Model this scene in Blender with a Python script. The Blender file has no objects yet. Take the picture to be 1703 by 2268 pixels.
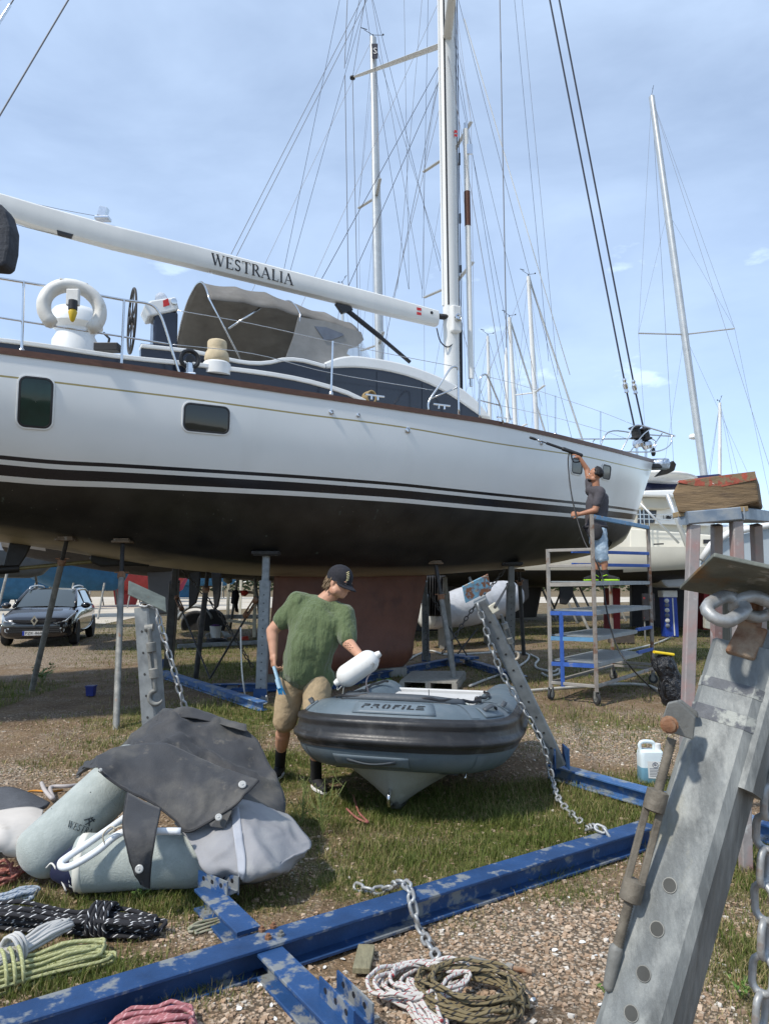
import bpy, math, random
import numpy as np
from mathutils import Vector, Matrix, noise as mnoise
random.seed(7); np.random.seed(7)
R_ = math.radians
scene = bpy.context.scene
col = scene.collection
# ---------------------------------------------------------------- camera
CAM_H, FPX, PW, PH, HOR = 1.65, 1573.0, 1703.0, 2268.0, 1287.0
PITCH = math.atan((HOR - PH/2)/FPX)
cam = bpy.data.cameras.new('camera'); cam_o = bpy.data.objects.new('camera', cam); col.objects.link(cam_o)
cam.sensor_fit = 'HORIZONTAL'; cam.sensor_width = 36; cam.lens = 36*FPX/PW
cam.clip_start = 0.05; cam.clip_end = 3000
cam_o.location = (0, 0, CAM_H); cam_o.rotation_euler = (math.pi/2 + PITCH, 0, 0)
scene.camera = cam_o
# ---------------------------------------------------------------- sky and sun
SUN_EL, SUN_AZ = R_(51), R_(231)        # azimuth of the direction TO the sun, clockwise from +Y
sdir = Vector((math.sin(SUN_AZ)*math.cos(SUN_EL), math.cos(SUN_AZ)*math.cos(SUN_EL), math.sin(SUN_EL)))
w = bpy.data.worlds.new('World'); scene.world = w; w.use_nodes = True
nt = w.node_tree; nt.nodes.clear()
def wn(t, **k):
    n = nt.nodes.new(t)
    for a, b in k.items(): setattr(n, a, b)
    return n
out = wn('ShaderNodeOutputWorld'); bg = wn('ShaderNodeBackground')
sky = wn('ShaderNodeTexSky', sky_type='NISHITA', sun_disc=False, sun_elevation=SUN_EL, sun_rotation=SUN_AZ,
         altitude=1200, air_density=1.0, dust_density=0.05, ozone_density=2.5)
tc = wn('ShaderNodeTexCoord'); mp = wn('ShaderNodeMapping')
mp.inputs['Scale'].default_value = (1, 1, 2.6)
n1 = wn('ShaderNodeTexNoise'); n1.inputs['Scale'].default_value = 2.3; n1.inputs['Detail'].default_value = 6; n1.inputs['Roughness'].default_value = .56; n1.inputs['Distortion'].default_value = .35
r1 = wn('ShaderNodeValToRGB'); r1.color_ramp.elements[0].position = .30; r1.color_ramp.elements[0].color = (.30, .30, .30, 1); r1.color_ramp.elements[1].position = .80; r1.color_ramp.elements[1].color = (.62, .62, .62, 1)
# small cumulus puffs in a low belt all around
n2 = wn('ShaderNodeTexNoise'); n2.inputs['Scale'].default_value = 6.5; n2.inputs['Detail'].default_value = 8; n2.inputs['Roughness'].default_value = .55
r2 = wn('ShaderNodeValToRGB'); r2.color_ramp.elements[0].position = .53; r2.color_ramp.elements[0].color = (0, 0, 0, 1); r2.color_ramp.elements[1].position = .68; r2.color_ramp.elements[1].color = (.8, .8, .8, 1)
sx = wn('ShaderNodeSeparateXYZ')
belt = wn('ShaderNodeValToRGB'); e = belt.color_ramp.elements
e[0].position = .10; e[0].color = (0, 0, 0, 1); e[1].position = .25; e[1].color = (1, 1, 1, 1)
e2 = e.new(.38); e2.color = (.9, .9, .9, 1); e3 = e.new(.52); e3.color = (0, 0, 0, 1)
mu = wn('ShaderNodeMath', operation='MULTIPLY'); mx = wn('ShaderNodeMath', operation='MAXIMUM')
mix = wn('ShaderNodeMix', data_type='RGBA')
mix.inputs[7].default_value = (6.1, 7.6, 9.8, 1)
L = nt.links.new
L(tc.outputs['Generated'], mp.inputs['Vector']); L(mp.outputs[0], n1.inputs['Vector']); L(mp.outputs[0], n2.inputs['Vector'])
L(tc.outputs['Generated'], sx.inputs[0]); L(sx.outputs['Z'], belt.inputs[0])
L(n1.outputs['Fac'], r1.inputs[0]); L(n2.outputs['Fac'], r2.inputs[0])
L(r2.outputs[0], mu.inputs[0]); L(belt.outputs[0], mu.inputs[1]); L(mu.outputs[0], mx.inputs[0]); L(r1.outputs[0], mx.inputs[1])
L(mx.outputs[0], mix.inputs[0]); L(sky.outputs[0], mix.inputs[6]); L(mix.outputs[2], bg.inputs[0]); L(bg.outputs[0], out.inputs[0])
bg.inputs[1].default_value = 0.11
sun = bpy.data.lights.new('sun', 'SUN'); sun.energy = 2.9; sun.angle = R_(3.0); sun.color = (1, .945, .86)
sun_o = bpy.data.objects.new('sun', sun); col.objects.link(sun_o)
sun_o.location = (-8, -8, 20); sun_o.rotation_euler = sdir.to_track_quat('Z', 'Y').to_euler()
vs = scene.view_settings; vs.view_transform = 'Standard'; vs.look = 'None'; vs.exposure = 0.56; vs.gamma = 1; vs.use_curve_mapping = False
# ---------------------------------------------------------------- pixel to place
_F = Vector((0, math.cos(PITCH), math.sin(PITCH))); _U = Vector((0, -math.sin(PITCH), math.cos(PITCH))); _C = Vector((0, 0, CAM_H))
def ray(x, y): return _F + Vector((1, 0, 0))*((x-PW/2)/FPX) + _U*((PH/2-y)/FPX)
def gz(x, y, z=0.0):
    d = ray(x, y); k = (z-CAM_H)/d.z; return _C + d*k
def dy(x, y, Y):
    d = ray(x, y); return _C + d*(Y/d.y)
def pl(x, y, p, n):
    d = ray(x, y); p = Vector(p); n = Vector(n); return _C + d*((p-_C).dot(n)/d.dot(n))
def proj(p):
    q = Vector(p)-_C; f = q.dot(_F); return (PW/2 + FPX*q.x/f, PH/2 - FPX*q.dot(_U)/f)
V = Vector
# ---------------------------------------------------------------- mesh builder
class MB:
    def __init__(s): s.v = []; s.f = []; s.uv = {}; s.mi = []
    def add(s, vs, fs, m=0):
        o = len(s.v); s.v += [tuple(a) for a in vs]
        for f in fs: s.f.append(tuple(i+o for i in f)); s.mi.append(m)
        return o
    def box(s, c, size, rot=None, m=0, taper=None):
        x, y, z = [a/2 for a in size]; vs = []
        for k in (-1, 1):
            tx = ty = 1
            if taper and k > 0: tx, ty = taper
            vs += [V((-x*tx, -y*ty, k*z)), V((x*tx, -y*ty, k*z)), V((x*tx, y*ty, k*z)), V((-x*tx, y*ty, k*z))]
        if rot is not None: vs = [rot @ a for a in vs]
        s.add([a+V(c) for a in vs], [(3, 2, 1, 0), (4, 5, 6, 7), (0, 1, 5, 4), (1, 2, 6, 5), (2, 3, 7, 6), (3, 0, 4, 7)], m); return s
    def bar(s, p0, p1, a, b, up=V((0, 0, 1)), m=0, bevel=0):   # box from p0 to p1, a wide (side), b high (up)
        p0 = V(p0); p1 = V(p1); d = (p1-p0); l = d.length; d.normalize()
        sd = d.cross(V(up)); sd = sd.normalized() if sd.length > 1e-6 else V((1, 0, 0)); u = sd.cross(d)
        if bevel:
            k = bevel; pr = [(-a/2+k, -b/2), (a/2-k, -b/2), (a/2, -b/2+k), (a/2, b/2-k), (a/2-k, b/2), (-a/2+k, b/2), (-a/2, b/2-k), (-a/2, -b/2+k)]
        else: pr = [(-a/2, -b/2), (a/2, -b/2), (a/2, b/2), (-a/2, b/2)]
        return s.prism([(p0 + sd*q[0] + u*q[1]) for q in pr], d*l, m)
    def prism(s, pts, ext, m=0):
        n = len(pts); ext = V(ext); pts = [V(p) for p in pts]
        o = s.add(pts + [p+ext for p in pts], [], m)
        fs = [tuple(range(n))[::-1], tuple(range(n, 2*n))] + [(i, (i+1) % n, (i+1) % n+n, i+n) for i in range(n)]
        for f in fs: s.f.append(tuple(i+o for i in f)); s.mi.append(m)
        return s
    def cyl(s, p0, p1, r0, r1=None, n=10, m=0, cap=True): return s.tube([p0, p1], [r0, r0 if r1 is None else r1], n, m=m, cap=cap)
    def tube(s, pts, r, n=8, closed=False, m=0, cap=True, flat=None, uvm=False):
        pts = [V(p) for p in pts]; N = len(pts)
        if not isinstance(r, (list, tuple)): r = [r]*N
        T = []
        for i in range(N):
            a = pts[(i-1) % N] if (closed or i > 0) else pts[i]; b = pts[(i+1) % N] if (closed or i < N-1) else pts[i]
            t = b-a; T.append(t.normalized() if t.length > 1e-9 else V((0, 0, 1)))
        ref = V((0, 0, 1)) if abs(T[0].z) < .9 else V((1, 0, 0))
        nn = (ref - T[0]*ref.dot(T[0])).normalized(); vs = []; ln = 0; us = []
        for i in range(N):
            nn = nn - T[i]*nn.dot(T[i])
            nn = nn.normalized() if nn.length > 1e-6 else T[i].orthogonal().normalized()
            bb = T[i].cross(nn); ln += (pts[i]-pts[i-1]).length if i else 0; us.append(ln)
            for k in range(n):
                a = 2*math.pi*k/n; fl = flat if flat else 1
                vs.append(pts[i] + nn*(math.cos(a)*r[i]*fl) + bb*(math.sin(a)*r[i]))
        o = len(s.v); s.v += [tuple(a) for a in vs]
        M_ = N if closed else N-1
        for i in range(M_):
            j = (i+1) % N
            for k in range(n):
                k2 = (k+1) % n
                s.f.append((o+i*n+k, o+i*n+k2, o+j*n+k2, o+j*n+k)); s.mi.append(m)
                if uvm:
                    u0, u1 = us[i], us[j] if j > i else us[i]+(pts[j]-pts[i]).length
                    s.uv[len(s.f)-1] = [(u0, k/n), (u0, (k+1)/n), (u1, (k+1)/n), (u1, k/n)]
        if cap and not closed:
            s.f.append(tuple(o+k for k in range(n))[::-1]); s.mi.append(m); s.f.append(tuple(o+(N-1)*n+k for k in range(n))); s.mi.append(m)
        return s
    def lathe(s, prof, c, axis=(0, 0, 1), n=20, m=0):      # prof: (radius, height) list
        ax = V(axis).normalized(); a = ax.orthogonal().normalized(); b = ax.cross(a); c = V(c)
        vs = [c + ax*h + (a*math.cos(2*math.pi*k/n) + b*math.sin(2*math.pi*k/n))*max(r, 1e-4) for r, h in prof for k in range(n)]
        fs = [(i*n+k, i*n+(k+1) % n, (i+1)*n+(k+1) % n, (i+1)*n+k) for i in range(len(prof)-1) for k in range(n)]
        fs += [tuple(range(n))[::-1], tuple((len(prof)-1)*n+k for k in range(n))]
        s.add(vs, fs, m); return s
    def grid(s, rows, m=0, closed=False, flip=False):
        nr = len(rows); nc = len(rows[0]); fs = []
        for i in range(nr-1):
            for k in range(nc if closed else nc-1):
                k2 = (k+1) % nc; f = (i*nc+k, i*nc+k2, (i+1)*nc+k2, (i+1)*nc+k); fs.append(f[::-1] if flip else f)
        s.add([p for r in rows for p in r], fs, m); return s
    def sph(s, c, r, n=14, m=0, rot=None):
        if not isinstance(r, (list, tuple)): r = (r, r, r)
        rows = []
        for i in range(n//2+1):
            th = math.pi*i/(n//2); row = []
            for k in range(n):
                a = 2*math.pi*k/n; p = V((math.sin(th)*math.cos(a)*r[0], math.sin(th)*math.sin(a)*r[1], math.cos(th)*r[2]))
                row.append((rot @ p if rot is not None else p)+V(c))
            rows.append(row)
        return s.grid(rows, m, closed=True, flip=True)
    def rcone(s, a, b, ra, rb, n=12):                        # capsule with two radii
        a = V(a); b = V(b); d = (b-a); l = d.length
        d = d.normalized() if l > 1e-6 else V((0, 0, 1)); pr = []
        for i in range(5): t = math.pi/2*i/4; pr.append((ra*math.sin(t), -ra*math.cos(t)))
        for i in range(5): t = math.pi/2*i/4; pr.append((rb*math.cos(t), l+rb*math.sin(t)))
        return s.lathe(pr, a, d, n)
def wloc(o):
    p = V((0, 0, 0))
    while o is not None: p += o.location; o = o.parent
    return p
def obj(name, mb, mat=None, parent=None, smooth=False, auto=None, bevel=0):
    me = bpy.data.meshes.new(name)
    off = wloc(parent) if parent else V((0, 0, 0))
    me.from_pydata([(a[0]-off.x, a[1]-off.y, a[2]-off.z) for a in mb.v], [], mb.f)
    if mat is not None:
        for m in (mat if isinstance(mat, (list, tuple)) else [mat]): me.materials.append(m)
    if len(me.polygons) == len(mb.mi) and any(mb.mi): me.polygons.foreach_set('material_index', mb.mi)
    if mb.uv:
        ul = me.uv_layers.new(name='UVMap'); li = 0; buf = []
        for i, f in enumerate(mb.f): buf += mb.uv.get(i, [(0, 0)]*len(f))
        ul.data.foreach_set('uv', [c for q in buf for c in q])
    if smooth: me.polygons.foreach_set('use_smooth', [True]*len(me.polygons))
    if smooth and auto: me.set_sharp_from_angle(angle=R_(auto))
    me.validate(); me.update()
    o = bpy.data.objects.new(name, me); col.objects.link(o); o.parent = parent
    if bevel:
        b = o.modifiers.new('bevel', 'BEVEL'); b.width = bevel; b.segments = 2; b.limit_method = 'ANGLE'; b.angle_limit = R_(40)
    return o
def tag(o, label, cat, group=None, kind=None):
    if label: o['label'] = label
    if cat: o['category'] = cat
    if group: o['group'] = group
    if kind: o['kind'] = kind
    return o
def thing(name, loc, label, cat, group=None):
    o = bpy.data.objects.new(name, None); col.objects.link(o); o.location = loc; o.empty_display_size = .1
    return tag(o, label, cat, group)
def struct(o): o['kind'] = 'structure'; return o
def copy_tree(o, parent=None):
    c = o.copy(); col.objects.link(c); c.parent = parent
    for ch in o.children: copy_tree(ch, c)
    return c
def crv(pts, n=8):                                           # Catmull-Rom through points
    P = [V(p) for p in pts]; P = [P[0]*2-P[1]] + P + [P[-1]*2-P[-2]]; o = []
    for i in range(1, len(P)-2):
        for k in range(n):
            t = k/n; a, b, c, d = P[i-1:i+3]
            o.append(.5*((2*b) + (c-a)*t + (2*a-5*b+4*c-d)*t*t + (3*b-a-3*c+d)*t**3))
    return o + [P[-2]]
def nz(x, y, z=0.0): return mnoise.noise(V((x, y, z)))
# ---------------------------------------------------------------- materials
_mc = {}
def M(name, c, rough=.5, metal=0.0, var=.12, scale=6.0, bump=0.0, bscale=60.0, c2=None, thr=(.52, .62), sc2=5.0, c3=None, thr3=(.6, .68), sc3=9.0,
      coat=0.0, alpha=1.0, trans=0.0, ior=1.45, stretch=(1, 1, 1), sheen=0.0, spec=.5, amt2=1.0, bdist=.01):
    if name in _mc: return _mc[name]
    m = bpy.data.materials.new(name); m.use_nodes = True; t = m.node_tree; b = t.nodes['Principled BSDF']; lk = t.links.new
    b.inputs['Roughness'].default_value = rough; b.inputs['Metallic'].default_value = metal; b.inputs['Coat Weight'].default_value = coat
    b.inputs['Specular IOR Level'].default_value = spec; b.inputs['IOR'].default_value = ior
    b.inputs['Transmission Weight'].default_value = trans; b.inputs['Alpha'].default_value = alpha; b.inputs['Sheen Weight'].default_value = sheen
    tcn = t.nodes.new('ShaderNodeTexCoord'); mpn = t.nodes.new('ShaderNodeMapping'); mpn.inputs['Scale'].default_value = stretch
    lk(tcn.outputs['Object'], mpn.inputs['Vector'])
    def noi(sc, det=6):
        n = t.nodes.new('ShaderNodeTexNoise'); n.inputs['Scale'].default_value = sc; n.inputs['Detail'].default_value = det; n.inputs['Roughness'].default_value = .6
        lk(mpn.outputs[0], n.inputs['Vector']); return n
    def rgbmix(a, bb, f, mode='MIX'):
        x = t.nodes.new('ShaderNodeMix'); x.data_type = 'RGBA'; x.blend_type = mode
        for i, q in ((6, a), (7, bb)):
            if isinstance(q, tuple): x.inputs[i].default_value = (*q, 1)
            else: lk(q, x.inputs[i])
        if isinstance(f, float): x.inputs[0].default_value = f
        else: lk(f, x.inputs[0])
        return x.outputs[2]
    def ramp(fac, lo, hi, top=1.0):
        r = t.nodes.new('ShaderNodeMapRange'); r.inputs[1].default_value = lo; r.inputs[2].default_value = hi; r.inputs[4].default_value = top
        lk(fac, r.inputs[0]); return r.outputs[0]
    base = tuple(c)
    cur = rgbmix(tuple(a*(1-var) for a in base), tuple(min(1, a*(1+var)) for a in base), ramp(noi(scale).outputs['Fac'], .3, .7)) if var else base
    if c2 is not None: cur = rgbmix(cur, tuple(c2), ramp(noi(sc2, 8).outputs['Fac'], *thr, amt2))
    if c3 is not None: cur = rgbmix(cur, tuple(c3), ramp(noi(sc3, 8).outputs['Fac'], *thr3))
    if isinstance(cur, tuple): b.inputs['Base Color'].default_value = (*cur, 1)
    else: lk(cur, b.inputs['Base Color'])
    if bump:
        bn = t.nodes.new('ShaderNodeBump'); bn.inputs['Strength'].default_value = min(1, bump); bn.inputs['Distance'].default_value = bdist
        lk(noi(bscale).outputs['Fac'], bn.inputs['Height']); lk(bn.outputs[0], b.inputs['Normal'])
    if var and rough > .15:
        lk(ramp(noi(scale*2.3).outputs['Fac'], .3, .7, 1), (mm := t.nodes.new('ShaderNodeMapRange')).inputs[0])
        mm.inputs[3].default_value = rough*.85; mm.inputs[4].default_value = min(1, rough*1.15); lk(mm.outputs[0], b.inputs['Roughness'])
    _mc[name] = m; return m
galv = lambda: M('galvanised_steel', (.215, .23, .235), .55, .3, .22, 14, .12, 90, c2=(.33, .345, .34), thr=(.5, .72), sc2=4, c3=(.13, .125, .11), thr3=(.66, .8), sc3=9)
galv_old = lambda: M('weathered_galvanised_steel', (.19, .19, .175), .65, .2, .25, 10, .2, 70, c2=(.30, .29, .26), thr=(.5, .7), sc2=5, c3=(.22, .11, .06), thr3=(.62, .72), sc3=7)
bluep = lambda: M('worn_blue_paint', (.018, .060, .165), .5, 0, .35, 3.5, .25, 60, c2=(.20, .215, .22), thr=(.54, .60), sc2=7, c3=(.15, .07, .03), thr3=(.655, .69), sc3=4.2)
rust = lambda: M('rusty_steel', (.19, .09, .045), .8, 0, .3, 25, .35, 120, c2=(.3, .22, .15), thr=(.5, .66), sc2=12)
steel = lambda: M('polished_stainless', (.62, .63, .64), .22, 1.0, .06, 20)
white = lambda: M('white_gelcoat', (.74, .745, .73), .3, 0, .04, 3, coat=.2)
alum = lambda: M('white_painted_spar', (.70, .70, .675), .38, 0, .06, 2.5, stretch=(1, 1, .2))
silver = lambda: M('anodised_spar', (.5, .51, .5), .4, .55, .1, 3)
black = lambda: M('black_plastic', (.018, .018, .02), .45, 0, .2, 20)
wire = lambda: M('rigging_wire', (.15, .155, .17), .55, .2, 0)
dline = lambda: M('dark_line', (.03, .033, .05), .7, 0, .2, 30)
# ================================================================ ground
def _blobs(px, py, rx, ry, s): p = gz(px, py); return (p.x, p.y, rx, ry, s)
GRASS = [_blobs(*a) for a in [(820, 1950, .5, .3, .9), (950, 1905, .8, .4, 1), (1150, 1845, .9, .5, 1), (1330, 1800, .7, .5, 1), (1000, 1790, 1.3, .7, .95), (760, 1790, .7, .7, .8),
    (640, 1700, .9, .8, .8), (480, 1590, 1.5, 1.3, .95), (330, 1640, .8, .6, .5), (1400, 1740, .8, .4, .9), (1230, 1760, .8, .5, .8), (560, 1990, .5, .2, .5),
    (300, 2000, .7, .3, .75), (90, 2010, .5, .3, .7), (120, 2160, .5, .22, .8), (300, 2190, .4, .16, .6), (1660, 1930, .5, .5, .85), (1690, 2150, .3, .5, .7),
    (1300, 1600, 1.2, 1.3, .5), (1450, 1480, 3, 2.5, .6), (900, 1500, 3, 1.5, .45), (1200, 1500, 3, 2.5, .5), (700, 1420, 5, 3.5, .5), (430, 1440, 2.5, 3, .6), (330, 1400, 3, 3.5, .55),
    (520, 1480, 2, 2.5, .7), (1050, 1400, 6, 5, .6), (1350, 1400, 6, 5, .65), (1600, 1450, 4, 5, .7), (1250, 1980, .35, .2, .4), (1010, 2040, .3, .15, .3), (250, 1690, .8, .5, .35), (1150, 1930, .5, .2, .8)]]
GRAV = [_blobs(*a) for a in [(1150, 2120, .8, .5, 1), (900, 2230, .6, .3, .9), (1320, 2050, .4, .5, 1), (1050, 2020, .7, .2, .7), (1360, 1640, 1.1, 1.0, 1), (1270, 1620, .9, .7, .7), (150, 1440, 3.5, 4.5, 1), (60, 1400, 6, 5, 1),
    (330, 1420, 2, 3, .5), (80, 1720, 1, .5, .8), (230, 1640, 1, .6, .5), (560, 2220, .6, .25, .9), (420, 2060, .35, .2, .7), (720, 1990, .5, .2, .4), (1300, 1480, 1.5, 1.2, .5), (1650, 2050, .4, .5, .6), (1500, 2150, .5, .5, .8),
    (1180, 1570, 1, .7, .5), (600, 1940, .4, .15, .6)]]
def cover(X, Y):
    X = np.asarray(X, float); Y = np.asarray(Y, float)
    g = np.zeros_like(X); v = np.zeros_like(X)
    for L_, o in ((GRASS, g), (GRAV, v)):
        for (cx, cy, rx, ry, s) in L_:
            o[:] = np.maximum(o, s*np.exp(-(((X-cx)/rx)**2 + ((Y-cy)/ry)**2)**1.3))
    far = np.clip((Y-14)/12, 0, 1); g = np.maximum(g, .42*far); v = np.maximum(v, .35)
    out = (np.abs(X) > 5) & (Y < 12); g = np.where(out, np.maximum(g, .5), g)
    return g, v
def vnoise(X, Y, s, seed=0):                       # value noise, numpy
    rs = np.random.RandomState(seed); T = rs.rand(256, 256)
    x = X*s+1000; y = Y*s+1000; xi = np.floor(x).astype(int); yi = np.floor(y).astype(int); fx = x-xi; fy = y-yi
    fx = fx*fx*(3-2*fx); fy = fy*fy*(3-2*fy); a = T[xi % 256, yi % 256]; b = T[(xi+1) % 256, yi % 256]; c = T[xi % 256, (yi+1) % 256]; d = T[(xi+1) % 256, (yi+1) % 256]
    return (a*(1-fx)+b*fx)*(1-fy)+(c*(1-fx)+d*fx)*fy
def gh(X, Y):
    k = np.clip(1-(np.abs(X)-9)/6, 0, 1)*np.clip(1-(Y-20)/8, 0, 1)*np.clip((Y+1)/2, 0, 1)
    return (-.026 + .022*vnoise(X, Y, 1.3, 3) + .013*vnoise(X, Y, 5, 4) + .008*vnoise(X, Y, 14, 5))*k - .004*(1-k)
def gz_h(x, y): return float(gh(np.array([x]), np.array([y]))[0])
xs = np.concatenate([-np.geomspace(900, 9.2, 34), np.linspace(-9, 9, 260), np.geomspace(9.2, 900, 34)])
ys = np.concatenate([-np.geomspace(300, .7, 14), np.linspace(-.5, 9, 190), np.linspace(9.1, 22, 120), np.geomspace(22.5, 1200, 40)])
GX, GY = np.meshgrid(xs, ys); GZ = gh(GX, GY); nx_, ny_ = len(xs), len(ys)
me = bpy.data.meshes.new('ground')
idx = np.arange(nx_*ny_).reshape(ny_, nx_)
fc = np.stack([idx[:-1, :-1], idx[:-1, 1:], idx[1:, 1:], idx[1:, :-1]], -1).reshape(-1, 4)
me.from_pydata(np.stack([GX, GY, GZ], -1).reshape(-1, 3).tolist(), [], fc.tolist())
g_, v_ = cover(GX.ravel(), GY.ravel())
for nm, dat in (('grassy', g_), ('gravelly', v_)):
    at = me.attributes.new(nm, 'FLOAT', 'POINT'); at.data.foreach_set('value', dat.astype(np.float32))
me.polygons.foreach_set('use_smooth', [True]*len(me.polygons))
ground = bpy.data.objects.new('ground', me); col.objects.link(ground); struct(ground); ground['label'] = 'boatyard ground of brown soil, tan gravel and patchy grass'
def ground_mat():
    m = bpy.data.materials.new('yard_ground'); m.use_nodes = True; t = m.node_tree; b = t.nodes['Principled BSDF']; lk = t.links.new
    b.inputs['Roughness'].default_value = .95; b.inputs['Specular IOR Level'].default_value = .2
    tcn = t.nodes.new('ShaderNodeTexCoord')
    def noi(sc, det=8, ro=.6):
        n = t.nodes.new('ShaderNodeTexNoise'); n.inputs['Scale'].default_value = sc; n.inputs['Detail'].default_value = det; n.inputs['Roughness'].default_value = ro; lk(tcn.outputs['Object'], n.inputs['Vector']); return n.outputs['Fac']
    def mr(f, lo, hi, a=0, bb=1):
        r = t.nodes.new('ShaderNodeMapRange'); r.inputs[1].default_value = lo; r.inputs[2].default_value = hi; r.inputs[3].default_value = a; r.inputs[4].default_value = bb; lk(f, r.inputs[0]); return r.outputs[0]
    def mixc(a, bb, f):
        x = t.nodes.new('ShaderNodeMix'); x.data_type = 'RGBA'
        for i, q in ((6, a), (7, bb)):
            if isinstance(q, tuple): x.inputs[i].default_value = (*q, 1)
            else: lk(q, x.inputs[i])
        lk(f, x.inputs[0]); return x.outputs[2]
    def ma(op, a, bb):
        x = t.nodes.new('ShaderNodeMath'); x.operation = op
        for i, q in ((0, a), (1, bb)):
            if isinstance(q, (int, float)): x.inputs[i].default_value = q
            else: lk(q, x.inputs[i])
        return x.outputs[0]
    def attr(n):
        a = t.nodes.new('ShaderNodeAttribute'); a.attribute_name = n; return a.outputs['Fac']
    soil = mixc((.105, .068, .04), (.215, .15, .09), mr(noi(2.2), .3, .7))
    soil = mixc(soil, (.30, .235, .165), mr(noi(30), .52, .66))
    vo = t.nodes.new('ShaderNodeTexVoronoi'); vo.inputs['Scale'].default_value = 55; lk(tcn.outputs['Object'], vo.inputs['Vector'])
    vo2 = t.nodes.new('ShaderNodeTexVoronoi'); vo2.inputs['Scale'].default_value = 21; lk(tcn.outputs['Object'], vo2.inputs['Vector'])
    sep = t.nodes.new('ShaderNodeSeparateColor'); lk(vo.outputs['Color'], sep.inputs[0])
    stone = mixc((.25, .17, .105), (.50, .41, .31), sep.outputs[0]); stone = mixc(stone, (.56, .50, .42), mr(sep.outputs[1], .8, .9)); stone = mixc(stone, (.11, .085, .06), mr(vo.outputs['Distance'], .35, .62))
    gmask = ma('ADD', attr('gravelly'), mr(noi(1.6), .3, .7, -.42, .42)); gmask = mr(ma('ADD', gmask, mr(noi(12), .3, .7, -.2, .2)), .35, .72)
    cur = mixc(soil, stone, gmask)
    green = mixc((.042, .058, .014), (.13, .125, .038), mr(noi(6), .32, .68)); green = mixc(green, (.24, .185, .085), mr(noi(11), .5, .66))
    grm = ma('ADD', attr('grassy'), mr(noi(2.6), .3, .7, -.35, .3)); grm = mr(ma('ADD', grm, mr(noi(17), .3, .7, -.2, .2)), .3, .7)
    cur = mixc(cur, green, grm)
    lk(cur, b.inputs['Base Color'])
    h = ma('ADD', ma('MULTIPLY', ma('SUBTRACT', 1.0, vo.outputs['Distance']), .5), ma('ADD', ma('MULTIPLY', noi(9), .8), ma('MULTIPLY', noi(80), .35)))
    bn = t.nodes.new('ShaderNodeBump'); bn.inputs['Strength'].default_value = .9; bn.inputs['Distance'].default_value = .02; lk(h, bn.inputs['Height']); lk(bn.outputs[0], b.inputs['Normal'])
    return m
me.materials.append(ground_mat())
# pale gravel lot beyond the boats
mb = MB(); rows = []
near = [(-900, 1392), (-250, 1392), (0, 1384), (150, 1376), (230, 1383), (330, 1362), (470, 1352), (640, 1345), (800, 1342), (1000, 1338), (1180, 1336), (1400, 1334), (1700, 1333), (2500, 1333)]
for (x, y) in near:
    p = gz(x, y)
    q = p*1.0; q.y = 74; rows.append([(p.x, p.y, .012), (p.x*.4+p.x*.6*74/p.y, 74, .012)])
mb.grid(rows, flip=False)
lot = obj('gravel_lot', mb, M('pale_gravel', (.50, .45, .37), .95, 0, .2, .5, .5, 12, c2=(.40, .34, .25), thr=(.5, .7), sc2=.35, spec=.2)); struct(lot)
# ---- loose stones
def stones(n, name):
    rs = np.random.RandomState(12); X = np.zeros(0); Y = np.zeros(0)
    while len(X) < n:
        d = 2.3*np.exp(rs.rand(n)*1.35); x = (rs.rand(n)-.5)*d*1.25
        g, v = cover(x, d); k = v*1.2-.25*g + (rs.rand(n)-.5)*.5 > rs.rand(n)
        X = np.concatenate([X, x[k]]); Y = np.concatenate([Y, d[k]])
    X = X[:n]; Y = Y[:n]
    return X, Y
def scatter_stones():
    X, Y = stones(36000, ''); Z = gh(np.array(X), np.array(Y)); vs = []; fs = []; cols = []
    cube = np.array([(-1, -1, -1), (1, -1, -1), (1, 1, -1), (-1, 1, -1), (-1, -1, 1), (1, -1, 1), (1, 1, 1), (-1, 1, 1)], float)*.6
    cf = [(3, 2, 1, 0), (4, 5, 6, 7), (0, 1, 5, 4), (1, 2, 6, 5), (2, 3, 7, 6), (3, 0, 4, 7)]
    rs = np.random.RandomState(3)
    for x, y, z in zip(X, Y, Z):
        s = min(.014, .0014*math.exp(rs.rand()*rs.rand()*2.8)*(1+.12*y)); p = cube + rs.uniform(-.33, .33, (8, 3)); a = rs.rand()*6.28; c_, s_ = math.cos(a), math.sin(a)
        p = p*np.array([1.25, .95, .6])*s; q = np.stack([p[:, 0]*c_-p[:, 1]*s_, p[:, 0]*s_+p[:, 1]*c_, p[:, 2]], -1) + (x, y, z+s*.3)
        o = len(vs); vs += q.tolist(); fs += [tuple(i+o for i in f) for f in cf]
        k = rs.rand(); c = (.56, .51, .44) if k > .95 else ((.47, .36, .26) if k > .55 else (.36, .25, .165)); f_ = .7+.5*rs.rand(); c = tuple(a*f_ for a in c)
        cols += [(*c, 1)]*8
    m = bpy.data.meshes.new('loose_stones'); m.from_pydata(vs, [], fs)
    ca = m.color_attributes.new('tint', 'FLOAT_COLOR', 'POINT'); ca.data.foreach_set('color', np.array(cols, np.float32).ravel())
    o = bpy.data.objects.new('loose_stones', m); col.objects.link(o); o['kind'] = 'stuff'; o['label'] = 'loose tan stones and pebbles scattered over the soil'; o['category'] = 'gravel'
    return o
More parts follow.
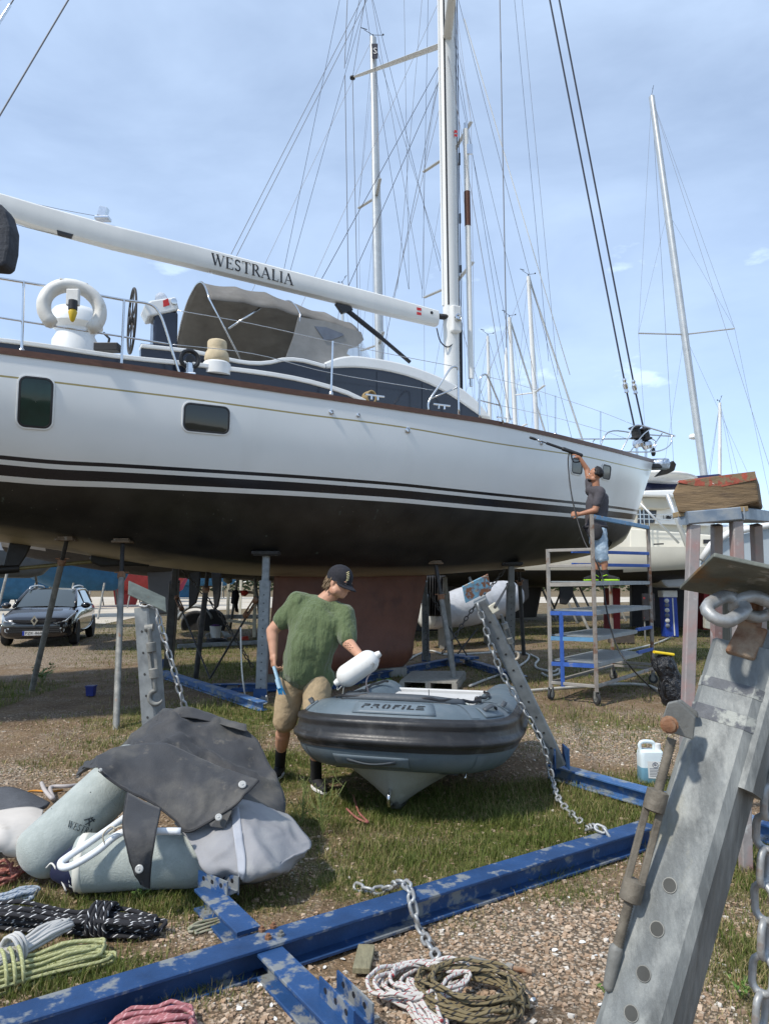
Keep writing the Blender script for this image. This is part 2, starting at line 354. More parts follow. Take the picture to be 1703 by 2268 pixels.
def tint_mat(name, rough=.9, transl=0.0):
    m = bpy.data.materials.new(name); m.use_nodes = True; t = m.node_tree; b = t.nodes['Principled BSDF']; b.inputs['Roughness'].default_value = rough; b.inputs['Specular IOR Level'].default_value = .25
    a = t.nodes.new('ShaderNodeVertexColor'); a.layer_name = 'tint'; t.links.new(a.outputs[0], b.inputs['Base Color'])
    if transl:
        tr = t.nodes.new('ShaderNodeBsdfTranslucent'); mxs = t.nodes.new('ShaderNodeMixShader'); mxs.inputs[0].default_value = transl
        t.links.new(a.outputs[0], tr.inputs[0]); t.links.new(b.outputs[0], mxs.inputs[1]); t.links.new(tr.outputs[0], mxs.inputs[2]); t.links.new(mxs.outputs[0], t.nodes['Material Output'].inputs[0])
    return m
st = scatter_stones(); st.data.materials.append(tint_mat('stone_tint'))
# ---- white flakes of old paint and gelcoat lying about: one by one
flk = []
rs = random.Random(11)
for k in range(4):
    mb = MB(); n = 6; pts = [V((math.cos(6.28*i/n)*rs.uniform(.5, 1.1), math.sin(6.28*i/n)*rs.uniform(.4, .9), rs.uniform(-.1, .1))) for i in range(n)]; mb.prism(pts, (0, 0, .12)); flk.append(mb)
FL = [(1240, 1800), (1135, 2020), (1290, 2090), (985, 1880), (1370, 2030), (1380, 2145), (1180, 2075), (980, 2060), (1110, 1945), (1060, 1995), (1228, 2105), (1020, 2070), (1352, 2182), (440, 2215), (600, 2230), (620, 2170), (575, 2190), (690, 2075), (760, 2120), (1590, 2030), (1595, 2140), (1480, 2210),
      (1085, 1975), (1260, 1990), (530, 2240), (610, 2255), (1330, 2228), (770, 2095), (655, 2245), (1180, 2210), (1320, 2120), (1205, 2160), (1030, 1945), (1440, 2240), (720, 2140)]
fm = M('white_flake', (.72, .72, .69), .6, 0, .1, 30)
for i, (x, y) in enumerate(FL):
    p = gz(x, y); o = obj('paint_flake', flk[i % 4], fm); s = rs.uniform(.009, .019)
    o.scale = (s, s, s); o.location = (p.x, p.y, gz_h(p.x, p.y)+.006); o.rotation_euler = (rs.uniform(-.3, .3), rs.uniform(-.3, .3), rs.uniform(0, 6))
    tag(o, 'small white flake of old paint lying on the gravel', 'paint flake', 'white paint flakes on the gravel')
# ---- grass
def grass(n, dmin, dmax, hs, ws, name, seed, wide=.62):
    rs = np.random.RandomState(seed); X = []; Y = []
    while sum(map(len, X)) < n:
        d = dmin*np.exp(rs.rand(n*2)*math.log(dmax/dmin)); x = (rs.rand(n*2)-.5)*2*wide*d
        g, v = cover(x, d); dens = g*(.35+1.1*vnoise(x, d, 1.7, 8))*(.3+1.2*vnoise(x, d, 6, 9)); k = dens > rs.rand(n*2)*1.0
        X.append(x[k]); Y.append(d[k])
    X = np.concatenate(X)[:n]; Y = np.concatenate(Y)[:n]; Z = gh(X, Y)
    g, v = cover(X, Y)
    h = hs*(.35+.9*rs.rand(n)**1.6)*(.55+.7*vnoise(X, Y, 2.2, 21))*(.5+.6*g); wd = ws*(.6+.8*rs.rand(n))*(1+.10*Y)
    a = rs.rand(n)*6.283; ln = .25+.75*rs.rand(n); ux, uy = np.cos(a), np.sin(a); px_, py_ = -uy, ux
    base = np.stack([X, Y, Z-.004], -1)
    def pt(f, lat, lift):
        bx = ux*h*ln*(f**2)*.9; by = uy*h*ln*(f**2)*.9
        return base + np.stack([bx+px_*wd*lat, by+py_*wd*lat, h*lift], -1)
    P = np.stack([pt(0, -.5, 0), pt(0, .5, 0), pt(.55, .38, .55), pt(.55, -.38, .55), pt(1, 0, .9-.35*0)], 1)
    me = bpy.data.meshes.new(name); vs = P.reshape(-1, 3); o = np.arange(n)*5
    nl = n*7; me.vertices.add(n*5); me.vertices.foreach_set('co', vs.astype(np.float32).ravel())
    lp = np.stack([o, o+1, o+2, o+3, o+3, o+2, o+4], -1).ravel(); me.loops.add(nl); me.loops.foreach_set('vertex_index', lp.astype(np.int32))
    ls = np.stack([np.arange(n)*7, np.arange(n)*7+4], -1).ravel(); me.polygons.add(n*2); me.polygons.foreach_set('loop_start', ls.astype(np.int32))
    me.update(calc_edges=True); me.validate()
    dry = (rs.rand(n) + .5*(vnoise(X, Y, 1.1, 33)-.5) - .45*(g-.45)); c = np.zeros((n, 3))
    gr1 = np.array([.075, .115, .02]); gr2 = np.array([.17, .195, .045]); st1 = np.array([.36, .29, .14]); t = rs.rand(n, 1)
    c = gr1*(1-t)+gr2*t; k = np.clip((dry-.50)/.22, 0, 1)[:, None]; c = c*(1-k)+st1*(.6+.6*rs.rand(n, 1))*k
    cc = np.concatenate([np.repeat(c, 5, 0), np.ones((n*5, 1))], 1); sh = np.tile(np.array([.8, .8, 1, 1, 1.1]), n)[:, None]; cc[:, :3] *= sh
    ca = me.color_attributes.new('tint', 'FLOAT_COLOR', 'POINT'); ca.data.foreach_set('color', cc.astype(np.float32).ravel())
    me.materials.append(gmat); ob = bpy.data.objects.new(name, me); col.objects.link(ob); ob['kind'] = 'stuff'; return ob
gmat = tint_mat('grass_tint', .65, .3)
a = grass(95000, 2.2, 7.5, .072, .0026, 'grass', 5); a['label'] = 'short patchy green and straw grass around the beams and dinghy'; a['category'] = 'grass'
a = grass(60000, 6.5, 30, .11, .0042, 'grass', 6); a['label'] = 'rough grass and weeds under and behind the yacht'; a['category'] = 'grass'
# ================================================================ the yacht
YB = V((5.9, 15.5, 0)); YA = V((-.896, -.444, 0)).normalized(); YN = V((.444, -.896, 0)).normalized()
def Yp(t, w, z): return YB + YA*t + YN*w + V((0, 0, z))
def yloc(p): q = V(p)-YB; return q.dot(YA), q.dot(YN), q.z
def bw(x, y, w): return pl(x, y, Yp(0, w, 0), YN)           # pixel to the fore-and-aft plane w metres to starboard
_sheer = np.array([(0, 780), (197, 801), (430, 835), (647, 868), (859, 900), (1095, 936), (1220, 963), (1365, 999), (1449, 1022)], float)
_wl = np.array([(0, 1072), (207, 1078), (440, 1088), (647, 1098), (860, 1111), (1085, 1131), (1268, 1146), (1406, 1158)], float)
_bot = np.array([(-200, 1150), (0, 1193), (117, 1216), (317, 1250), (481, 1270), (600, 1277), (780, 1279), (943, 1274), (1118, 1261), (1229, 1247), (1341, 1222), (1382, 1200), (1396, 1174), (1406, 1151), (1449, 1022)], float)
_gold = np.array([(0, 831), (119, 846), (430, 884), (700, 921), (859, 940), (1100, 982), (1297, 1011), (1427, 1041)], float)
_bt = [0, .6, 1.5, 3, 5, 7, 9, 11, 13, 15, 17, 18.5]; _bb = [.04, .42, .92, 1.52, 2.05, 2.33, 2.45, 2.5, 2.47, 2.36, 2.15, 1.95]
def hb(t): return float(np.interp(t, _bt, _bb))
def smooth_interp(xs, ys):
    xs = np.array(xs, float); ys = np.array(ys, float); m = np.gradient(ys, xs)
    def f(x):
        x = min(max(x, xs[0]), xs[-1]); i = min(max(int(np.searchsorted(xs, x))-1, 0), len(xs)-2); h = xs[i+1]-xs[i]; t = (x-xs[i])/h
        return (2*t**3-3*t*t+1)*ys[i] + (t**3-2*t*t+t)*h*m[i] + (-2*t**3+3*t*t)*ys[i+1] + (t**3-t*t)*h*m[i+1]
    return f
hb = smooth_interp(_bt, _bb)
def solve(t, wf, curve, lo=.5, hi=6):
    for _ in range(40):
        z = (lo+hi)/2; x, y = proj(Yp(t, wf(z), z))
        if y > np.interp(x, curve[:, 0], curve[:, 1]): lo = z
        else: hi = z
    return (lo+hi)/2
TS = [0.02, .08, .16, .26, .38, .5, .65, .85, 1.1, 1.4, 1.8, 2.3, 2.9, 3.5, 4.2, 5, 5.8, 6.6, 7.4, 8.2, 9, 9.8, 10.6, 11.4, 11.9]
zd_ = [solve(t, lambda z: hb(t), _sheer) for t in TS]; zb_ = [solve(t, lambda z: 0, _bot) for t in TS]
TS2 = [12.8, 14, 15.2, 16.4, 17.4, 18.2]
zd_ += [zd_[-1]+.01*i for i in range(1, 7)]; zb_ += [zb_[-1]+(zb_[-1]-zb_[-4])/2.3*(t-11.9) for t in TS2]; TS += TS2
ZD = smooth_interp(TS, zd_); ZB = smooth_interp(TS, zb_)
def hw(t, z):
    a, b = ZB(t), ZD(t); u = min(max((z-a)/max(b-a, 1e-3), 0), 1); k = min(1, t/5.5); k = k*k*(3-2*k)
    p = 1.35+1.5*k; q = 1.0+1.15*k
    return hb(t)*max(0, 1-(1-u)**p)**(1/q)
ZW = smooth_interp(TS, [solve(t, lambda z: hw(t, z), _wl) if t < 12 else 0 for t in TS][:25] + [0]*6)
_zw = [solve(t, lambda z: hw(t, z), _wl) for t in TS[:25]]; _zw += [_zw[-1]+.03*i for i in range(1, 7)]; ZW = smooth_interp(TS, _zw)
_zg = [solve(t, lambda z: hw(t, z), _gold) for t in TS[:25]]; _zg += [_zg[-1]+.01*i for i in range(1, 7)]; ZG = smooth_interp(TS, _zg)
print('deck', [round(a, 2) for a in zd_]); print('wl', [round(a, 2) for a in _zw]); print('bot', [round(a, 2) for a in zb_]); print('gold', [round(a, 2) for a in _zg])
def hp(t, z, off=0.0):                                       # point on the starboard topside
    w0 = hw(t, z); 
    if not off: return Yp(t, w0, z)
    e = .02; a = Yp(t, w0, z); n = (Yp(t+e, hw(t+e, z), z)-a).cross(Yp(t, hw(t, z+e), z+e)-a).normalized()
    if n.dot(YN) < 0: n = -n
    return a + n*off
def hull_px(x, y):                                           # pixel to (t, z) on the starboard topside
    tb = None
    lo, hi = .0, 14.
    z = 3.5
    for _ in range(6):
        lo, hi = 0., 14.
        for _ in range(30):
            t = (lo+hi)/2
            if proj(hp(t, z))[0] > x: lo = t
            else: hi = t
        l2, h2 = 1.2, 5.
        for _ in range(30):
            z = (l2+h2)/2
            if proj(hp(t, z))[1] > y: l2 = z
            else: h2 = z
    return t, z
yacht = thing('sailing_yacht', Yp(7, 0, 0), 'large white sailing yacht with black underbody propped up on stands', 'sailing yacht')
tt = [0.02+18.18*(i/110)**1.35 for i in range(111)]
mb = MB(); rows = []; atr = []
for t in tt:
    a, b = ZB(t), ZD(t); row = []
    us = [1-(k/46)**1.0*1 for k in range(47)]
    sec = []
    for u in us: z = a+(b-a)*(u**1.7); sec.append((hw(t, z), z))
    sec[-1] = (0, a)
    full = [(w_, z) for w_, z in sec] + [(-w_, z) for w_, z in sec[-2::-1]]
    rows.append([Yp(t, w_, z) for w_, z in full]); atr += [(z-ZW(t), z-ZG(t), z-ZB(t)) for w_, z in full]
mb.grid(rows); mb.f.append(tuple(110*93+k for k in range(93))[::-1]); mb.mi.append(0)
def hull_mat():
    m = bpy.data.materials.new('hull_paint'); m.use_nodes = True; t = m.node_tree; b = t.nodes['Principled BSDF']; lk = t.links.new
    def attr(n): a = t.nodes.new('ShaderNodeAttribute'); a.attribute_name = n; return a.outputs['Fac']
    tcn = t.nodes.new('ShaderNodeTexCoord')
    def noi(sc, st=(1, 1, 1), det=6):
        mp_ = t.nodes.new('ShaderNodeMapping'); mp_.inputs['Scale'].default_value = st; lk(tcn.outputs['Object'], mp_.inputs[0])
        n = t.nodes.new('ShaderNodeTexNoise'); n.inputs['Scale'].default_value = sc; n.inputs['Detail'].default_value = det; lk(mp_.outputs[0], n.inputs['Vector']); return n.outputs['Fac']
    def mr(f, lo, hi, a=0, bb=1):
        r = t.nodes.new('ShaderNodeMapRange'); r.inputs[1].default_value = lo; r.inputs[2].default_value = hi; r.inputs[3].default_value = a; r.inputs[4].default_value = bb; lk(f, r.inputs[0]); return r.outputs[0]
    def mixc(a, bb, f):
        x = t.nodes.new('ShaderNodeMix'); x.data_type = 'RGBA'
        for i, q in ((6, a), (7, bb)):
            if isinstance(q, tuple): x.inputs[i].default_value = (*q, 1)
            else: lk(q, x.inputs[i])
        lk(f, x.inputs[0]); return x.outputs[2]
    def ramp(f, els):
        r = t.nodes.new('ShaderNodeValToRGB'); r.color_ramp.interpolation = 'CONSTANT'; e = r.color_ramp.elements
        e[0].position = els[0][0]; e[0].color = (*els[0][1], 1); e[1].position = els[1][0]; e[1].color = (*els[1][1], 1)
        for p, c in els[2:]: q = e.new(p); q.color = (*c, 1)
        lk(f, r.inputs[0]); return r.outputs[0]
    wh = mixc((.69, .70, .685), (.75, .755, .74), mr(noi(1.1), .3, .7)); wh = mixc(wh, (.60, .60, .575), mr(noi(2.2, (1, 1, .25)), .6, .8, 0, .35))
    af = mixc((.010, .0095, .009), (.03, .028, .025), mr(noi(2.5), .35, .7)); af = mixc(af, (.10, .13, .12), mr(noi(9, (1, 1, .10)), .69, .75, 0, .7))
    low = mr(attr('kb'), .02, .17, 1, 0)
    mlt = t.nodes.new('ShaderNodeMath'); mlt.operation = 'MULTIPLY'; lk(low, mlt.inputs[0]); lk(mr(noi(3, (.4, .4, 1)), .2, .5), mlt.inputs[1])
    af = mixc(af, (.47, .40, .27), mlt.outputs[0])  # cream along the bottom: worn antifouling, plus ground bounce put into the colour
    af = mixc(af, (.34, .33, .28), mr(noi(34, (1, 1, 1), 3), .74, .77, 0, .8))
    st = ramp(mr(attr('wl'), -.05, .35), [(0, (0, 0, 0)), (.125, (1, 1, 1)), (.275, (.5, .5, .5)), (.56, (1, 1, 1)), (.69, (.5, .5, .5)), (.80, (1, 1, 1))])
    bk = (.012, .013, .018)
    s1 = t.nodes.new('ShaderNodeMath'); s1.operation = 'COMPARE'; lk(st, s1.inputs[0]); s1.inputs[1].default_value = .5; s1.inputs[2].default_value = .1
    s0 = t.nodes.new('ShaderNodeMath'); s0.operation = 'LESS_THAN'; lk(st, s0.inputs[0]); s0.inputs[1].default_value = .25
    cur = mixc(wh, bk, s1.outputs[0])
    g = t.nodes.new('ShaderNodeMath'); g.operation = 'COMPARE'; lk(attr('gold'), g.inputs[0]); g.inputs[1].default_value = 0; g.inputs[2].default_value = .011
    cur = mixc(cur, (.32, .26, .10), g.outputs[0]); cur = mixc(cur, af, s0.outputs[0]); lk(cur, b.inputs['Base Color'])
    rr = t.nodes.new('ShaderNodeMath'); rr.operation = 'MULTIPLY_ADD'; lk(s0.outputs[0], rr.inputs[0]); rr.inputs[1].default_value = .22; rr.inputs[2].default_value = .24; lk(rr.outputs[0], b.inputs['Roughness'])
    bn = t.nodes.new('ShaderNodeBump'); bn.inputs['Strength'].default_value = .25; bn.inputs['Distance'].default_value = .01
    m2 = t.nodes.new('ShaderNodeMath'); m2.operation = 'MULTIPLY'; lk(noi(40), m2.inputs[0]); lk(s0.outputs[0], m2.inputs[1]); lk(m2.outputs[0], bn.inputs['Height']); lk(bn.outputs[0], b.inputs['Normal'])
    return m
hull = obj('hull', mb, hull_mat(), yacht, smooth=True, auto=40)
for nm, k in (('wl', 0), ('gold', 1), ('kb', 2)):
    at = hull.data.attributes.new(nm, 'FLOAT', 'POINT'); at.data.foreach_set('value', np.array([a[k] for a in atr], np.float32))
# deck
mb = MB(); mb.grid([[Yp(t, w_*(hb(t)-.02), ZD(t)-.02+.05*(1-w_*w_)) for w_ in (-1, -.6, -.2, .2, .6, 1)] for t in tt]); obj('deck', mb, M('pale_deck', (.55, .54, .5), .7, 0, .1, 5), yacht, smooth=True)
# toe rail along both sides
wood = M('varnished_teak', (.12, .052, .03), .4, 0, .25, 9, stretch=(1, 1, 4))
for s in (1, -1):
    mb = MB(); rr = []
    for t in tt:
        w_ = hb(t)*s; z = ZD(t)
        rr.append([Yp(t, w_+.018*s, z-.035), Yp(t, w_+.022*s, z+.035), Yp(t, w_-.04*s, z+.038), Yp(t, w_-.04*s, z-.03)])
    mb.grid(rr, closed=True, flip=s < 0); obj('toe_rail', mb, wood, yacht, smooth=True, auto=30)
# cove moulding ending near the bow
# keel
kp = [(612, 1262), (598, 1380), (590, 1484), (740, 1484), (893, 1464), (912, 1440), (917, 1415), (926, 1350), (946, 1262)]
kpts = [bw(x, y, 0) for x, y in kp]
mb = MB(); rws = []
for f, hwid in ((0, .17), (.25, .19), (.5, .21), (.68, .23), (.78, .30), (.9, .33), (1, .2)):
    z = 1.75*(1-f) + .16*f
    xa = 606+(592-606)*f; xb = np.interp(f, [0, .5, .72, .80, .9, 1], [946, 925, 914, 913, 909, 893])
    ta = yloc(bw(xa, 1380, 0))[0]; tb = yloc(bw(xb, 1380, 0))[0]; row = []
    for k in range(32):
        a = 2*math.pi*k/32; c_ = math.cos(a); s_ = math.sin(a); u = (1-c_)/2
        thick = hwid*(abs(s_)**.8)*(1.15-.45*u)
        row.append(Yp(tb+(ta-tb)*u, math.copysign(thick, s_), z))
    rws.append(row)
mb.grid(rws, closed=True); n_ = len(mb.v); mb.f.append(tuple(n_-32+k for k in range(32))); mb.mi.append(0)
keel = obj('keel', mb, M('red_antifouling', (.125, .047, .026), .55, 0, .22, 3, .15, 60, c2=(.06, .025, .018), thr=(.55, .75), sc2=2), yacht, smooth=True, auto=50)
# hull windows
glass_d = M('dark_window_glass', (.012, .016, .016), .06, 0, 0, coat=.5)
frame_w = M('window_frame_white', (.72, .72, .7), .35, 0, 0)
def hull_window(x0, y0, x1, y1, rad, glass):
    ta, za = hull_px(x0, y0); tb, zb2 = hull_px(x1, y1); tc_, zc = (ta+tb)/2, (za+zb2)/2; ht = abs(ta-tb)/2; t1, z1 = hull_px((x0+x1)/2, y1); t0, z0 = hull_px((x0+x1)/2, y0)
    hz = abs(z0-z1)/2; zc = (z0+z1)/2; r = min(ht, hz)*rad
    sl = (hull_px(x1, (y0+y1)/2)[1]-hull_px(x0, (y0+y1)/2)[1])/(2*ht)   # slant of the row
    def rr(g, n=6, k=1.0):
        o = []
        for (sx_, sz_, a0) in ((1, 1, 0), (-1, 1, 90), (-1, -1, 180), (1, -1, 270)):
            for i in range(n+1):
                a = R_(a0+90*i/n); o.append((sx_*(ht-r)+math.cos(a)*(r+g), sz_*(hz-r)+math.sin(a)*(r+g)))
            q0 = o[-1]; sx2, sz2 = {(1, 1): (-1, 1), (-1, 1): (-1, -1), (-1, -1): (1, -1), (1, -1): (1, 1)}[(sx_, sz_)]; a = R_(a0+90); q1 = (sx2*(ht-r)+math.cos(a)*(r+g), sz2*(hz-r)+math.sin(a)*(r+g))
            for i in range(1, 8): o.append((q0[0]+(q1[0]-q0[0])*i/8, q0[1]+(q1[1]-q0[1])*i/8))
        return [(x*k, y*k) for x, y in o]
    def ring(g, off, k=1.0): return [hp(tc_+u, zc+v+sl*u, off) for u, v in rr(g, 6, k)]
    sl = max(-.12, min(.12, sl*0))
    w_ = MB(); A, B, C_ = ring(.026, .003), ring(.022, .014), ring(.006, .014); w_.grid([A, B, C_, ring(-.004, -.01)], closed=True, flip=True)
    f = obj('window', w_, frame_w, yacht, smooth=True, auto=35)
    g_ = MB(); g_.grid([ring(-.016, .010, k) for k in (1, .75, .5, .25, .01)], closed=True, flip=False); pn = obj('pane', g_, glass, f, smooth=True)
    g_ = MB(); g_.grid([ring(.008, .008), ring(.006, .017), ring(-.014, .017), ring(-.018, .008)], closed=True, flip=True); obj('gasket', g_, black(), f, smooth=True, auto=35)
    return f
grn = M('green_tinted_glass', (.010, .035, .028), .08, 0, .3, 3)
hull_window(44, 836, 113, 946, .45, grn)
hull_window(408, 897, 506, 957, .45, glass_d)
lt = M('grey_window_glass', (.10, .115, .12), .12, 0, .15, 5)
hull_window(1266, 1016, 1287, 1049, .45, lt)
hull_window(1334, 1030, 1349, 1061, .45, lt)
# skin fittings and small ports
for x, y, r in ((733, 913, .035), (793, 920, .03), (902, 953, .045), (1198, 982, .03)):
    t, z = hull_px(x, y); p = hp(t, z, .0); n = (hp(t, z, .05)-p).normalized(); mb = MB(); mb.lathe([(r, -.01), (r, .02), (r*.6, .03), (r*.45, .012)], p, n, 14); obj('skin_fitting', mb, steel(), yacht, smooth=True, auto=30)
# ---------------------------------------------------------------- superstructure
navy = M('navy_gelcoat', (.014, .018, .032), .22, 0, .1, 3, coat=.3)
smoke = M('smoked_coachroof_glass', (.016, .02, .03), .12, 0, .15, 2, coat=.4)
def poly(pts, w): return [bw(x, y, w) for x, y in pts]
def slab(name, pts, w, thick, mat, parent, bevel=0):
    mb = MB(); mb.prism(poly(pts, w), -YN*thick); return obj(name, mb, mat, parent, bevel=bevel)
def strip(tops, th): return tops + [(x, y+th) for x, y in tops[::-1]]
def interp_px(pts, n):
    xs_ = np.linspace(pts[0][0], pts[-1][0], n); f = smooth_interp([p[0] for p in pts], [p[1] for p in pts]); return [(x, f(x)) for x in xs_]
roof_top = interp_px([(719, 802), (745, 792), (772, 787), (830, 792), (893, 804), (950, 823), (989, 840), (1037, 869), (1066, 896), (1090, 927)], 26)
roof_low = interp_px([(715, 816), (796, 814), (859, 822), (907, 834), (950, 850), (999, 876), (1037, 902), (1066, 922)], 22)
cr = slab('coachroof', roof_low + [(1066, 950), (715, 915)], 1.40, 2.8, navy, yacht)
mb = MB(); mb.prism(poly(roof_top, 1.42) + poly(roof_low[::-1], 1.42), -YN*2.84); obj('roof_cap', mb, white(), cr, bevel=.03)
for a, b in ((0, 7), (7, 13), (13, 21)):                       # smoked side panes set on the coachroof
    up = [(x+3 if i == 0 else x, y+5) for i, (x, y) in enumerate(roof_low[a:b+1])]
    lo = [(x, np.interp(x, [715, 860, 1066], [880, 896, 930])) for x, y in up[::-1]]
    if b == 21: lo[0] = (1050, 925)
    slab('side_pane', up + lo, 1.409, .02, smoke, cr)
# cockpit coamings, both sides
for s in (1, -1):
    up = interp_px([(312, 760), (414, 771), (600, 797), (632, 790), (660, 791), (722, 806)], 18)
    def side(name, pts, w, th, mat, par, bev=0):
        P = poly(pts, w)
        if s < 0: P = [p - YN*(2*w) for p in P]
        mb = MB(); mb.prism(P, -YN*th*s); return obj(name, mb, mat, par, bevel=bev)
    co = side('cockpit_coaming', up + [(722, 880), (312, 830)], 1.5, .14, navy, yacht)
    side('coaming_cap', strip(up, 9), 1.53, .2, white(), co, .015)
    lo = interp_px([(-40, 742), (52, 753), (269, 784), (456, 804), (720, 848), (765, 862), (812, 884)], 22)
    bu = side('bulwark', [(x, y+6) for x, y in lo] + [(812, 915), (-40, 800)], 2.08, .1, navy, yacht)
    side('bulwark_cap', strip(lo, 10), 2.11, .17, white(), bu, .012)
# white plinth and winch under a beige cover
mb = MB(); p = bw(480, 812, 1.98); mb.lathe([(.19, -.12), (.185, .03), (.17, .05)], p, n=24); pl0 = obj('winch_plinth', mb, white(), yacht, smooth=True, auto=30)
mb = MB(); mb.lathe([(.15, .04), (.165, .1), (.15, .19), (.125, .21), (.128, .25), (.125, .33), (.11, .355), (.02, .36)], p, n=26)
for i, v in enumerate(mb.v): k = .008*nz(v[0]*25, v[1]*25, v[2]*18); mb.v[i] = (v[0]+k, v[1]+k, v[2])
obj('winch_cover', mb, M('beige_canvas', (.50, .41, .27), .85, 0, .15, 12, .4, 45), yacht, smooth=True)
p = bw(419, 838, 2.3); mb = MB(); mb.box(p, (.2, .16, .12)); mb.cyl(p+V((0, 0, .05)), p+V((0, 0, .2)), .05, n=12); bl = obj('sheet_block', mb, steel(), yacht, bevel=.01)
mb = MB(); c = p+V((0, 0, .25)); mb.tube([c + (YA*math.cos(a)+V((0, 0, 1))*math.sin(a))*.11 for a in np.linspace(0, 6.283, 20)[:-1]], .028, 8, closed=True); mb.cyl(c-YN*.03, c+YN*.03, .05, n=12); obj('sheave', mb, black(), bl, smooth=True, auto=40)
p = bw(818, 886, 2.05); mb = MB()
for k in range(5): mb.tube([p + (YA*math.cos(a)*(.11-.01*k) + V((0, 0, 1))*(math.sin(a)*.09+.03) + YN*.02*k) for a in np.linspace(0, 6.28, 18)[:-1]], .012, 6, closed=True)
obj('coiled_sheet', mb, M('tan_rope', (.3, .22, .11), .9, 0, .2, 40), yacht, smooth=True)
# ------------------------------------------------- canopy over the cockpit
fab_o = M('taupe_canvas', (.155, .146, .132), .88, 0, .10, 5, .25, 70, c2=(.20, .192, .178), thr=(.5, .7), sc2=2.2)
can = obj('cockpit_canopy', MB().box(Yp(9.6, 0, 4.75), (.02, .02, .02)), fab_o, yacht)
def arch(t0, ztop, zedge, wmax, lean=.0, nfar=8, zfar=4.85):
    o = []
    for k in range(25):
        e_ = 1-2*k/24; w_ = wmax*e_ if e_ > 0 else wmax*1.32*e_
        z = zedge+(ztop-zedge)*(1-abs(e_)**2.4); o.append(Yp(t0+lean*(ztop-z), w_, z))
    for k in range(1, nfar+1):
        z = zedge+(zfar-zedge)*k/nfar; o.append(Yp(t0+lean*(ztop-z)*.6, -wmax*1.33, z))
    return o
As = [(10.02, 6.33, 5.74, 1.18), (9.5, 6.36, 5.76, 1.2), (9.0, 6.36, 5.76, 1.2), (8.5, 6.25, 5.72, 1.18), (8.0, 6.19, 5.68, 1.15), (7.55, 6.1, 5.62, 1.08)]
rows = []
for i in range(len(As)-1):
    n_ = 7
    for k in range(n_ + (i == len(As)-2)):
        f = k/n_; a = [As[i][j]*(1-f)+As[i+1][j]*f for j in range(4)]; sag = -.035*math.sin(math.pi*f)
        r = arch(a[0], a[1]+sag, a[2]+sag*.5, a[3], .0)
        rows.append([q + V((0, 0, .02*nz(q.x*3, q.y*3, q.z*4))) for q in r])
mb = MB(); mb.grid(rows); o = obj('canopy_fabric', mb, fab_o, can, smooth=True)
sm = o.modifiers.new('solid', 'SOLIDIFY'); sm.thickness = .012
# grey spray hood side panel with a soft window
gfab = M('grey_canvas', (.25, .248, .24), .85, 0, .1, 6, .25, 60)
def panel(name, pts, w0, w1, mat, parent, n=10):
    mb = MB(); P = [bw(x, y, w0 + (w1-w0)*k) for x, y, k in pts]; mb.prism(P, -YN*.012); return obj(name, mb, mat, parent)
pp = panel('side_panel', [(661, 701, 0), (725, 712, .2), (800, 735, .6), (806, 752, .7), (790, 768, .8), (772, 772, .8), (768, 783, .9), (790, 797, 1), (720, 812, .9), (632, 794, .3), (650, 745, .1)], 1.2, 1.2, gfab, can)
soft = M('soft_vinyl_window', (.16, .18, .22), .12, 0, .2, 6, alpha=.85)
panel('soft_window', [(697, 722, 0), (722, 724, 0), (758, 738, 0), (762, 742, 0), (735, 752, 0), (718, 752, 0)], 1.215, 1.215, soft, can)
clear = M('clear_vinyl', (.62, .68, .72), .08, 0, .1, 5, alpha=.45)
mb = MB(); mb.grid([[Yp(7.55-.42*f, 1.05*(1-2*k/12), 5.62+(6.08-5.62)*(1-abs(1-2*k/12)**2.6)-(.75*f)*(1)) for k in range(13)] for f in (0, .5, 1)]); o = obj('front_window', mb, clear, can, smooth=True)
hoopm = steel()
for (t0, zt, ze, wm, ft) in ((10.02, 6.33, 5.74, 1.18, 9.5), (8.62, 6.27, 5.73, 1.19, 8.75)):
    pts = [q + V((0, 0, .012)) for q in arch(t0, zt, ze, wm, 0, 0)]; pts = [Yp(ft, wm*.98, 4.86)] + pts + [Yp(ft, -wm*1.3, 4.86)]
    mb = MB(); mb.tube(pts, .014, 8); obj('hoop', mb, hoopm, can, smooth=True)
mb = MB(); mb.cyl(Yp(9.72, 1.17, 5.35), Yp(9.25, 1.17, 5.75), .016, n=8); obj('brace', mb, hoopm, can, smooth=True)
mb = MB(); mb.cyl(Yp(9.75, -1.15, 4.95), Yp(9.4, -1.18, 5.5), .016, n=8); obj('brace', mb, hoopm, can, smooth=True)
# ------------------------------------------------- helm
hc = bw(292, 711, .75); mb = MB(); ring = [hc + (YN*math.cos(a)+V((0, 0, 1))*math.sin(a))*.46 for a in np.linspace(0, 6.283, 40)[:-1]]
mb.tube(ring, .018, 8, closed=True, m=0)
for k in range(6): a = R_(60*k+15); mb.cyl(hc, hc + (YN*math.cos(a)+V((0, 0, 1))*math.sin(a))*.46, .011, n=6, m=0)
mb.cyl(hc-YA*.05, hc+YA*.05, .06, n=12)
obj('steering_wheel', mb, M('leather_wrapped_rim', (.05, .045, .04), .55, .2, .1, 10), yacht, smooth=True, auto=40)
mb = MB(); b0 = hc-YA*.28; mb.prism([b0+YN*a+V((0, 0, z)) for a, z in ((-.2, -.75), (.2, -.75), (.17, .2), (-.17, .2))], -YA*.34); bn = obj('binnacle', mb, navy, yacht, bevel=.04)
P = poly([(318, 676), (335, 664), (390, 656), (397, 684), (378, 690), (330, 700)], .95); mb = MB(); mb.prism(P, -YN*.4); pod = obj('instrument_pod', mb, white(), bn, bevel=.025)
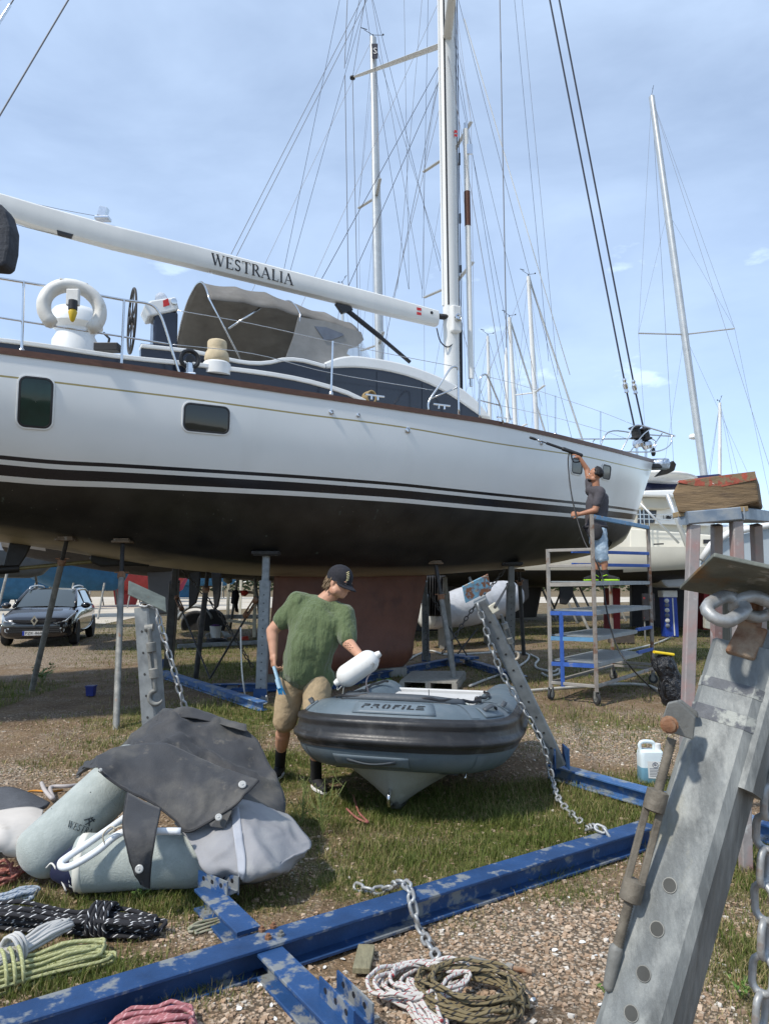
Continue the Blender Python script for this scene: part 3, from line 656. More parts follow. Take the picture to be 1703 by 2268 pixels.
mb = MB(); mb.prism(poly([(361, 665), (372, 660), (376, 675), (362, 679)], .956), -YN*.004); obj('red_mark', mb, M('signal_red', (.55, .03, .03), .5, 0, 0), pod)
mb = MB(); mb.lathe([(.045, 0), (.045, .03), (.02, .035)], bw(385, 668, .95), YN, 14); obj('dial', mb, steel(), pod, smooth=True, auto=30)
mb = MB(); p = bw(357, 662, .8); mb.lathe([(.09, -.02), (.085, .04), (.05, .085), (.004, .1)], p, n=16); dm = obj('compass_dome', mb, M('clear_dome', (.6, .62, .66), .05, 0, 0, alpha=.45), bn, smooth=True)
# small hardware by the helm
p = bw(238, 770, 1.9); mb = MB(); mb.box(p, (.3, .14, .1)); mb.tube([p, p+V((.02, 0, .12)), p+V((-.06, 0, .2))], .018, 6); obj('engine_control', mb, black(), yacht, bevel=.01)
# white dome forward of the pushpit
p = bw(166, 775, 1.15); mb = MB(); mb.lathe([(.3, -.1), (.29, .1), (.24, .2), (.25, .26), (.34, .32), (.335, .45), (.28, .53), (.15, .575), (.004, .585)], p, n=30); obj('white_dome', mb, white(), yacht, smooth=True, auto=40)
# ------------------------------------------------- rails and lifelines
def tube_px(name, pts, r, mat, parent, n=8, sm=6):
    P = [bw(x, y, w_) for x, y, w_ in pts]; mb = MB(); mb.tube(crv(P, sm) if sm > 1 else P, r, n); return obj(name, mb, mat, parent, smooth=True)
def stanchion(x0, y0, y1, w_, r=.014, top=None):
    p = bw(x0, y1, w_); q = bw(x0+(top or 0), y0, w_); mb = MB(); mb.cyl(p, q, r, n=8); mb.lathe([(.035, 0), (.03, .03), (.018, .05)], p, n=10); return obj('stanchion', mb, steel(), yacht, smooth=True, auto=40)
W2 = 2.4
pr = obj('stern_rail', MB().tube(crv([bw(x, y, W2) for x, y in ((-60, 606), (0, 616), (150, 641), (269, 663), (330, 673), (352, 692), (366, 725), (384, 785), (399, 832))], 5), .017, 8), steel(), yacht, smooth=True)
tube_px('lower_tube', [(-60, 694, W2), (0, 703, W2), (140, 725, W2), (264, 744, W2), (376, 762, W2)], .012, steel(), pr)
stanchion(48, 622, 780, W2, .016, 5); stanchion(269, 664, 812, W2, .016, 6)
mb = MB(); mb.tube(crv([bw(x, y, W2) for x, y in ((304, 735, ), (272, 700), (276, 668), (300, 640), (318, 668), (316, 720))], 4), .004, 6)
stanchion(733, 755, 874, 2.33, .014, 4)
gate = [obj('gate_rail', MB().tube(crv([bw(x, y, 2.2) for x, y in q], 4), .016, 8), steel(), yacht, smooth=True) for q in (
    ((949, 910), (950, 888), (975, 850), (996, 818), (1008, 812), (1015, 822), (1015, 870), (1016, 917)),
    ((1062, 930), (1062, 880), (1063, 840), (1070, 830), (1080, 833), (1096, 870), (1110, 905), (1114, 938)))]
for g_, q in zip(gate, (((1013, 858), (955, 882)), ((1062, 886), (1108, 898)))): tube_px('cross_tube', [(q[0][0], q[0][1], 2.2), (q[1][0], q[1][1], 2.2)], .012, steel(), g_, sm=1)
stanchion(1230, 876, 964, 1.35); stanchion(1330, 911, 990, .8)
def wire_px(pts, r=.005, name='lifeline', mat=None, par=None): return tube_px(name, pts, r, mat or steel(), par or yacht, 6, 5)
wire_px([(393, 687, W2), (560, 717, 2.36), (737, 757, 2.33), (870, 785, 2.25), (1000, 810, 2.2)])
wire_px([(376, 762, W2), (560, 783, 2.36), (734, 826, 2.33), (960, 864, 2.25)])
wire_px([(1080, 834, 2.0), (1150, 852, 1.7), (1231, 878, 1.35), (1331, 912, .8), (1407, 942, .42)])
wire_px([(1108, 898, 2.0), (1231, 925, 1.35), (1331, 953, .8), (1390, 972, .45)])
# pulpit at the bow
pul = obj('pulpit', MB().tube(crv([V(bw(1375, 1000, .42)), bw(1390, 972, .44), bw(1407, 942, .42), bw(1450, 951, .35), bw(1484, 962, .2), Yp(-.75, 0, 4.92), Yp(-.6, -.2, 4.95), Yp(-.1, -.4, 4.98), Yp(.7, -.55, 4.98), Yp(1.0, -.62, 4.4)], 6), .016, 8), steel(), yacht, smooth=True)
tube_px('lower_hoop', [(1372, 1000, .42), (1420, 1001, .36), (1462, 998, .2), (1484, 985, .08), (1488, 966, .05)], .014, steel(), pul)
tube_px('brace', [(1396, 1000, .42), (1422, 965, .40), (1440, 950, .37)], .013, steel(), pul)
tube_px('brace', [(1440, 998, .3), (1466, 960, .28)], .013, steel(), pul, sm=1)
tube_px('far_tube', [(1270, 972, -.7), (1370, 972, -.5), (1440, 971, -.3), (1452, 985, -.2), (1446, 1000, -.2)], .014, steel(), pul)
tube_px('brace', [(1308, 985, -.6), (1318, 972, -.62)], .013, steel(), pul, sm=1)
mb = MB(); mb.box(Yp(2.2, 0, 4.32), (.5, .5, .34)); obj('deck_hatch', mb, M('pale_grey_gelcoat', (.42, .45, .47), .5, 0, .1, 4), yacht, bevel=.02)
# mooring cleats on the gunwale
for x, y in ((590, 0),): pass
for x, y, w_ in ((978, 908, 2.12), (1118, 936, 1.75), (830, 888, 2.25)):
    p = bw(x, y, w_)+V((0, 0, .02)); mb = MB(); mb.bar(p-YA*.15+V((0, 0, .06)), p+YA*.15+V((0, 0, .06)), .03, .025, bevel=.008); mb.cyl(p-YA*.05, p-YA*.05+V((0, 0, .06)), .015, n=8); mb.cyl(p+YA*.05, p+YA*.05+V((0, 0, .06)), .015, n=8); obj('cleat', mb, steel(), yacht, smooth=True, auto=40)
# ------------------------------------------------- mast
TM = 5.14
def oval(c, ta, wa, n=20): return [c + YA*(math.cos(2*math.pi*k/n)*ta) + YN*(math.sin(2*math.pi*k/n)*wa) for k in range(n)]
mb = MB(); mb.grid([oval(Yp(TM+.008*(z-4), 0, z), .165, .115) for z in (3.9, 8, 14, 20, 24.5)], closed=True, flip=True); mb.f.append(tuple(range(80, 100))); mb.mi.append(0)
mast = obj('mast', mb, alum(), yacht, smooth=True, auto=60)
mb = MB(); mb.bar(Yp(TM+.175, .0, 6.9), Yp(TM+.008*18+.175, .0, 24), .05, .06, up=YA); obj('sail_track', mb, alum(), mast)
mb = MB(); mb.bar(Yp(TM+.125, .087, 6.9), Yp(TM+.008*18+.125, .087, 24), .02, .03, up=YA); obj('track_slot', mb, black(), mast)
for w_ in (-.02, .04):
    mb = MB(); mb.cyl(Yp(TM-.19, w_, 4.6), Yp(TM-.19+.05, w_, 24), .009, n=6); obj('halyard', mb, dline(), mast)
for z0, z1 in ((5.0, 6.6), (7.6, 7.75), (8.6, 8.8), (9.8, 10.05)):
    mb = MB(); mb.bar(Yp(TM-.17, .06, z0), Yp(TM-.17, .06, z1), .03, .03, up=YA); obj('halyard_exit', mb, black(), mast)
zs = bw(985, 92, 0).z
for s in (1, -1):
    c0 = Yp(TM+.1, .08*s, zs); c1 = Yp(TM+1.12, 2.25*s, zs+.42); d = (c1-c0); mb = MB(); rr = []
    for f, ch, tk in ((0, .2, .055), (.5, .17, .045), (.93, .11, .035), (1, .05, .02)): rr.append([c0+d*f + YA*(math.cos(a)*ch*.5) + V((0, 0, math.sin(a)*tk*.5)) for a in np.linspace(0, 6.283, 13)[:-1]])
    mb.grid(rr, closed=True); obj('spreader', mb, alum(), mast, smooth=True, auto=60)
    mb = MB(); mb.lathe([(.03, -.03), (.06, -.02), (.06, .02), (.03, .03)], c1, n=12); obj('spreader_tip', mb, black(), mast, smooth=True)
# gooseneck, vang, instruments
gn = bw(1000, 712, .0); mb = MB(); mb.box(gn+YN*.11, (.2, .2, .52), Matrix.Rotation(math.atan2(YA.y, YA.x), 3, 'Z')); g0 = obj('gooseneck', mb, alum(), mast, bevel=.03)
mb = MB(); mb.lathe([(.075, 0), (.075, .05), (.05, .06), (.03, .03)], gn+YN*.21, YN, 16); obj('pivot', mb, steel(), g0, smooth=True, auto=30)
mb = MB(); mb.cyl(bw(970, 700, .03), bw(1000, 703, .03), .055, n=12); obj('boom_pin', mb, black(), g0, smooth=True)
mb = MB(); mb.tube(crv([bw(x, y, .1) for x, y in ((967, 726), (975, 755), (990, 768), (1003, 760), (1005, 745))], 5), .012, 6); obj('cable', mb, black(), g0, smooth=True)
mb = MB(); mb.box(Yp(TM+.05, .10, 5.95), (.1, .1, .5)); 
# whisker pole stowed up the mast front
pole = obj('whisker_pole', MB().tube([bw(1031, 286, .0), bw(1036, 500, 0), bw(1043, 838, 0)], .055, 12), alum(), yacht, smooth=True, auto=50)
mb = MB(); mb.cyl(bw(1034.3, 424, 0), bw(1036, 500, 0), .062, n=14); obj('leather_sleeve', mb, M('brown_leather', (.09, .033, .018), .6, 0, .2, 30), pole, smooth=True, auto=40)
mb = MB(); mb.cyl(bw(1031, 288, 0), bw(1030, 272, 0), .03, n=10); mb.box(bw(1031, 280, 0), (.08, .05, .12)); mb.cyl(bw(1043, 838, 0), bw(1043.5, 856, 0), .035, n=10); mb.box(bw(1040, 330, .06), (.12, .05, .2)); obj('pole_end', mb, steel(), pole)
# ------------------------------------------------- boom
ctr = [(-90, 432), (0, 455), (78, 480), (250, 527), (430, 570), (640, 623), (860, 679), (966, 706)]; hts = [44, 47, 51, 49, 47, 43, 39, 33]
mb = MB(); rr = []
for (x, y), h_ in zip(ctr, hts):
    c = bw(x, y, 0); hh = (bw(x, y-h_/2, 0)-bw(x, y+h_/2, 0)).z/2; wd = .115
    rr.append([c + YN*(wd*a) + V((0, 0, hh*b)) for a, b in ((-.55, 1), (-.9, .8), (-1, .3), (-1, -.5), (-.75, -.9), (-.3, -1), (.3, -1), (.75, -.9), (1, -.5), (1, .3), (.9, .8), (.55, 1))])
mb.grid(rr, closed=True); mb.f.append(tuple(range(12))); mb.f.append(tuple(84+k for k in range(12))[::-1]); mb.mi += [0, 0]
boom = obj('boom', mb, alum(), yacht, smooth=True, auto=35)
mb = MB(); c = bw(228, 484, 0); mb.box(c, (.22, .14, .05)); mb.box(c+V((0, 0, .1)), (.13, .1, .16), Matrix.Rotation(.25, 3, 'Y')); obj('boom_block', mb, steel(), boom, bevel=.01)
mb = MB(); mb.prism([bw(x, y, .0)+V((0, 0, 0)) for x, y in ((125, 515), (162, 525), (158, 529), (128, 521))], YN*.1); obj('sheet_slot', mb, black(), boom)
mb = MB(); mb.prism(poly([(745, 670), (778, 678), (782, 686), (760, 692)], .05), -YN*.1); mb.cyl(bw(765, 684, 0), bw(845, 748, 0), .045, n=12); mb.cyl(bw(840, 744, 0), bw(908, 802, 0), .035, n=12); obj('vang', mb, black(), yacht, smooth=True, auto=40)
for x in (467, 130): pass
for (x, y) in ((466, 599),): mb = MB(); mb.lathe([(.05, 0), (.04, -.03), (.01, -.035)], bw(x, y, .0), n=10); obj('boom_eye', mb, steel(), boom)
# ------------------------------------------------- standing rigging
def stay(name, a, b, r, mat, parent=None): mb = MB(); mb.cyl(a, b, r, n=7); return obj(name, mb, mat, parent or yacht, smooth=True, auto=60)
for xs_ in (((1212, -30), (1385, 854), (1408, 958)), ((1233, -30), (1405, 857), (1428, 962))):
    a, b, c = [bw(x, y, 0) for x, y in xs_]; up = a+(a-b)*.62
    f = stay('furled_stay', up, b, .019, dline()); stay('lower_foil', b, c, .02, dline(), f)
    mb = MB(); d = (a-b).normalized(); mb.lathe([(.03, -.16), (.05, -.14), (.035, -.08), (.055, -.04), (.06, .03), (.03, .07), (.045, .12), (.03, .16)], b, d, 12); obj('halyard_swivel', mb, steel(), f, smooth=True, auto=30)
    mb = MB(); mb.lathe([(.05, -.03), (.14, 0), (.14, .03), (.10, .05), (.10, .2), (.14, .22), (.14, .25), (.03, .28)], c-d*.12, d, 18); dr = obj('furling_drum', mb, black(), f, smooth=True, auto=30)
    mb = MB(); mb.bar(c-d*.12, Yp(yloc(c)[0]-.0, 0, 4.25), .05, .03, up=YA); mb.lathe([(.09, 0), (.12, .08), (.1, .16), (.03, .18)], c-d*.33, d, 12); obj('drum_base', mb, steel(), f, smooth=True, auto=30)
topP = Yp(TM+1.12, 2.25, zs+.42); topN = Yp(TM+1.12, -2.25, zs+.42)
chS = Yp(TM+.95, hb(6.1)-.12, ZD(6.1)+.02); chP = Yp(TM+.95, -hb(6.1)+.12, ZD(6.1)+.02)
for a, b, r in ((Yp(TM+.1, -.1, 24), topN, .006), (topN, chP, .008), (Yp(TM+.1, .1, 12.0), Yp(TM+.3, 2.2, 4.2), .006), (Yp(TM+.1, -.1, 12.0), chP, .006), (Yp(TM+1.2, 2.2, 19), topP, .007)):
    stay('shroud', a, b, r, wire())
# shroud that comes down in front of the sky right of the mast
stay('shroud', bw(1106, -40, 1.2), bw(1125, 935, 1.75), .010, wire())
mb = MB(); mb.cyl(bw(1121, 790, 1.7), bw(1124, 935, 1.75), .03, n=10); mb.lathe([(.03, 0), (.02, .1), (.008, .16)], bw(1121, 790, 1.7), n=10); obj('shroud_sleeve', mb, alum(), yacht, smooth=True, auto=40)
# running lines read off against the sky, in planes of the rig
for (x0, y0, x1, y1, w_, r, mt) in ((810, -20, 512, 562, -.4, .006, wire), (822, -20, 524, 566, -.4, .006, wire), (764, 165, 772, 660, -1.2, .008, wire), (770, -20, 763, 150, -1.2, .008, wire), (800, -20, 766, 140, -1.2, .005, dline),
    (972, 145, 700, 640, -.3, .006, dline), (976, 170, 760, 660, -.3, .006, dline), (983, 200, 870, 660, -.2, .005, wire),
    (1028, 40, 1262, 830, -.8, .011, alum), (331, -305, -208, 605, .6, .012, wire), (253, -351, -305, 521, .6, .010, wire), (22, 10, -6, 54, .6, .022, steel)):
    stay('running_line', bw(x0, y0, w_), bw(x1, y1, w_), r, mt())
for q in ((895, 0, 906, 640), (935, -10, 880, 640), (948, 0, 935, 660), (1040, 300, 1120, 800), (1046, 340, 1130, 760), (1065, 330, 1200, 900), (855, 180, 935, 640), (838, 200, 905, 640), (856, 120, 975, 600), (1150, 110, 1215, 800), (1175, 200, 1235, 830), (690, 300, 620, 640), (740, 250, 640, 610)):
    stay('running_line', bw(q[0]+(q[0]-q[2])*(q[1]+60)/(q[3]-q[1]), -60, -1.6), bw(q[2], q[3], -1.6), .0045, wire() if q[0] % 2 else dline())
wire_px([(0, 432, .0), (120, 460, 0), (215, 478, 0)], .004, 'reefing_line', wire())
wire_px([(24, 492, .0), (70, 506, 0), (160, 526, 0)], .004, 'reefing_line', wire())
# ------------------------------------------------- anchor on the stem
mb = MB(); c = bw(1450, 1026, 0); mb.lathe([(.12, -.2), (.13, -.15), (.13, .12), (.11, .18), (.05, .2)], bw(1462, 1028, .05), (YN*.7-YA*.7), 18)
ro = obj('bow_roller', mb, M('crumpled_foil_cover', (.45, .5, .56), .3, .6, .3, 25, 1.0, 30), yacht, smooth=True, auto=50)
mb = MB(); mb.box(bw(1448, 1030, .0)+V((0, 0, -.03)), (.3, .2, .1)); obj('roller_bracket', mb, black(), ro, bevel=.02)
an = obj('anchor', MB().bar(bw(1440, 1030, 0), bw(1478, 1022, 0), .04, .07), galv_old(), yacht)
P = [bw(x, y, w_) for x, y, w_ in ((1452, 1056, 0), (1478, 1030, .1), (1492, 1020, .16), (1498, 1028, .12), (1494, 1042, .0), (1478, 1050, -.05))]; mb = MB(); mb.prism(P, V((-.03, .05, .0))); obj('fluke', mb, M('dark_anchor_steel', (.06, .058, .055), .6, .3, .2, 10), an, bevel=.01)
mb = MB(); mb.lathe([(.03, -.05), (.05, 0), (.04, .1), (.02, .14)], bw(1447, 1005, -.05), n=10); obj('shackle', mb, black(), an, smooth=True)
# ------------------------------------------------- stern gear below the water line
stg = M('black_antifouling', (.012, .011, .010), .5, 0, .3, 6, .2, 60)
P = [bw(x, y, .0) for x, y in ((30, 1160), (62, 1172), (71, 1205), (58, 1232), (42, 1256), (6, 1258), (22, 1200))]; mb = MB(); mb.prism([p+YN*.035 for p in P], -YN*.07); br = obj('shaft_bracket', mb, stg, yacht, bevel=.02)
mb = MB(); mb.cyl(bw(-25, 1264, 0), bw(43, 1259, 0), .07, .06, n=14); obj('bracket_hub', mb, stg, br, smooth=True, auto=40)
mb = MB(); mb.cyl(bw(-30, 1266, 0), bw(215, 1243, 0), .028, n=12); obj('propeller_shaft', mb, M('bronze_shaft', (.22, .19, .09), .5, .5, .25, 12), yacht, smooth=True, auto=40)
P = [bw(x, y, 0) for x, y in ((198, 1236), (206, 1224), (222, 1222), (330, 1230), (330, 1256), (300, 1254), (222, 1256), (204, 1248))]; mb = MB(); mb.prism([p+YN*.08 for p in P], -YN*.16); obj('shaft_skeg', mb, stg, yacht, bevel=.03)
P = [bw(x, y, .0) for x, y in ((325, 1245), (391, 1255), (384, 1362), (352, 1366), (328, 1330))]; mb = MB(); mb.prism([p-YN*.42 for p in P], -YN*.1); 
t, z = hull_px(1346, 1206); mb = MB(); mb.lathe([(.10, -.03), (.115, .0), (.115, .006), (.09, .008), (.085, -.02)], hp(t, z, .01), (hp(t, z, .05)-hp(t, z)).normalized(), 24); obj('thruster_tunnel', mb, stg, yacht, smooth=True, auto=30)
# ------------------------------------------------- lettering
def stroke_poly(segs):                                        # each seg: (x0,y0,x1,y1,thickness) as quads
    o = []
    for (x0, y0, x1, y1, th) in segs:
        d = V((x1-x0, y1-y0)); d.normalize(); n = V((-d.y, d.x))*(th/2)
        o.append([(x0+n.x, y0+n.y), (x1+n.x, y1+n.y), (x1-n.x, y1-n.y), (x0-n.x, y0-n.y)])
    return o
def arc(cx, cy, rx, ry, a0, a1, th0, th1, n=10):
    o = []
    for i in range(n):
        q = []
        for j in (i, i+1):
            a = R_(a0+(a1-a0)*j/n); f = abs(math.cos(a)); th = th1+(th0-th1)*f
            q.append(((cx+math.cos(a)*(rx+th/2), cy+math.sin(a)*(ry+th/2)), (cx+math.cos(a)*(rx-th/2), cy+math.sin(a)*(ry-th/2))))
        o.append([q[0][0], q[1][0], q[1][1], q[0][1]])
    return o
K, k_ = .15, .05
SERIF = {'W': (1.15, stroke_poly([(.1, .97, .36, .02, K), (.36, .02, .58, .97, k_), (.52, .97, .8, .02, K), (.8, .02, 1.06, .97, k_), (0, .98, .24, .98, .05), (.42, .98, .66, .98, .05), (.96, .98, 1.16, .98, .05)])),
 'E': (.72, stroke_poly([(.18, 0, .18, 1, K), (.05, .975, .62, .975, k_), (.05, .025, .66, .025, k_), (.2, .52, .5, .52, k_), (.62, 1, .6, .82, .05), (.66, 0, .68, .22, .05), (.5, .62, .5, .42, .04)])),
 'S': (.62, arc(.3, .74, .19, .21, 20, 270, .11, .12) + arc(.3, .27, .2, .22, 90, -160, .12, .11) + stroke_poly([(.5, .97, .5, .78, .04), (.09, .02, .09, .24, .04)])),
 'T': (.78, stroke_poly([(.39, 0, .39, 1, K), (.03, .975, .75, .975, k_), (.24, .02, .54, .02, .05), (.04, 1, .03, .78, .05), (.74, 1, .75, .78, .05)])),
 'R': (.80, stroke_poly([(.18, 0, .18, 1, K), (.05, .975, .4, .975, k_), (.05, .02, .32, .02, .05), (.2, .5, .4, .5, k_), (.38, .5, .72, .03, K), (.64, .02, .82, .02, .05)]) + arc(.38, .737, .2, .237, 90, -90, K, k_)),
 'A': (.9, stroke_poly([(.1, .02, .42, .98, k_), (.42, .98, .76, .02, K), (.2, .34, .62, .34, k_), (0, .02, .22, .02, .05), (.6, .02, .9, .02, .05)])),
 'L': (.68, stroke_poly([(.18, 0, .18, 1, K), (.05, .975, .32, .975, .05), (.05, .025, .62, .025, k_), (.62, 0, .64, .24, .05)])),
 'I': (.36, stroke_poly([(.18, 0, .18, 1, K), (.04, .975, .32, .975, .05), (.04, .025, .32, .025, .05)]))}
def letter_word(txt, font, fn, th, gap=.06):                # fn maps (u, v) in cap heights to a point; th = outward thickness vector
    mb = MB(); u = 0
    for i, ch in enumerate(txt):
        adv, ps = font[ch]
        for j, p in enumerate(ps): mb.prism([fn(u+a, b) for a, b in p], th*(1+.12*((i+j) % 7)))
        u += adv+gap
    return mb
tw = sum(SERIF[c][0]+.06 for c in 'WESTRALIA')-.06
o0, o1, up_ = bw(468, 585, .116), bw(650, 632, .116), bw(469, 559, .116)-bw(469, 585, .116)
mb = letter_word('WESTRALIA', SERIF, lambda u, v: o0 + (o1-o0)*(u/tw) + up_*v, YN*.002); obj('lettering', mb, M('black_vinyl_lettering', (.012, .012, .014), .5, 0, 0), boom)
redm = M('signal_red', (.55, .03, .03), .5)
for cx, cy, w_, par in ((928, 689, .116, boom),):
    for k, q in enumerate((((-5, -9), (5, -7), (5, -1), (-5, -3)), ((-5, 1), (5, 3), (5, 9), (-5, 7)))): mb = MB(); mb.prism([bw(cx+a, cy+b, w_) for a, b in q], YN*.003); obj('maker_emblem', mb, redm, par)
mb = MB(); mb.lathe([(.03, 0), (.03, .004), (.02, .006)], bw(956, 692, .115), YN, 14); obj('emblem_ring', mb, black(), boom)
for k, q in enumerate((((-4, -8), (3, -7), (3, -1), (-4, -2)), ((-4, 1), (3, 2), (3, 7), (-4, 6)))): mb = MB(); mb.prism([bw(1010+a, 295+b, .125)+YN*0 for a, b in q], YN*.003); obj('maker_emblem', mb, redm, mast)
# ------------------------------------------------- horseshoe buoy hung on the stern rail (its own thing)
hb0 = bw(160, 690, 2.47); buoy = thing('horseshoe_lifebuoy', hb0, 'white padded horseshoe lifebuoy hanging on the yacht stern rail', 'lifebuoy')
ux, uz = YA*-1, V((0, 0, 1)); pts = []
for a in np.linspace(-52, 232, 34):
    r = .295; c_, s_ = math.cos(R_(a)), math.sin(R_(a)); pts.append(hb0 + ux*(c_*r*1.02) + uz*(s_*r*.95+.03))
mb = MB(); mb.tube(pts, [.07]+[.098]*32+[.07], 14, flat=.8)
for i, v in enumerate(mb.v): k = .008*nz(v[0]*14, v[1]*14, v[2]*14); mb.v[i] = (v[0], v[1]+k, v[2]+k)
obj('padded_ring', mb, M('white_vinyl_cover', (.68, .67, .63), .6, 0, .08, 6, .3, 25, c2=(.5, .47, .4), thr=(.6, .75), sc2=5), buoy, smooth=True)
mb = MB(); mb.box(hb0+uz*.13+YN*.11, (.15, .06, .2)); obj('light_bracket', mb, M('pale_grey_plastic', (.6, .6, .58), .5), buoy, bevel=.015)
mb = MB(); mb.cyl(hb0+uz*.08+YN*.15, hb0-uz*.03+YN*.15, .05, n=12); obj('light_clamp', mb, black(), buoy, smooth=True, auto=40)
mb = MB(); mb.lathe([(.035, .02), (.05, -.02), (.03, -.1), (.015, -.13)], hb0-uz*.04+YN*.15, n=12); obj('rescue_light', mb, M('yellow_plastic', (.62, .42, .02), .45, 0, .1), buoy, smooth=True, auto=40)
mb = MB(); mb.tube(crv([hb0+uz*.34+ux*a+YN*(.06+.03*math.sin(a*40)) for a in (-.15, -.08, 0, .08, .15)], 5), .015, 6); obj('lashing', mb, M('white_cord', (.62, .6, .55), .8), buoy, smooth=True)
# ================================================================ chains, props, cradle beams
_links = {}
def link_mesh(L, r, mat, seg=6):
    k = (round(L, 4), round(r, 4), mat.name)
    if k in _links: return _links[k]
    W = L*.62; pts = []
    R0 = W/2-r; X0 = L/2-r-R0
    for a in np.linspace(-90, 90, seg+1): pts.append(V((X0+R0*math.cos(R_(a)), R0*math.sin(R_(a)), 0)))
    for a in np.linspace(90, 270, seg+1): pts.append(V((-X0+R0*math.cos(R_(a)), R0*math.sin(R_(a)), 0)))
    mb = MB(); mb.tube(pts, r, 6, closed=True); me = bpy.data.meshes.new('link'); me.from_pydata(mb.v, [], mb.f); me.polygons.foreach_set('use_smooth', [True]*len(me.polygons)); me.materials.append(mat)
    _links[k] = me; return me
def chain(path, L, r, mat, label, group=None, lift=0.0, jit=.25, dense=True):
    P = crv(path, 8) if len(path) > 2 else [V(p) for p in path]; seg = [(P[i+1]-P[i]).length for i in range(len(P)-1)]; tot = sum(seg); pitch = L-2*r*1.05; n = max(2, int(tot/pitch))
    root = thing('chain', P[0], label, 'chain', group); me = link_mesh(L, r, mat); rs_ = random.Random(int(P[0].x*1000))
    cum = np.concatenate([[0], np.cumsum(seg)])
    def at(s):
        i = min(int(np.searchsorted(cum, s, side='right'))-1, len(seg)-1); f = (s-cum[i])/max(seg[i], 1e-9); return P[i].lerp(P[i+1], min(max(f, 0), 1))
    for k in range(n):
        a, b = at(k*pitch), at((k+1)*pitch); t = (b-a).normalized(); ref = V((0, 0, 1)) if abs(t.z) < .95 else V((0, 1, 0)); s_ = t.cross(ref).normalized(); u = s_.cross(t)
        roll = (math.pi/4 if k % 2 else -math.pi/4) + rs_.uniform(-jit, jit); y_ = s_*math.cos(roll)+u*math.sin(roll); z_ = t.cross(y_)
        o = bpy.data.objects.new('link', me); col.objects.link(o); o.parent = root; o.location = (a+b)/2-P[0]; o.rotation_euler = Matrix((t, y_, z_)).transposed().to_euler()
    return root
chm = M('galvanised_chain', (.36, .37, .37), .5, .4, .25, 40, c2=(.25, .15, .09), thr=(.6, .7), sc2=12)
chd = M('dark_chain', (.09, .085, .08), .6, .3, .25, 40)
def hull_hit(x, y):                                          # pixel to the yacht's bottom
    lo, hi = 5., 16.
    d = ray(x, y)
    for k in range(400):
        Y = 6+.025*k; p = _C + d*(Y/d.y); t, w_, z = yloc(p)
        if 0 < t < 17 and ZB(t) < z < ZD(t) and abs(w_) < hw(t, z): return p
    return dy(x, y, 11)
def square_post(root, p0, p1, a, mat, name='post', holes=0, up=V((0, -1, 0)), bev=.012):
    mb = MB(); mb.bar(p0, p1, a, a, up=up, bevel=bev); o = obj(name, mb, mat, root)
    d = (V(p1)-V(p0)); l = d.length; d.normalize(); s_ = d.cross(up).normalized(); u = s_.cross(d)
    for k in range(holes):
        c = V(p0)+d*(l*(.12+.76*k/max(1, holes-1)))+u*(a/2+.001); m2 = MB(); m2.lathe([(.0095, -.002), (.0095, .0015)], c, u, 12); obj('hole', m2, M('bolt_hole', (.035, .035, .035), .8), o)
    return o
def plate(root, c, e1, e2, th, mat, name='head_plate'):
    c = V(c); e1 = V(e1); e2 = V(e2); n = e1.cross(e2).normalized(); mb = MB(); mb.prism([c-e1-e2, c+e1-e2, c+e1+e2, c-e1+e2], n*th); return obj(name, mb, mat, root, bevel=.004)
def prop_pole(bx, by, tx, ty, r, label, mat=None, top=None, frac=.78, foot=True, name='boat_prop'):
    p = gz(bx, by); p.z = gz_h(p.x, p.y); q = top or hull_hit(tx, ty); root = thing(name, p, label, 'boat prop', 'pole props under the yacht'); d = (q-p).normalized(); m_ = p.lerp(q, frac)
    mb = MB(); mb.cyl(p-d*.02, m_, r, n=14); obj('tube', mb, mat or galv_old(), root, smooth=True, auto=40)
    mb = MB(); mb.cyl(m_-d*.05, q-d*.03, r*.72, n=12); obj('screw', mb, M('dark_greasy_screw', (.045, .042, .04), .55, .4, .3, 30), root, smooth=True, auto=40)
    mb = MB(); mb.lathe([(r*1.25, -.03), (r*1.35, 0), (r*1.25, .05), (r, .055)], m_, d, 14); obj('collar', mb, rust(), root, smooth=True, auto=30)
    mb = MB(); mb.cyl(m_+d*.06-V((.09, 0, 0)), m_+d*.06+V((.09, 0, 0)), .009, n=6); obj('turning_bar', mb, rust(), root)
    mb = MB(); mb.box(q-d*.03, (.24, .2, .03)); mb.box(q, (.2, .17, .04)); obj('pad', mb, M('old_wood_pad', (.13, .09, .055), .85, 0, .3, 12, .5, 40, c2=(.3, .28, .25), thr=(.55, .65), sc2=9), root, bevel=.006)
    return root
prop_pole(70, 1531, 149, 1192, .040, 'slanting steel prop pole standing beside the parked car', frac=.86)
prop_pole(257, 1615, 272, 1196, .038, 'upright pale steel prop pole with a wooden pad under the stern')
prop_pole(434, 1500, 461, 1246, .045, 'dark steel prop pole rising from the blue beam behind the chains', mat=M('dark_painted_steel', (.075, .075, .075), .55, .2, .3, 9), top=dy(462, 1252, 11.2), frac=.8)
prop_pole(1009, 1522, 964, 1244, .044, 'steel prop pole standing beside the pallet under the bow half', frac=.7)
prop_pole(1160, 1452, 1149, 1262, .045, 'thin black prop pole standing beside the coiled hose', mat=M('dark_painted_steel', (.075, .075, .075), .55), top=dy(1149, 1262, 14.9), frac=.85)
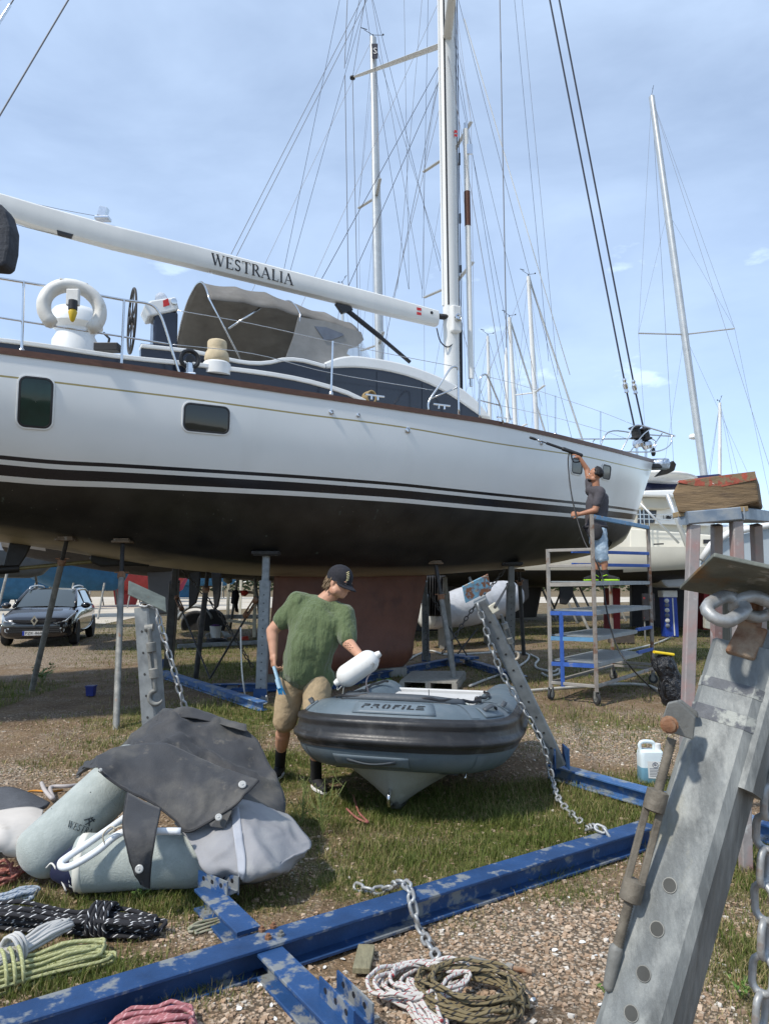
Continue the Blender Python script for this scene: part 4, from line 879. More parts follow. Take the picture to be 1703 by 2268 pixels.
def big_post(bx, by, tx, ty, a, label, y_mid=None, mat=None, dtop=None, holes=12, pad=True, group='square posts under the yacht'):
    p = gz(bx, by); q = hull_hit(tx, ty) if dtop is None else dy(tx, ty, dtop); root = thing('cradle_post', p, label, 'boat stand', group); m_ = p.lerp(q, .80); mat = mat or galv()
    square_post(root, p-V((0, 0, .02)), m_, a, mat, 'outer_tube', holes); square_post(root, m_-V((0, 0, .1)), q-V((0, 0, .05)), a*.68, mat, 'inner_tube')
    if pad:
        mb = MB(); mb.box(q-V((0, 0, .045)), (.34, .26, .035)); mb.box(q-V((0, 0, .02)), (.38, .3, .05)); obj('pad', mb, M('black_rubber_pad', (.03, .028, .026), .8, 0, .3, 20, .5, 30), root, bevel=.01)
    mb = MB(); mb.box(p+V((-.0, -.09, .08)), (a*1.25, .012, .2)); obj('foot_bracket', mb, bluep(), root)
    return root
big_post(578, 1553, 590, 1222, .145, 'galvanised square post with bolt holes standing beside the man')
big_post(373, 1480, 391, 1236, .15, 'dark square post at the far end of the blue beam', mat=M('dark_steel_post', (.10, .10, .10), .6, .2, .25, 6), dtop=12.2, holes=6)
big_post(943, 1464, 941, 1282, .14, 'square post with bolt holes behind the keel', dtop=14.2, holes=10, pad=False)
big_post(1129, 1478, 1132, 1246, .15, 'square post with black pad standing behind the leaning prop', mat=M('grey_steel_post', (.2, .21, .21), .6, .2, .25, 6))
big_post(1000, 1474, 985, 1272, .12, 'weathered wooden post standing beside the pallet', mat=M('grey_timber', (.25, .24, .21), .85, 0, .2, 8, .5, 30, stretch=(3, 3, .4)), dtop=13.6, holes=0, pad=False)
# ---- bracing chains and rods under the stern
cp = lambda x, y, d: dy(x, y, d)
chain([cp(404, 1264, 11.8), cp(480, 1352, 12.2), cp(561, 1480, 12.6)], .11, .010, chd, 'dark chain slanting down behind the far props under the stern')
def rod(pts, r, label, tb=None):
    root = thing('brace_rod', pts[0], label, 'brace rod'); mb = MB(); mb.tube(pts, r, 8); obj('rod', mb, M('dark_rod_steel', (.05, .048, .045), .6, .3, .2, 20), root, smooth=True, auto=40)
    if tb is not None:
        a, b = tb; mb = MB(); d = (b-a).normalized(); s_ = d.cross(V((0, 1, 0))).normalized()*.03; mb.cyl(a+s_, b+s_, .013, n=6); obj('turnbuckle_side', mb, rust(), root); mb = MB(); mb.cyl(a-s_, b-s_, .013, n=6); obj('turnbuckle_side', mb, rust(), root)
        for e_ in (a, b): mb = MB(); mb.cyl(e_-d*.03, e_+d*.03, .045, n=10); obj('turnbuckle_nut', mb, rust(), root, smooth=True, auto=40)
    return root
rod([cp(387, 1313, 12.6), cp(465, 1503, 11.2)], .014, 'thin brace rod from the dark post down to the blue beam', (cp(392, 1325, 12.5), cp(402, 1348, 12.3)))
rod([cp(572, 1322, 10.1), cp(465, 1503, 11.2)], .016, 'thin brace rod from the galvanised post down to the blue beam', (cp(566, 1330, 10.1), cp(545, 1362, 10.3)))
chain([cp(1118, 1262, 13.4), cp(1050, 1345, 13.0), cp(1000, 1420, 12.6), cp(972, 1456, 12.6)], .12, .011, chd, 'dark chain slanting down from the bow-side post to the blue frame')
chain([cp(951, 1310, 13.8), cp(972, 1350, 13.8), cp(985, 1372, 13.7)], .10, .009, chd, 'short dark chain end hanging beside the keel')
rod([cp(985, 1375, 13.7), cp(1034, 1452, 13.2)], .014, 'rusty brace rod crossing behind the pallet')
rod([cp(1058, 1392, 14.0), cp(1014, 1448, 13.4)], .014, 'rusty brace rod crossing behind the leaning prop')
rod([cp(1096, 1345, 5.0), cp(1115, 1312, 8.0), cp(1125, 1294, 11)], .012, 'dark tie rod running from the leaning prop up to the far post')
chain([cp(944, 1360, 14.1), cp(947, 1410, 14.1), cp(948, 1460, 14.1)], .10, .009, chd, 'dark chain hanging down the post behind the keel')
# ---- beams of the blue cradle
def ibeam(p0, p1, h, wd, label, mat=None, tf=.016, name='cradle_bar', ends=True, group='blue cradle beams'):
    p0 = V(p0); p1 = V(p1); p0.z = p1.z = 0; d = (p1-p0).normalized(); s_ = V((d.y, -d.x, 0)); root = thing(name, p0, label, 'cradle beam', group); mat = mat or bluep()
    for nm, z, w_, hh in (('top_flange', h-tf/2, wd, tf), ('bottom_flange', tf/2+.004, wd, tf)):
        mb = MB(); mb.bar(p0+V((0, 0, z)), p1+V((0, 0, z)), w_, hh, bevel=.003); obj(nm, mb, mat, root)
    mb = MB(); mb.bar(p0+V((0, 0, h/2)), p1+V((0, 0, h/2)), .012, h-2*tf+.002); obj('web', mb, mat, root)
    return root
a = gz(-330, 2360, .12); b = gz(1445, 1815, .12); dB = (b-a).normalized(); sB = V((dB.y, -dB.x, 0)); 
a = gz(0, 2256, .13); b = gz(1436, 1824, .13); dB = (b-a).normalized(); beam1 = ibeam(a-dB*.9, b, .13, .135, 'long worn blue cradle beam lying across the gravel with a rusty spot')
x0 = gz(455, 1962, .115); x1 = gz(760, 2262, .115); dC = (x1-x0).normalized(); mid = gz(592, 2068, .115); tcr = (mid-x0).dot(dC)
ibeam(x0, x0+dC*(tcr-.085), .112, .115, 'short blue cradle beam running in under the heap of fenders'); ibeam(x0+dC*(tcr+.075), x1+dC*.5, .112, .115, 'blue cradle beam with a drilled channel running out past the rope coils')
def bolts(pts):
    for (x, y, rusty) in pts:
        p = gz(x, y, .131); mb = MB(); mb.lathe([(.016, 0), (.016, .012), (.009, .013), (.009, .022), (.002, .023)], p-V((0, 0, .002)), n=6); obj('bolt', mb, rust() if rusty else galv_old(), beam1)
bolts([(580, 2063, 1), (605, 2055, 1), (594, 2080, 1), (622, 2073, 0)])
# upright drilled channels on the cross beam
for (pts, lab, wdt) in (((gz(452, 1958, .1), gz(516, 1985, .1)), 'short drilled blue channel standing at the end of the beam by the fenders', .07), ((gz(728, 2205, .1), gz(806, 2285, .1)), 'drilled blue channel bracket on the cross beam beside the rope coils', .075)):
    p, q = pts; root = thing('beam_bracket', p, lab, 'bracket'); n_ = V(((q-p).y, -(q-p).x, 0)).normalized()
    for s_ in (-1, 1):
        mb = MB(); mb.bar(p+n_*wdt*.5*s_+V((0, 0, .035)), q+n_*wdt*.5*s_+V((0, 0, .035)), .008, .085); o = obj('flange', mb, bluep(), root)
        for k in range(3): mb = MB(); c = (p+n_*(wdt*.5*s_+.0045)).lerp(q+n_*(wdt*.5*s_+.0045), .2+.3*k)+V((0, 0, .05)); mb.lathe([(.011, -.0005), (.011, .001)], c, n_, 10); obj('hole', mb, black(), o)
    mb = MB(); mb.bar(p+V((0, 0, .012)), q+V((0, 0, .012)), wdt-.01, .008); obj('web', mb, bluep(), root)
a = gz(1224, 1692, .12); b = gz(1703, 1822, .12); d3 = (b-a).normalized(); ibeam(a, b+d3*.5, .12, .13, 'weathered blue cradle beam running past the liquid canister', M('faded_blue_paint', (.05, .13, .30), .5, 0, .25, 7, .15, 60, c2=(.22, .25, .27), thr=(.5, .6), sc2=6, c3=(.16, .10, .06), thr3=(.63, .7), sc3=5))
ibeam(gz(362, 1488, .1), gz(582, 1558, .1), .12, .13, 'grey blue cradle beam between the dark post and the galvanised post', M('faded_blue_paint', (.05, .13, .30)))
ibeam(gz(470, 1518, .1), gz(735, 1514, .1), .12, .13, 'dark blue cradle beam lying behind the man'); ibeam(gz(735, 1512, .1), gz(1018, 1456, .1), .12, .13, 'dark blue cradle beam lying under the keel'); ibeam(gz(1030, 1460, .1), gz(1160, 1500, .1), .12, .13, 'dark blue cradle beam lying behind the pallet')
mb = MB(); p, q = gz(1005, 1452, .16), gz(1048, 1458, .16); mb.bar(p, q, .3, .05); tag(obj('frame_joint', mb, bluep(), None, bevel=.005), 'flat blue joint plate on the cradle corner behind the pallet', 'steel plate')
for x0_, x1_, dd in ((600, 700, 12.0), (760, 900, 12.7)):          # keel blocks
    p, q = dy(x0_, 1480, dd), dy(x1_, 1476, dd); p.z = q.z = .15; c = (p+q)/2; mb = MB(); mb.bar(p-V((0, 0, .07)), q-V((0, 0, .07)), .5, .15); tag(obj('keel_block', mb, M('grey_timber', (.25, .24, .21)), None, bevel=.008), 'heavy timber block carrying the %s end of the red keel' % ('after' if x0_ < 700 else 'forward'), 'timber block')
mb = MB(); p, q = gz(394, 1432, .06), gz(570, 1423, .06); mb.bar(p, q, .09, .1, bevel=.01); tag(obj('steel_tube', mb, galv(), None), 'long galvanised box tube lying in the grass behind the brace rods', 'steel tube')
# ---- turnbuckle strut built of parts
def turnbuckle(root, a, b, side, s=1.0, mat=None):
    a = V(a); b = V(b); d = (b-a); l = d.length; d.normalize(); side = V(side).normalized(); mat = mat or galv_old(); p1 = a+d*l*.30; p2 = a+d*l*.72
    for (u, v_, nm) in ((a, p1, 'threaded_rod'), (p2, b, 'threaded_rod')):
        prf = []; n = max(6, int((v_-u).length/(.008*s)))
        for k in range(n+1): prf += [(.0135*s, (v_-u).length*k/n), (.0165*s, (v_-u).length*(k+.5)/n)]
        mb = MB(); mb.lathe(prf, u, d, 12); obj(nm, mb, mat, root, smooth=True)
    for k in (-1, 1):
        mb = MB(); mb.bar(p1+side*.022*s*k, p2+side*.022*s*k, .016*s, .022*s, up=side); obj('side_bar', mb, mat, root, bevel=.004*s)
    for c in (p1, p2):
        mb = MB(); mb.lathe([(.024*s, -.035*s), (.034*s, -.03*s), (.034*s, .03*s), (.024*s, .035*s)], c, d, 10); obj('end_nut', mb, mat, root, smooth=True, auto=40)
def hook(root, c, s, mat, ax=V((1, 0, 0))):
    mb = MB(); pts = [c + ax*(s*math.sin(a)) + V((0, 0, s*math.cos(a)-s)) for a in np.linspace(0, 4.4, 14)]; mb.tube(pts, [.35*s]*10+[.3*s, .25*s, .18*s, .1*s], 8); obj('hook', mb, mat, root, smooth=True)
# prop left of the man, behind the tarpaulin
D6 = 5.5
p0 = dy(354, 1757, D6); p1 = dy(324, 1345, D6-.05); p0.z = gz_h(p0.x, p0.y)
root = thing('leaning_prop', p0, 'galvanised square prop with tilted head plate rising behind the black cover', 'boat stand', 'loose galvanised props')
square_post(root, p0, p1, .135, galv(), holes=8, up=V((-.35, -.93, 0)))
c = dy(325, 1322, D6-.05); plate(root, c, V((.155, -.03, -.065)), V((-.035, .1, .05)), .012, M('mossy_plate', (.10, .115, .10), .7, .1, .3, 12, .3, 50))
mb = MB(); mb.cyl(p1-V((0, 0, .02)), c, .03, n=10); obj('screw', mb, rust(), root, smooth=True)
turnbuckle(root, dy(331, 1392, D6-.14), dy(345, 1530, D6-.12), V((1, 0, 0)), 1.05, galv_old()); hook(root, dy(346, 1530, D6-.12), .05, galv_old(), V((-1, 0, 0)))
mb = MB(); mb.cyl(dy(322, 1392, D6-.12), dy(340, 1390, D6-.12), .028, n=10); obj('shackle', mb, galv_old(), root, smooth=True, auto=40)
chain([dy(310, 1338, D6-.12), dy(345, 1346, D6-.14), dy(352, 1375, D6-.13), dy(372, 1440, D6-.1), dy(395, 1520, D6-.06), dy(415, 1590, D6), dy(420, 1640, D6+.05)], .085, .0085, chm, 'galvanised chain hanging from the tilted plate behind the black cover')
# prop leaning over the dinghy
def d7(y): return 5.58+(y-1328)/(1695-1328)*.37
def q7(x, y, o=0.0): return dy(x, y, d7(y)+o)
p0 = q7(1238, 1692); p1 = q7(1062, 1328)
root = thing('leaning_prop', V((p0.x, p0.y, 0)), 'galvanised prop with rusty blue head plate leaning over the dinghy', 'boat stand', 'loose galvanised props')
square_post(root, p0, p1, .106, galv(), holes=9, up=V((-.3, -1, .25)))
c = q7(1056, 1304, -.02); e1 = (dy(1081, 1272, 5.55)-dy(1024, 1300, 5.55))*.5; e2 = (dy(1090, 1309, 5.55)-dy(1081, 1272, 5.55))*.5
plate(root, c, e1, e2+V((0, .02, 0)), .012, M('rusty_blue_plate', (.16, .34, .46), .6, 0, .2, 9, .3, 40, c2=(.22, .10, .055), thr=(.49, .54), sc2=11, c3=(.35, .3, .24), thr3=(.58, .62), sc3=20))
turnbuckle(root, q7(1110, 1362, -.04), q7(1137, 1440, -.03), V((1, 0, .3)), .75); hook(root, q7(1140, 1444, -.03), .03, M('tan_hook', (.42, .36, .28), .7), V((1, 0, 0)))
mb = MB(); mb.bar(q7(1086, 1352, -.06), q7(1102, 1342, -.06), .07, .04, up=V((0, -1, 0))); obj('clevis', mb, M('cream_paint_clevis', (.55, .52, .42), .7, 0, .2, 20), root, bevel=.006)
for s_ in (-1, 1): mb2 = MB(); mb2.box(q7(1238+s_*15, 1676), (.012, .2, .16)); obj('foot_bracket', mb2, bluep(), root)
chain([q7(x, y, o) for x, y, o in ((1058, 1336, -.08), (1078, 1400, -.09), (1106, 1480, -.09), (1146, 1550, -.1), (1184, 1612, -.12), (1206, 1660, -.16))] + [gz(1222, 1722, .1), gz(1236, 1768, .05), gz(1262, 1800, .02), gz(1292, 1826, .02)], .085, .008, chm, 'galvanised chain running down the leaning prop beside the dinghy')
chain([gz(1300, 1836, .03), gz(1318, 1832, .16), gz(1336, 1838, .155), gz(1346, 1850, .14), gz(1352, 1868, .06), gz(1372, 1890, .01)], .085, .0085, chm, 'short galvanised chain lying over the blue beam near its end')
chain([gz(785, 1962, .012), gz(820, 1975, .014), gz(862, 1968, .02), gz(885, 1955, .14), gz(905, 1962, .15), gz(910, 1990, .15), gz(918, 2022, .10), gz(925, 2050, .03), gz(945, 2085, .012), gz(970, 2125, .012)], .085, .0088, chm, 'galvanised chain wrapped over the blue beam and trailing to the rope coil')
# ---- big prop in the foreground
D8 = 1.24
a8 = dy(1420, 2290, D8-.04); b8 = dy(1662, 1448, D8+.07); d8 = (b8-a8).normalized(); g8 = a8-d8*(a8.z/d8.z)
root = thing('leaning_prop', g8, 'large galvanised square prop with wide tilted head plate and turnbuckle', 'boat stand', 'loose galvanised props')
nf = V((-.736, -.675, 0)); nf = (nf-d8*nf.dot(d8)).normalized()
po = square_post(root, g8, b8, .108, M('dull_galvanised_steel', (.155, .165, .162), .6, .2, .35, 14, .25, 70, c2=(.30, .31, .295), thr=(.46, .68), sc2=16, c3=(.25, .235, .17), thr3=(.60, .74), sc3=7, stretch=(1.6, 1.6, .35)), up=nf, bev=.012)
s8 = d8.cross(nf).normalized()
for (x, y) in ((1483, 1962), (1455, 2059), (1425, 2158), (1398, 2246)):
    c = pl(x, y, a8+nf*.0545, nf); mb = MB(); mb.lathe([(.0105, -.001), (.0105, .0008)], c, nf, 18); obj('hole', mb, M('hole_shadow_steel', (.055, .055, .05), .6, .3, .2, 20), po); mb = MB(); mb.tube([c + (d8*math.cos(q)+s8*math.sin(q))*.0112 for q in np.linspace(0, 6.283, 18)[:-1]], .0012, 5, closed=True); obj('hole_rim', mb, galv_old(), po, smooth=True)
# dark painted bands round the post
for f0, f1 in ((pl(1620, 1510, a8+nf*.0545, nf), pl(1613, 1532, a8+nf*.0545, nf)), (pl(1592, 1568, a8+nf*.0545, nf), pl(1583, 1598, a8+nf*.0545, nf))):
    l0 = (f0-g8).dot(d8); l1 = (f1-g8).dot(d8); mb = MB(); mb.bar(g8+d8*l1, g8+d8*l0, .1095, .1095, up=nf, bevel=.012); obj('paint_band', mb, M('worn_dark_band', (.10, .105, .115), .7, .1, .3, 18, .3, 60, c2=(.33, .34, .31), thr=(.50, .58), sc2=26), po)
# inner stem, plate
stem0 = dy(1655, 1440, D8+.06); stem1 = dy(1668, 1300, D8+.05)
mb = MB(); mb.bar(dy(1640, 1460, D8+.03), dy(1672, 1395, D8+.05), .05, .03, up=nf); obj('stem_foot', mb, rust(), root, bevel=.004)
mb = MB(); mb.bar(stem0, stem1, .032, .032, up=nf); obj('stem', mb, rust(), root, bevel=.003)
Pq = [dy(1504, 1306, D8+.06), dy(1580, 1233, D8-.10), dy(1712, 1262, D8-.12), dy(1790, 1345, D8+.06), dy(1640, 1330, D8+.10)]
n_ = (Pq[1]-Pq[0]).cross(Pq[2]-Pq[0]).normalized(); mb = MB(); mb.prism(Pq, n_*.008 if n_.z > 0 else -n_*.008); obj('head_plate', mb, M('dirty_plate_underside', (.13, .14, .12), .7, .1, .3, 12, .3, 50, c2=(.17, .10, .04), thr=(.5, .62), sc2=9, c3=(.32, .33, .31), thr3=(.62, .66), sc3=12), root, bevel=.002)
# inner sleeve behind
mb = MB(); c0 = pl(1690, 1500, a8-nf*.0, nf); mb.bar(c0-d8*.2, c0+d8*.075, .085, .085, up=nf, bevel=.01); obj('inner_tube', mb, M('dull_galvanised_steel', (.15, .16, .155)), root)
# clevis plates, pin and turnbuckle
for (q, off) in ((((1478, 1558), (1500, 1553), (1540, 1590), (1535, 1640), (1480, 1622), (1462, 1605)), .0), (((1500, 1552), (1508, 1552), (1545, 1580), (1546, 1592), (1508, 1568)), .035)):
    mb = MB(); mb.prism([dy(x, y, D8-.02+off) for x, y in q], V((.006, .012, 0))); obj('clevis', mb, galv_old(), root, bevel=.002)
mb = MB(); c = dy(1482, 1605, D8-.024); mb.lathe([(.0145, 0), (.0145, .01), (.010, .011), (.010, .03), (.003, .032)], c, V((-.35, -.9, .1)), 12); obj('pin', mb, rust(), root, smooth=True, auto=30)
turnbuckle(root, dy(1488, 1636, D8-.01), dy(1364, 2110, D8-.03), V((-.9, .2, 0)), .52, M('dusty_brown_steel', (.155, .135, .105), .7, .1, .3, 30, .3, 80, c2=(.10, .085, .065), thr=(.5, .65), sc2=18))
mb = MB(); mb.rcone(dy(1364, 2105, D8-.03), dy(1348, 2185, D8-.035), .011, .009, 12); obj('end_fork', mb, galv_old(), root, smooth=True)
# chain round the stem
big = [dy(1578, 1365, D8-.05), dy(1618, 1338, D8-.02), dy(1655, 1332, D8+.0), dy(1700, 1355, D8+.02), dy(1745, 1368, D8+.05)]
chain(big, .105, .0115, chm, 'thick galvanised chain looped round the rusty stem of the large prop')
chain([dy(1708, 1660, D8+.02), dy(1700, 1760, D8+.0), dy(1697, 1850, D8+.02), dy(1690, 1950, D8+.02), dy(1694, 2060, D8+.02), dy(1688, 2170, D8+.02), dy(1682, 2290, D8+.02), dy(1680, 2420, D8+.02)], .072, .0065, chm, 'galvanised chain hanging straight down beside the large prop')
# ---- tall steel pedestal with a timber baulk on it
DP = 4.1
pc = dy(1600, 1160, DP+.25); rtp = thing('steel_trestle', V((pc.x, pc.y, 0)), 'tall four-legged steel trestle carrying the heavy timber', 'trestle')
ped = M('pinkish_grey_paint', (.33, .30, .29), .6, .1, .2, 6, .2, 50, c2=(.36, .19, .17), thr=(.5, .66), sc2=3, c3=(.5, .5, .48), thr3=(.6, .7), sc3=8)
pedb = M('blue_grey_steel', (.19, .24, .30), .5, .3, .25, 5, .1, 60, c2=(.33, .35, .36), thr=(.5, .65), sc2=5)
fl, fr = dy(1517, 1148, DP), dy(1634, 1138, DP+.02); bl_, br_ = dy(1566, 1146, DP+.62), dy(1695, 1145, DP+.6)
for q, p in ((fl, fr), (fr, br_), (fl, bl_), (bl_, br_)):
    mb = MB(); mb.bar(q, p, .075, .075, bevel=.006); obj('top_bar', mb, pedb, rtp)
for (tp, bx) in ((dy(1536, 1163, DP+.01), gz(1510, 1945)), (dy(1630, 1155, DP+.03), gz(1652, 1930)), (dy(1587, 1163, DP+.6), gz(1585, 1790)), (dy(1674, 1163, DP+.58), gz(1702, 1782))):
    mb = MB(); mb.bar(bx, tp, .06, .06, up=V((0, -1, 0)), bevel=.005); obj('leg', mb, ped, rtp)
P = [dy(1489, 1092, DP), dy(1502, 1066, DP+.03), dy(1672, 1045, DP+.06), dy(1682, 1112, DP+.03), dy(1572, 1134, DP-.02), dy(1502, 1136, DP-.02)]
mb = MB(); mb.prism(P, V((.35, .62, .02))); tb = obj('timber_baulk', mb, M('painted_old_timber', (.17, .115, .062), .85, 0, .3, 5, .7, 26, c2=(.09, .06, .038), thr=(.5, .62), sc2=7, stretch=(.7, 3, 5)), None, bevel=.014)
tag(tb, 'heavy weathered timber baulk with red paint along its top lying on the trestle', 'timber')
mb = MB(); mb.prism([dy(1500, 1068, DP+.02), dy(1504, 1064, DP+.035), dy(1672, 1044, DP+.062), dy(1676, 1062, DP+.045), dy(1600, 1078, DP+.03), dy(1540, 1076, DP+.025)], -V((.35, .62, 0)).normalized()*.004); pt = obj('red_paint_patch', mb, M('flaking_red_paint', (.27, .06, .035), .75, 0, .3, 14, .6, 40, c2=(.17, .115, .062), thr=(.46, .52), sc2=22, c3=(.6, .57, .52), thr3=(.66, .69), sc3=16), tb)
for x0_, x1_, yb in ((1497, 1552, 1140), (1612, 1648, 1131)): mb = MB(); mb.bar(dy(x0_, yb, DP+.05), dy(x1_, yb-3, DP+.05), .1, .03); tag(obj('timber_wedge', mb, M('fresh_timber', (.30, .22, .12), .8, 0, .2, 20, .4, 30), None, bevel=.003), 'thin wooden wedge under the %s of the timber on the trestle' % ('rounded left end' if x0_ < 1550 else 'middle'), 'wedge')
# ================================================================ people
def soft(name, mb, vox, mat, parent, smooth=6, disp=None, fac=.5):
    o = obj(name, mb, mat, parent, smooth=True)
    r = o.modifiers.new('remesh', 'REMESH'); r.mode = 'VOXEL'; r.voxel_size = vox; r.use_smooth_shade = True
    if smooth: s_ = o.modifiers.new('smooth', 'SMOOTH'); s_.factor = fac; s_.iterations = smooth
    for (tn, sc, st) in (disp or []):
        tx = bpy.data.textures.new(tn, 'CLOUDS'); tx.noise_scale = sc; tx.noise_depth = 2; d = o.modifiers.new('folds', 'DISPLACE'); d.texture = tx; d.strength = st; d.mid_level = .5; d.texture_coords = 'LOCAL'
    return o
skin = M('skin', (.50, .27, .175), .5, 0, .1, 18, .08, 120, spec=.4, c2=(.42, .19, .12), thr=(.55, .75), sc2=7)
skin2 = M('tanned_skin', (.36, .17, .10), .5, 0, .1, 18, .08, 120, spec=.4)
def hand(mb, wrist, d, palm_n, s=1.0, curl=.9, thumb_side=1):
    d = V(d).normalized(); n = V(palm_n); n = (n-d*n.dot(d)).normalized(); sd = d.cross(n)*thumb_side; w0 = V(wrist)
    knu = w0+d*.085*s; mb.rcone(w0, w0+d*.03*s, .028*s, .032*s, 10)
    for k in range(4): mb.rcone(w0+d*.02*s+sd*(.03-.02*k)*s*.7, knu+sd*(.033-.022*k)*s, .019*s, .0135*s, 8)
    for k in range(4):
        L_ = (.078, .088, .082, .064)[k]*s; p = knu+sd*(.033-.022*k)*s; a = 0; dd = d
        for j, f in enumerate((.44, .32, .24)):
            a += curl*(.55, .8, .6)[j]; q = p+(d*math.cos(a)+n*math.sin(a))*L_*f; mb.rcone(p, q, (.0105-.001*j)*s, (.0098-.0012*j)*s, 8); p = q
    p = w0+d*.025*s+sd*.028*s; q = p+(d*.6+sd*.75+n*.25).normalized()*.042*s; r_ = q+(d*.85+sd*.15+n*.6).normalized()*.034*s
    mb.rcone(p, q, .015*s, .012*s, 8); mb.rcone(q, r_, .0115*s, .009*s, 8)
def frame3(f, u): f = V(f).normalized(); s_ = f.cross(V(u)).normalized(); u2 = s_.cross(f); return f, s_, u2
def head(mb, c, f, u, s=1.0, chubby=0.0):                     # c = centre of the skull, f = facing, u = up
    f, sd, u = frame3(f, u); Rm = Matrix((f, sd, u)).transposed(); P = lambda a, b, z: V(c)+f*a*s+sd*b*s+u*z*s
    mb.sph(P(-.012, 0, .03), (.098*s, .078*s, .098*s), 20, rot=Rm)
    mb.sph(P(.028, 0, -.035), (.066*s, (.062+chubby)*s, .082*s), 18, rot=Rm)
    mb.sph(P(.055, 0, -.088), (.034*s, .036*s, .026*s), 12, rot=Rm)             # chin
    for k in (-1, 1):
        mb.sph(P(.055, .034*k, -.018), (.03*s, .026*s, .026*s), 10, rot=Rm)      # cheek
        mb.sph(P(.01, (.055+chubby)*k, -.065), (.045*s, .022*s, .035*s), 10, rot=Rm)
        mb.sph(P(.078, .03*k, .028), (.018*s, .03*s, .010*s), 10, rot=Rm)        # brow
    mb.rcone(P(.088, 0, .018), P(.112, 0, -.026), .0085*s, .0135*s, 8)           # nose
    for k in (-1, 1): mb.sph(P(.102, .011*k, -.03), .009*s, 8)
    mb.rcone(P(.086, -.018, -.058), P(.086, .018, -.058), .0075*s, .0075*s, 8); mb.rcone(P(.085, -.016, -.070), P(.085, .016, -.070), .0085*s, .0085*s, 8)
def ears(mb, c, f, u, s=1.0):
    f, sd, u = frame3(f, u); Rm = Matrix((f, sd, u)).transposed()
    for k in (-1, 1): mb.sph(V(c)+f*(-.012)*s+sd*.080*k*s+u*(-.012)*s, (.02*s, .009*s, .033*s), 12, rot=Rm)
def eyes(par, c, f, u, s=1.0):
    f, sd, u = frame3(f, u)
    for k in (-1, 1):
        mb = MB(); p = V(c)+f*.081*s+sd*.03*k*s+u*.008*s; mb.sph(p, .0125*s, 10); e_ = obj('eye', mb, M('eye_white', (.7, .68, .65), .2, 0, 0), par, smooth=True)
        mb = MB(); mb.sph(p+f*.008*s, .0065*s, 8); obj('iris', mb, M('dark_iris', (.03, .02, .012), .15, 0, 0), e_, smooth=True)
# ---------------------------------------------------------------- man in the green shirt
DM = 5.75
def pm(x, y, dd=0.0): return dy(x, y, DM+dd)
fl_, fr_ = gz(617, 1722), gz(699, 1752)
man = thing('person', V(((fl_.x+fr_.x)/2, (fl_.y+fr_.y)/2, 0)), 'person in green t-shirt, beige shorts and black cap standing beside the dinghy', 'person')
HC = pm(752, 1291, -.02); HF = V((.80, -.52, -.30)); HU = V((.28, -.06, .95))
hipL, hipR = pm(650, 1500, .03), pm(703, 1506, -.02); kneL, kneR = pm(629, 1606, .06), pm(697, 1618, -.14); ankL, ankR = pm(618, 1692, .16), pm(693, 1716, -.12)
ankL = V((fl_.x+.0, fl_.y+.05, .10)); ankR = V((fr_.x-.0, fr_.y+.06, .10))
shL, shR = pm(657, 1335, .03), pm(765, 1362, -.03); elL, elR = pm(603, 1398, .02), pm(771, 1424, -.16); wrL, wrR = pm(606, 1450, -.05), pm(797, 1452, -.34)
mb = MB()
head(mb, HC, HF, HU, 1.0, .012); ears(mb, HC, HF, HU)
nb = pm(716, 1334, .02); mb.rcone(nb, HC+V((-.03, .03, -.06)), .07, .06, 14); mb.rcone(pm(708, 1352, .05), pm(730, 1356, .04), .07, .06, 12)
mb.rcone(shL, elL, .062, .050, 14); mb.rcone(elL, wrL, .049, .031, 14); mb.rcone(elL, elL.lerp(wrL, .35), .05, .046, 12)
mb.rcone(shR, elR, .062, .050, 14); mb.rcone(elR, wrR, .049, .032, 14)
hand(mb, wrL, V((.05, -.25, -1)), V((.75, .35, 0)), 1.0, 1.15, -1)
hand(mb, wrR, V((.45, -.25, -.6)), V((.1, .55, -.7)), 1.0, .7, -1)
for h_, k, a in ((hipL, kneL, ankL), (hipR, kneR, ankR)):
    mb.rcone(h_, k, .095, .062, 14); mb.rcone(k, a.lerp(k, .12), .058, .036, 14); mb.rcone(k.lerp(a, .22), k.lerp(a, .5), .062, .054, 12); mb.rcone(a, a-V((0, .0, .06)), .036, .04, 10)
mb.rcone(pm(677, 1480, .02), pm(703, 1380, .03), .12, .11, 16)
body = soft('body', mb, .0065, skin, man, 5); eyes(man, HC, HF, HU)
mb = MB()                                                     # t-shirt
mb.rcone(pm(672, 1470, .0), pm(690, 1400, .0), .168, .172, 20); mb.rcone(pm(690, 1400), pm(706, 1362, .02), .172, .155, 18)
mb.rcone(pm(668, 1480, -.04), pm(682, 1425, -.05), .15, .16, 18); mb.rcone(pm(690, 1478, -.02), pm(712, 1410, -.03), .14, .15, 16)
mb.rcone(pm(668, 1346, .03), pm(752, 1374, .0), .10, .095, 16); mb.rcone(pm(694, 1372, .0), pm(732, 1385, -.02), .15, .135, 18)
for q_, s_ in ((shL, .70), (shR, .82)): mb.rcone(pm(712, 1336, .04), q_, .062, .088, 14)
mb.rcone(pm(700, 1340, .05), pm(735, 1352, .04), .066, .062, 14)
mb.rcone(shL, shL.lerp(elL, .60), .090, .080, 16); mb.rcone(shR, shR.lerp(elR, .80), .088, .080, 16); mb.rcone(shL.lerp(elL, .1), pm(672, 1390, .02), .085, .12, 14); mb.rcone(shR.lerp(elR, .2), pm(715, 1400, .0), .085, .12, 14)
mb.rcone(pm(645, 1490, .0), pm(718, 1502, -.02), .098, .088, 16); mb.rcone(pm(672, 1505, -.02), pm(715, 1512, -.03), .085, .08, 14)
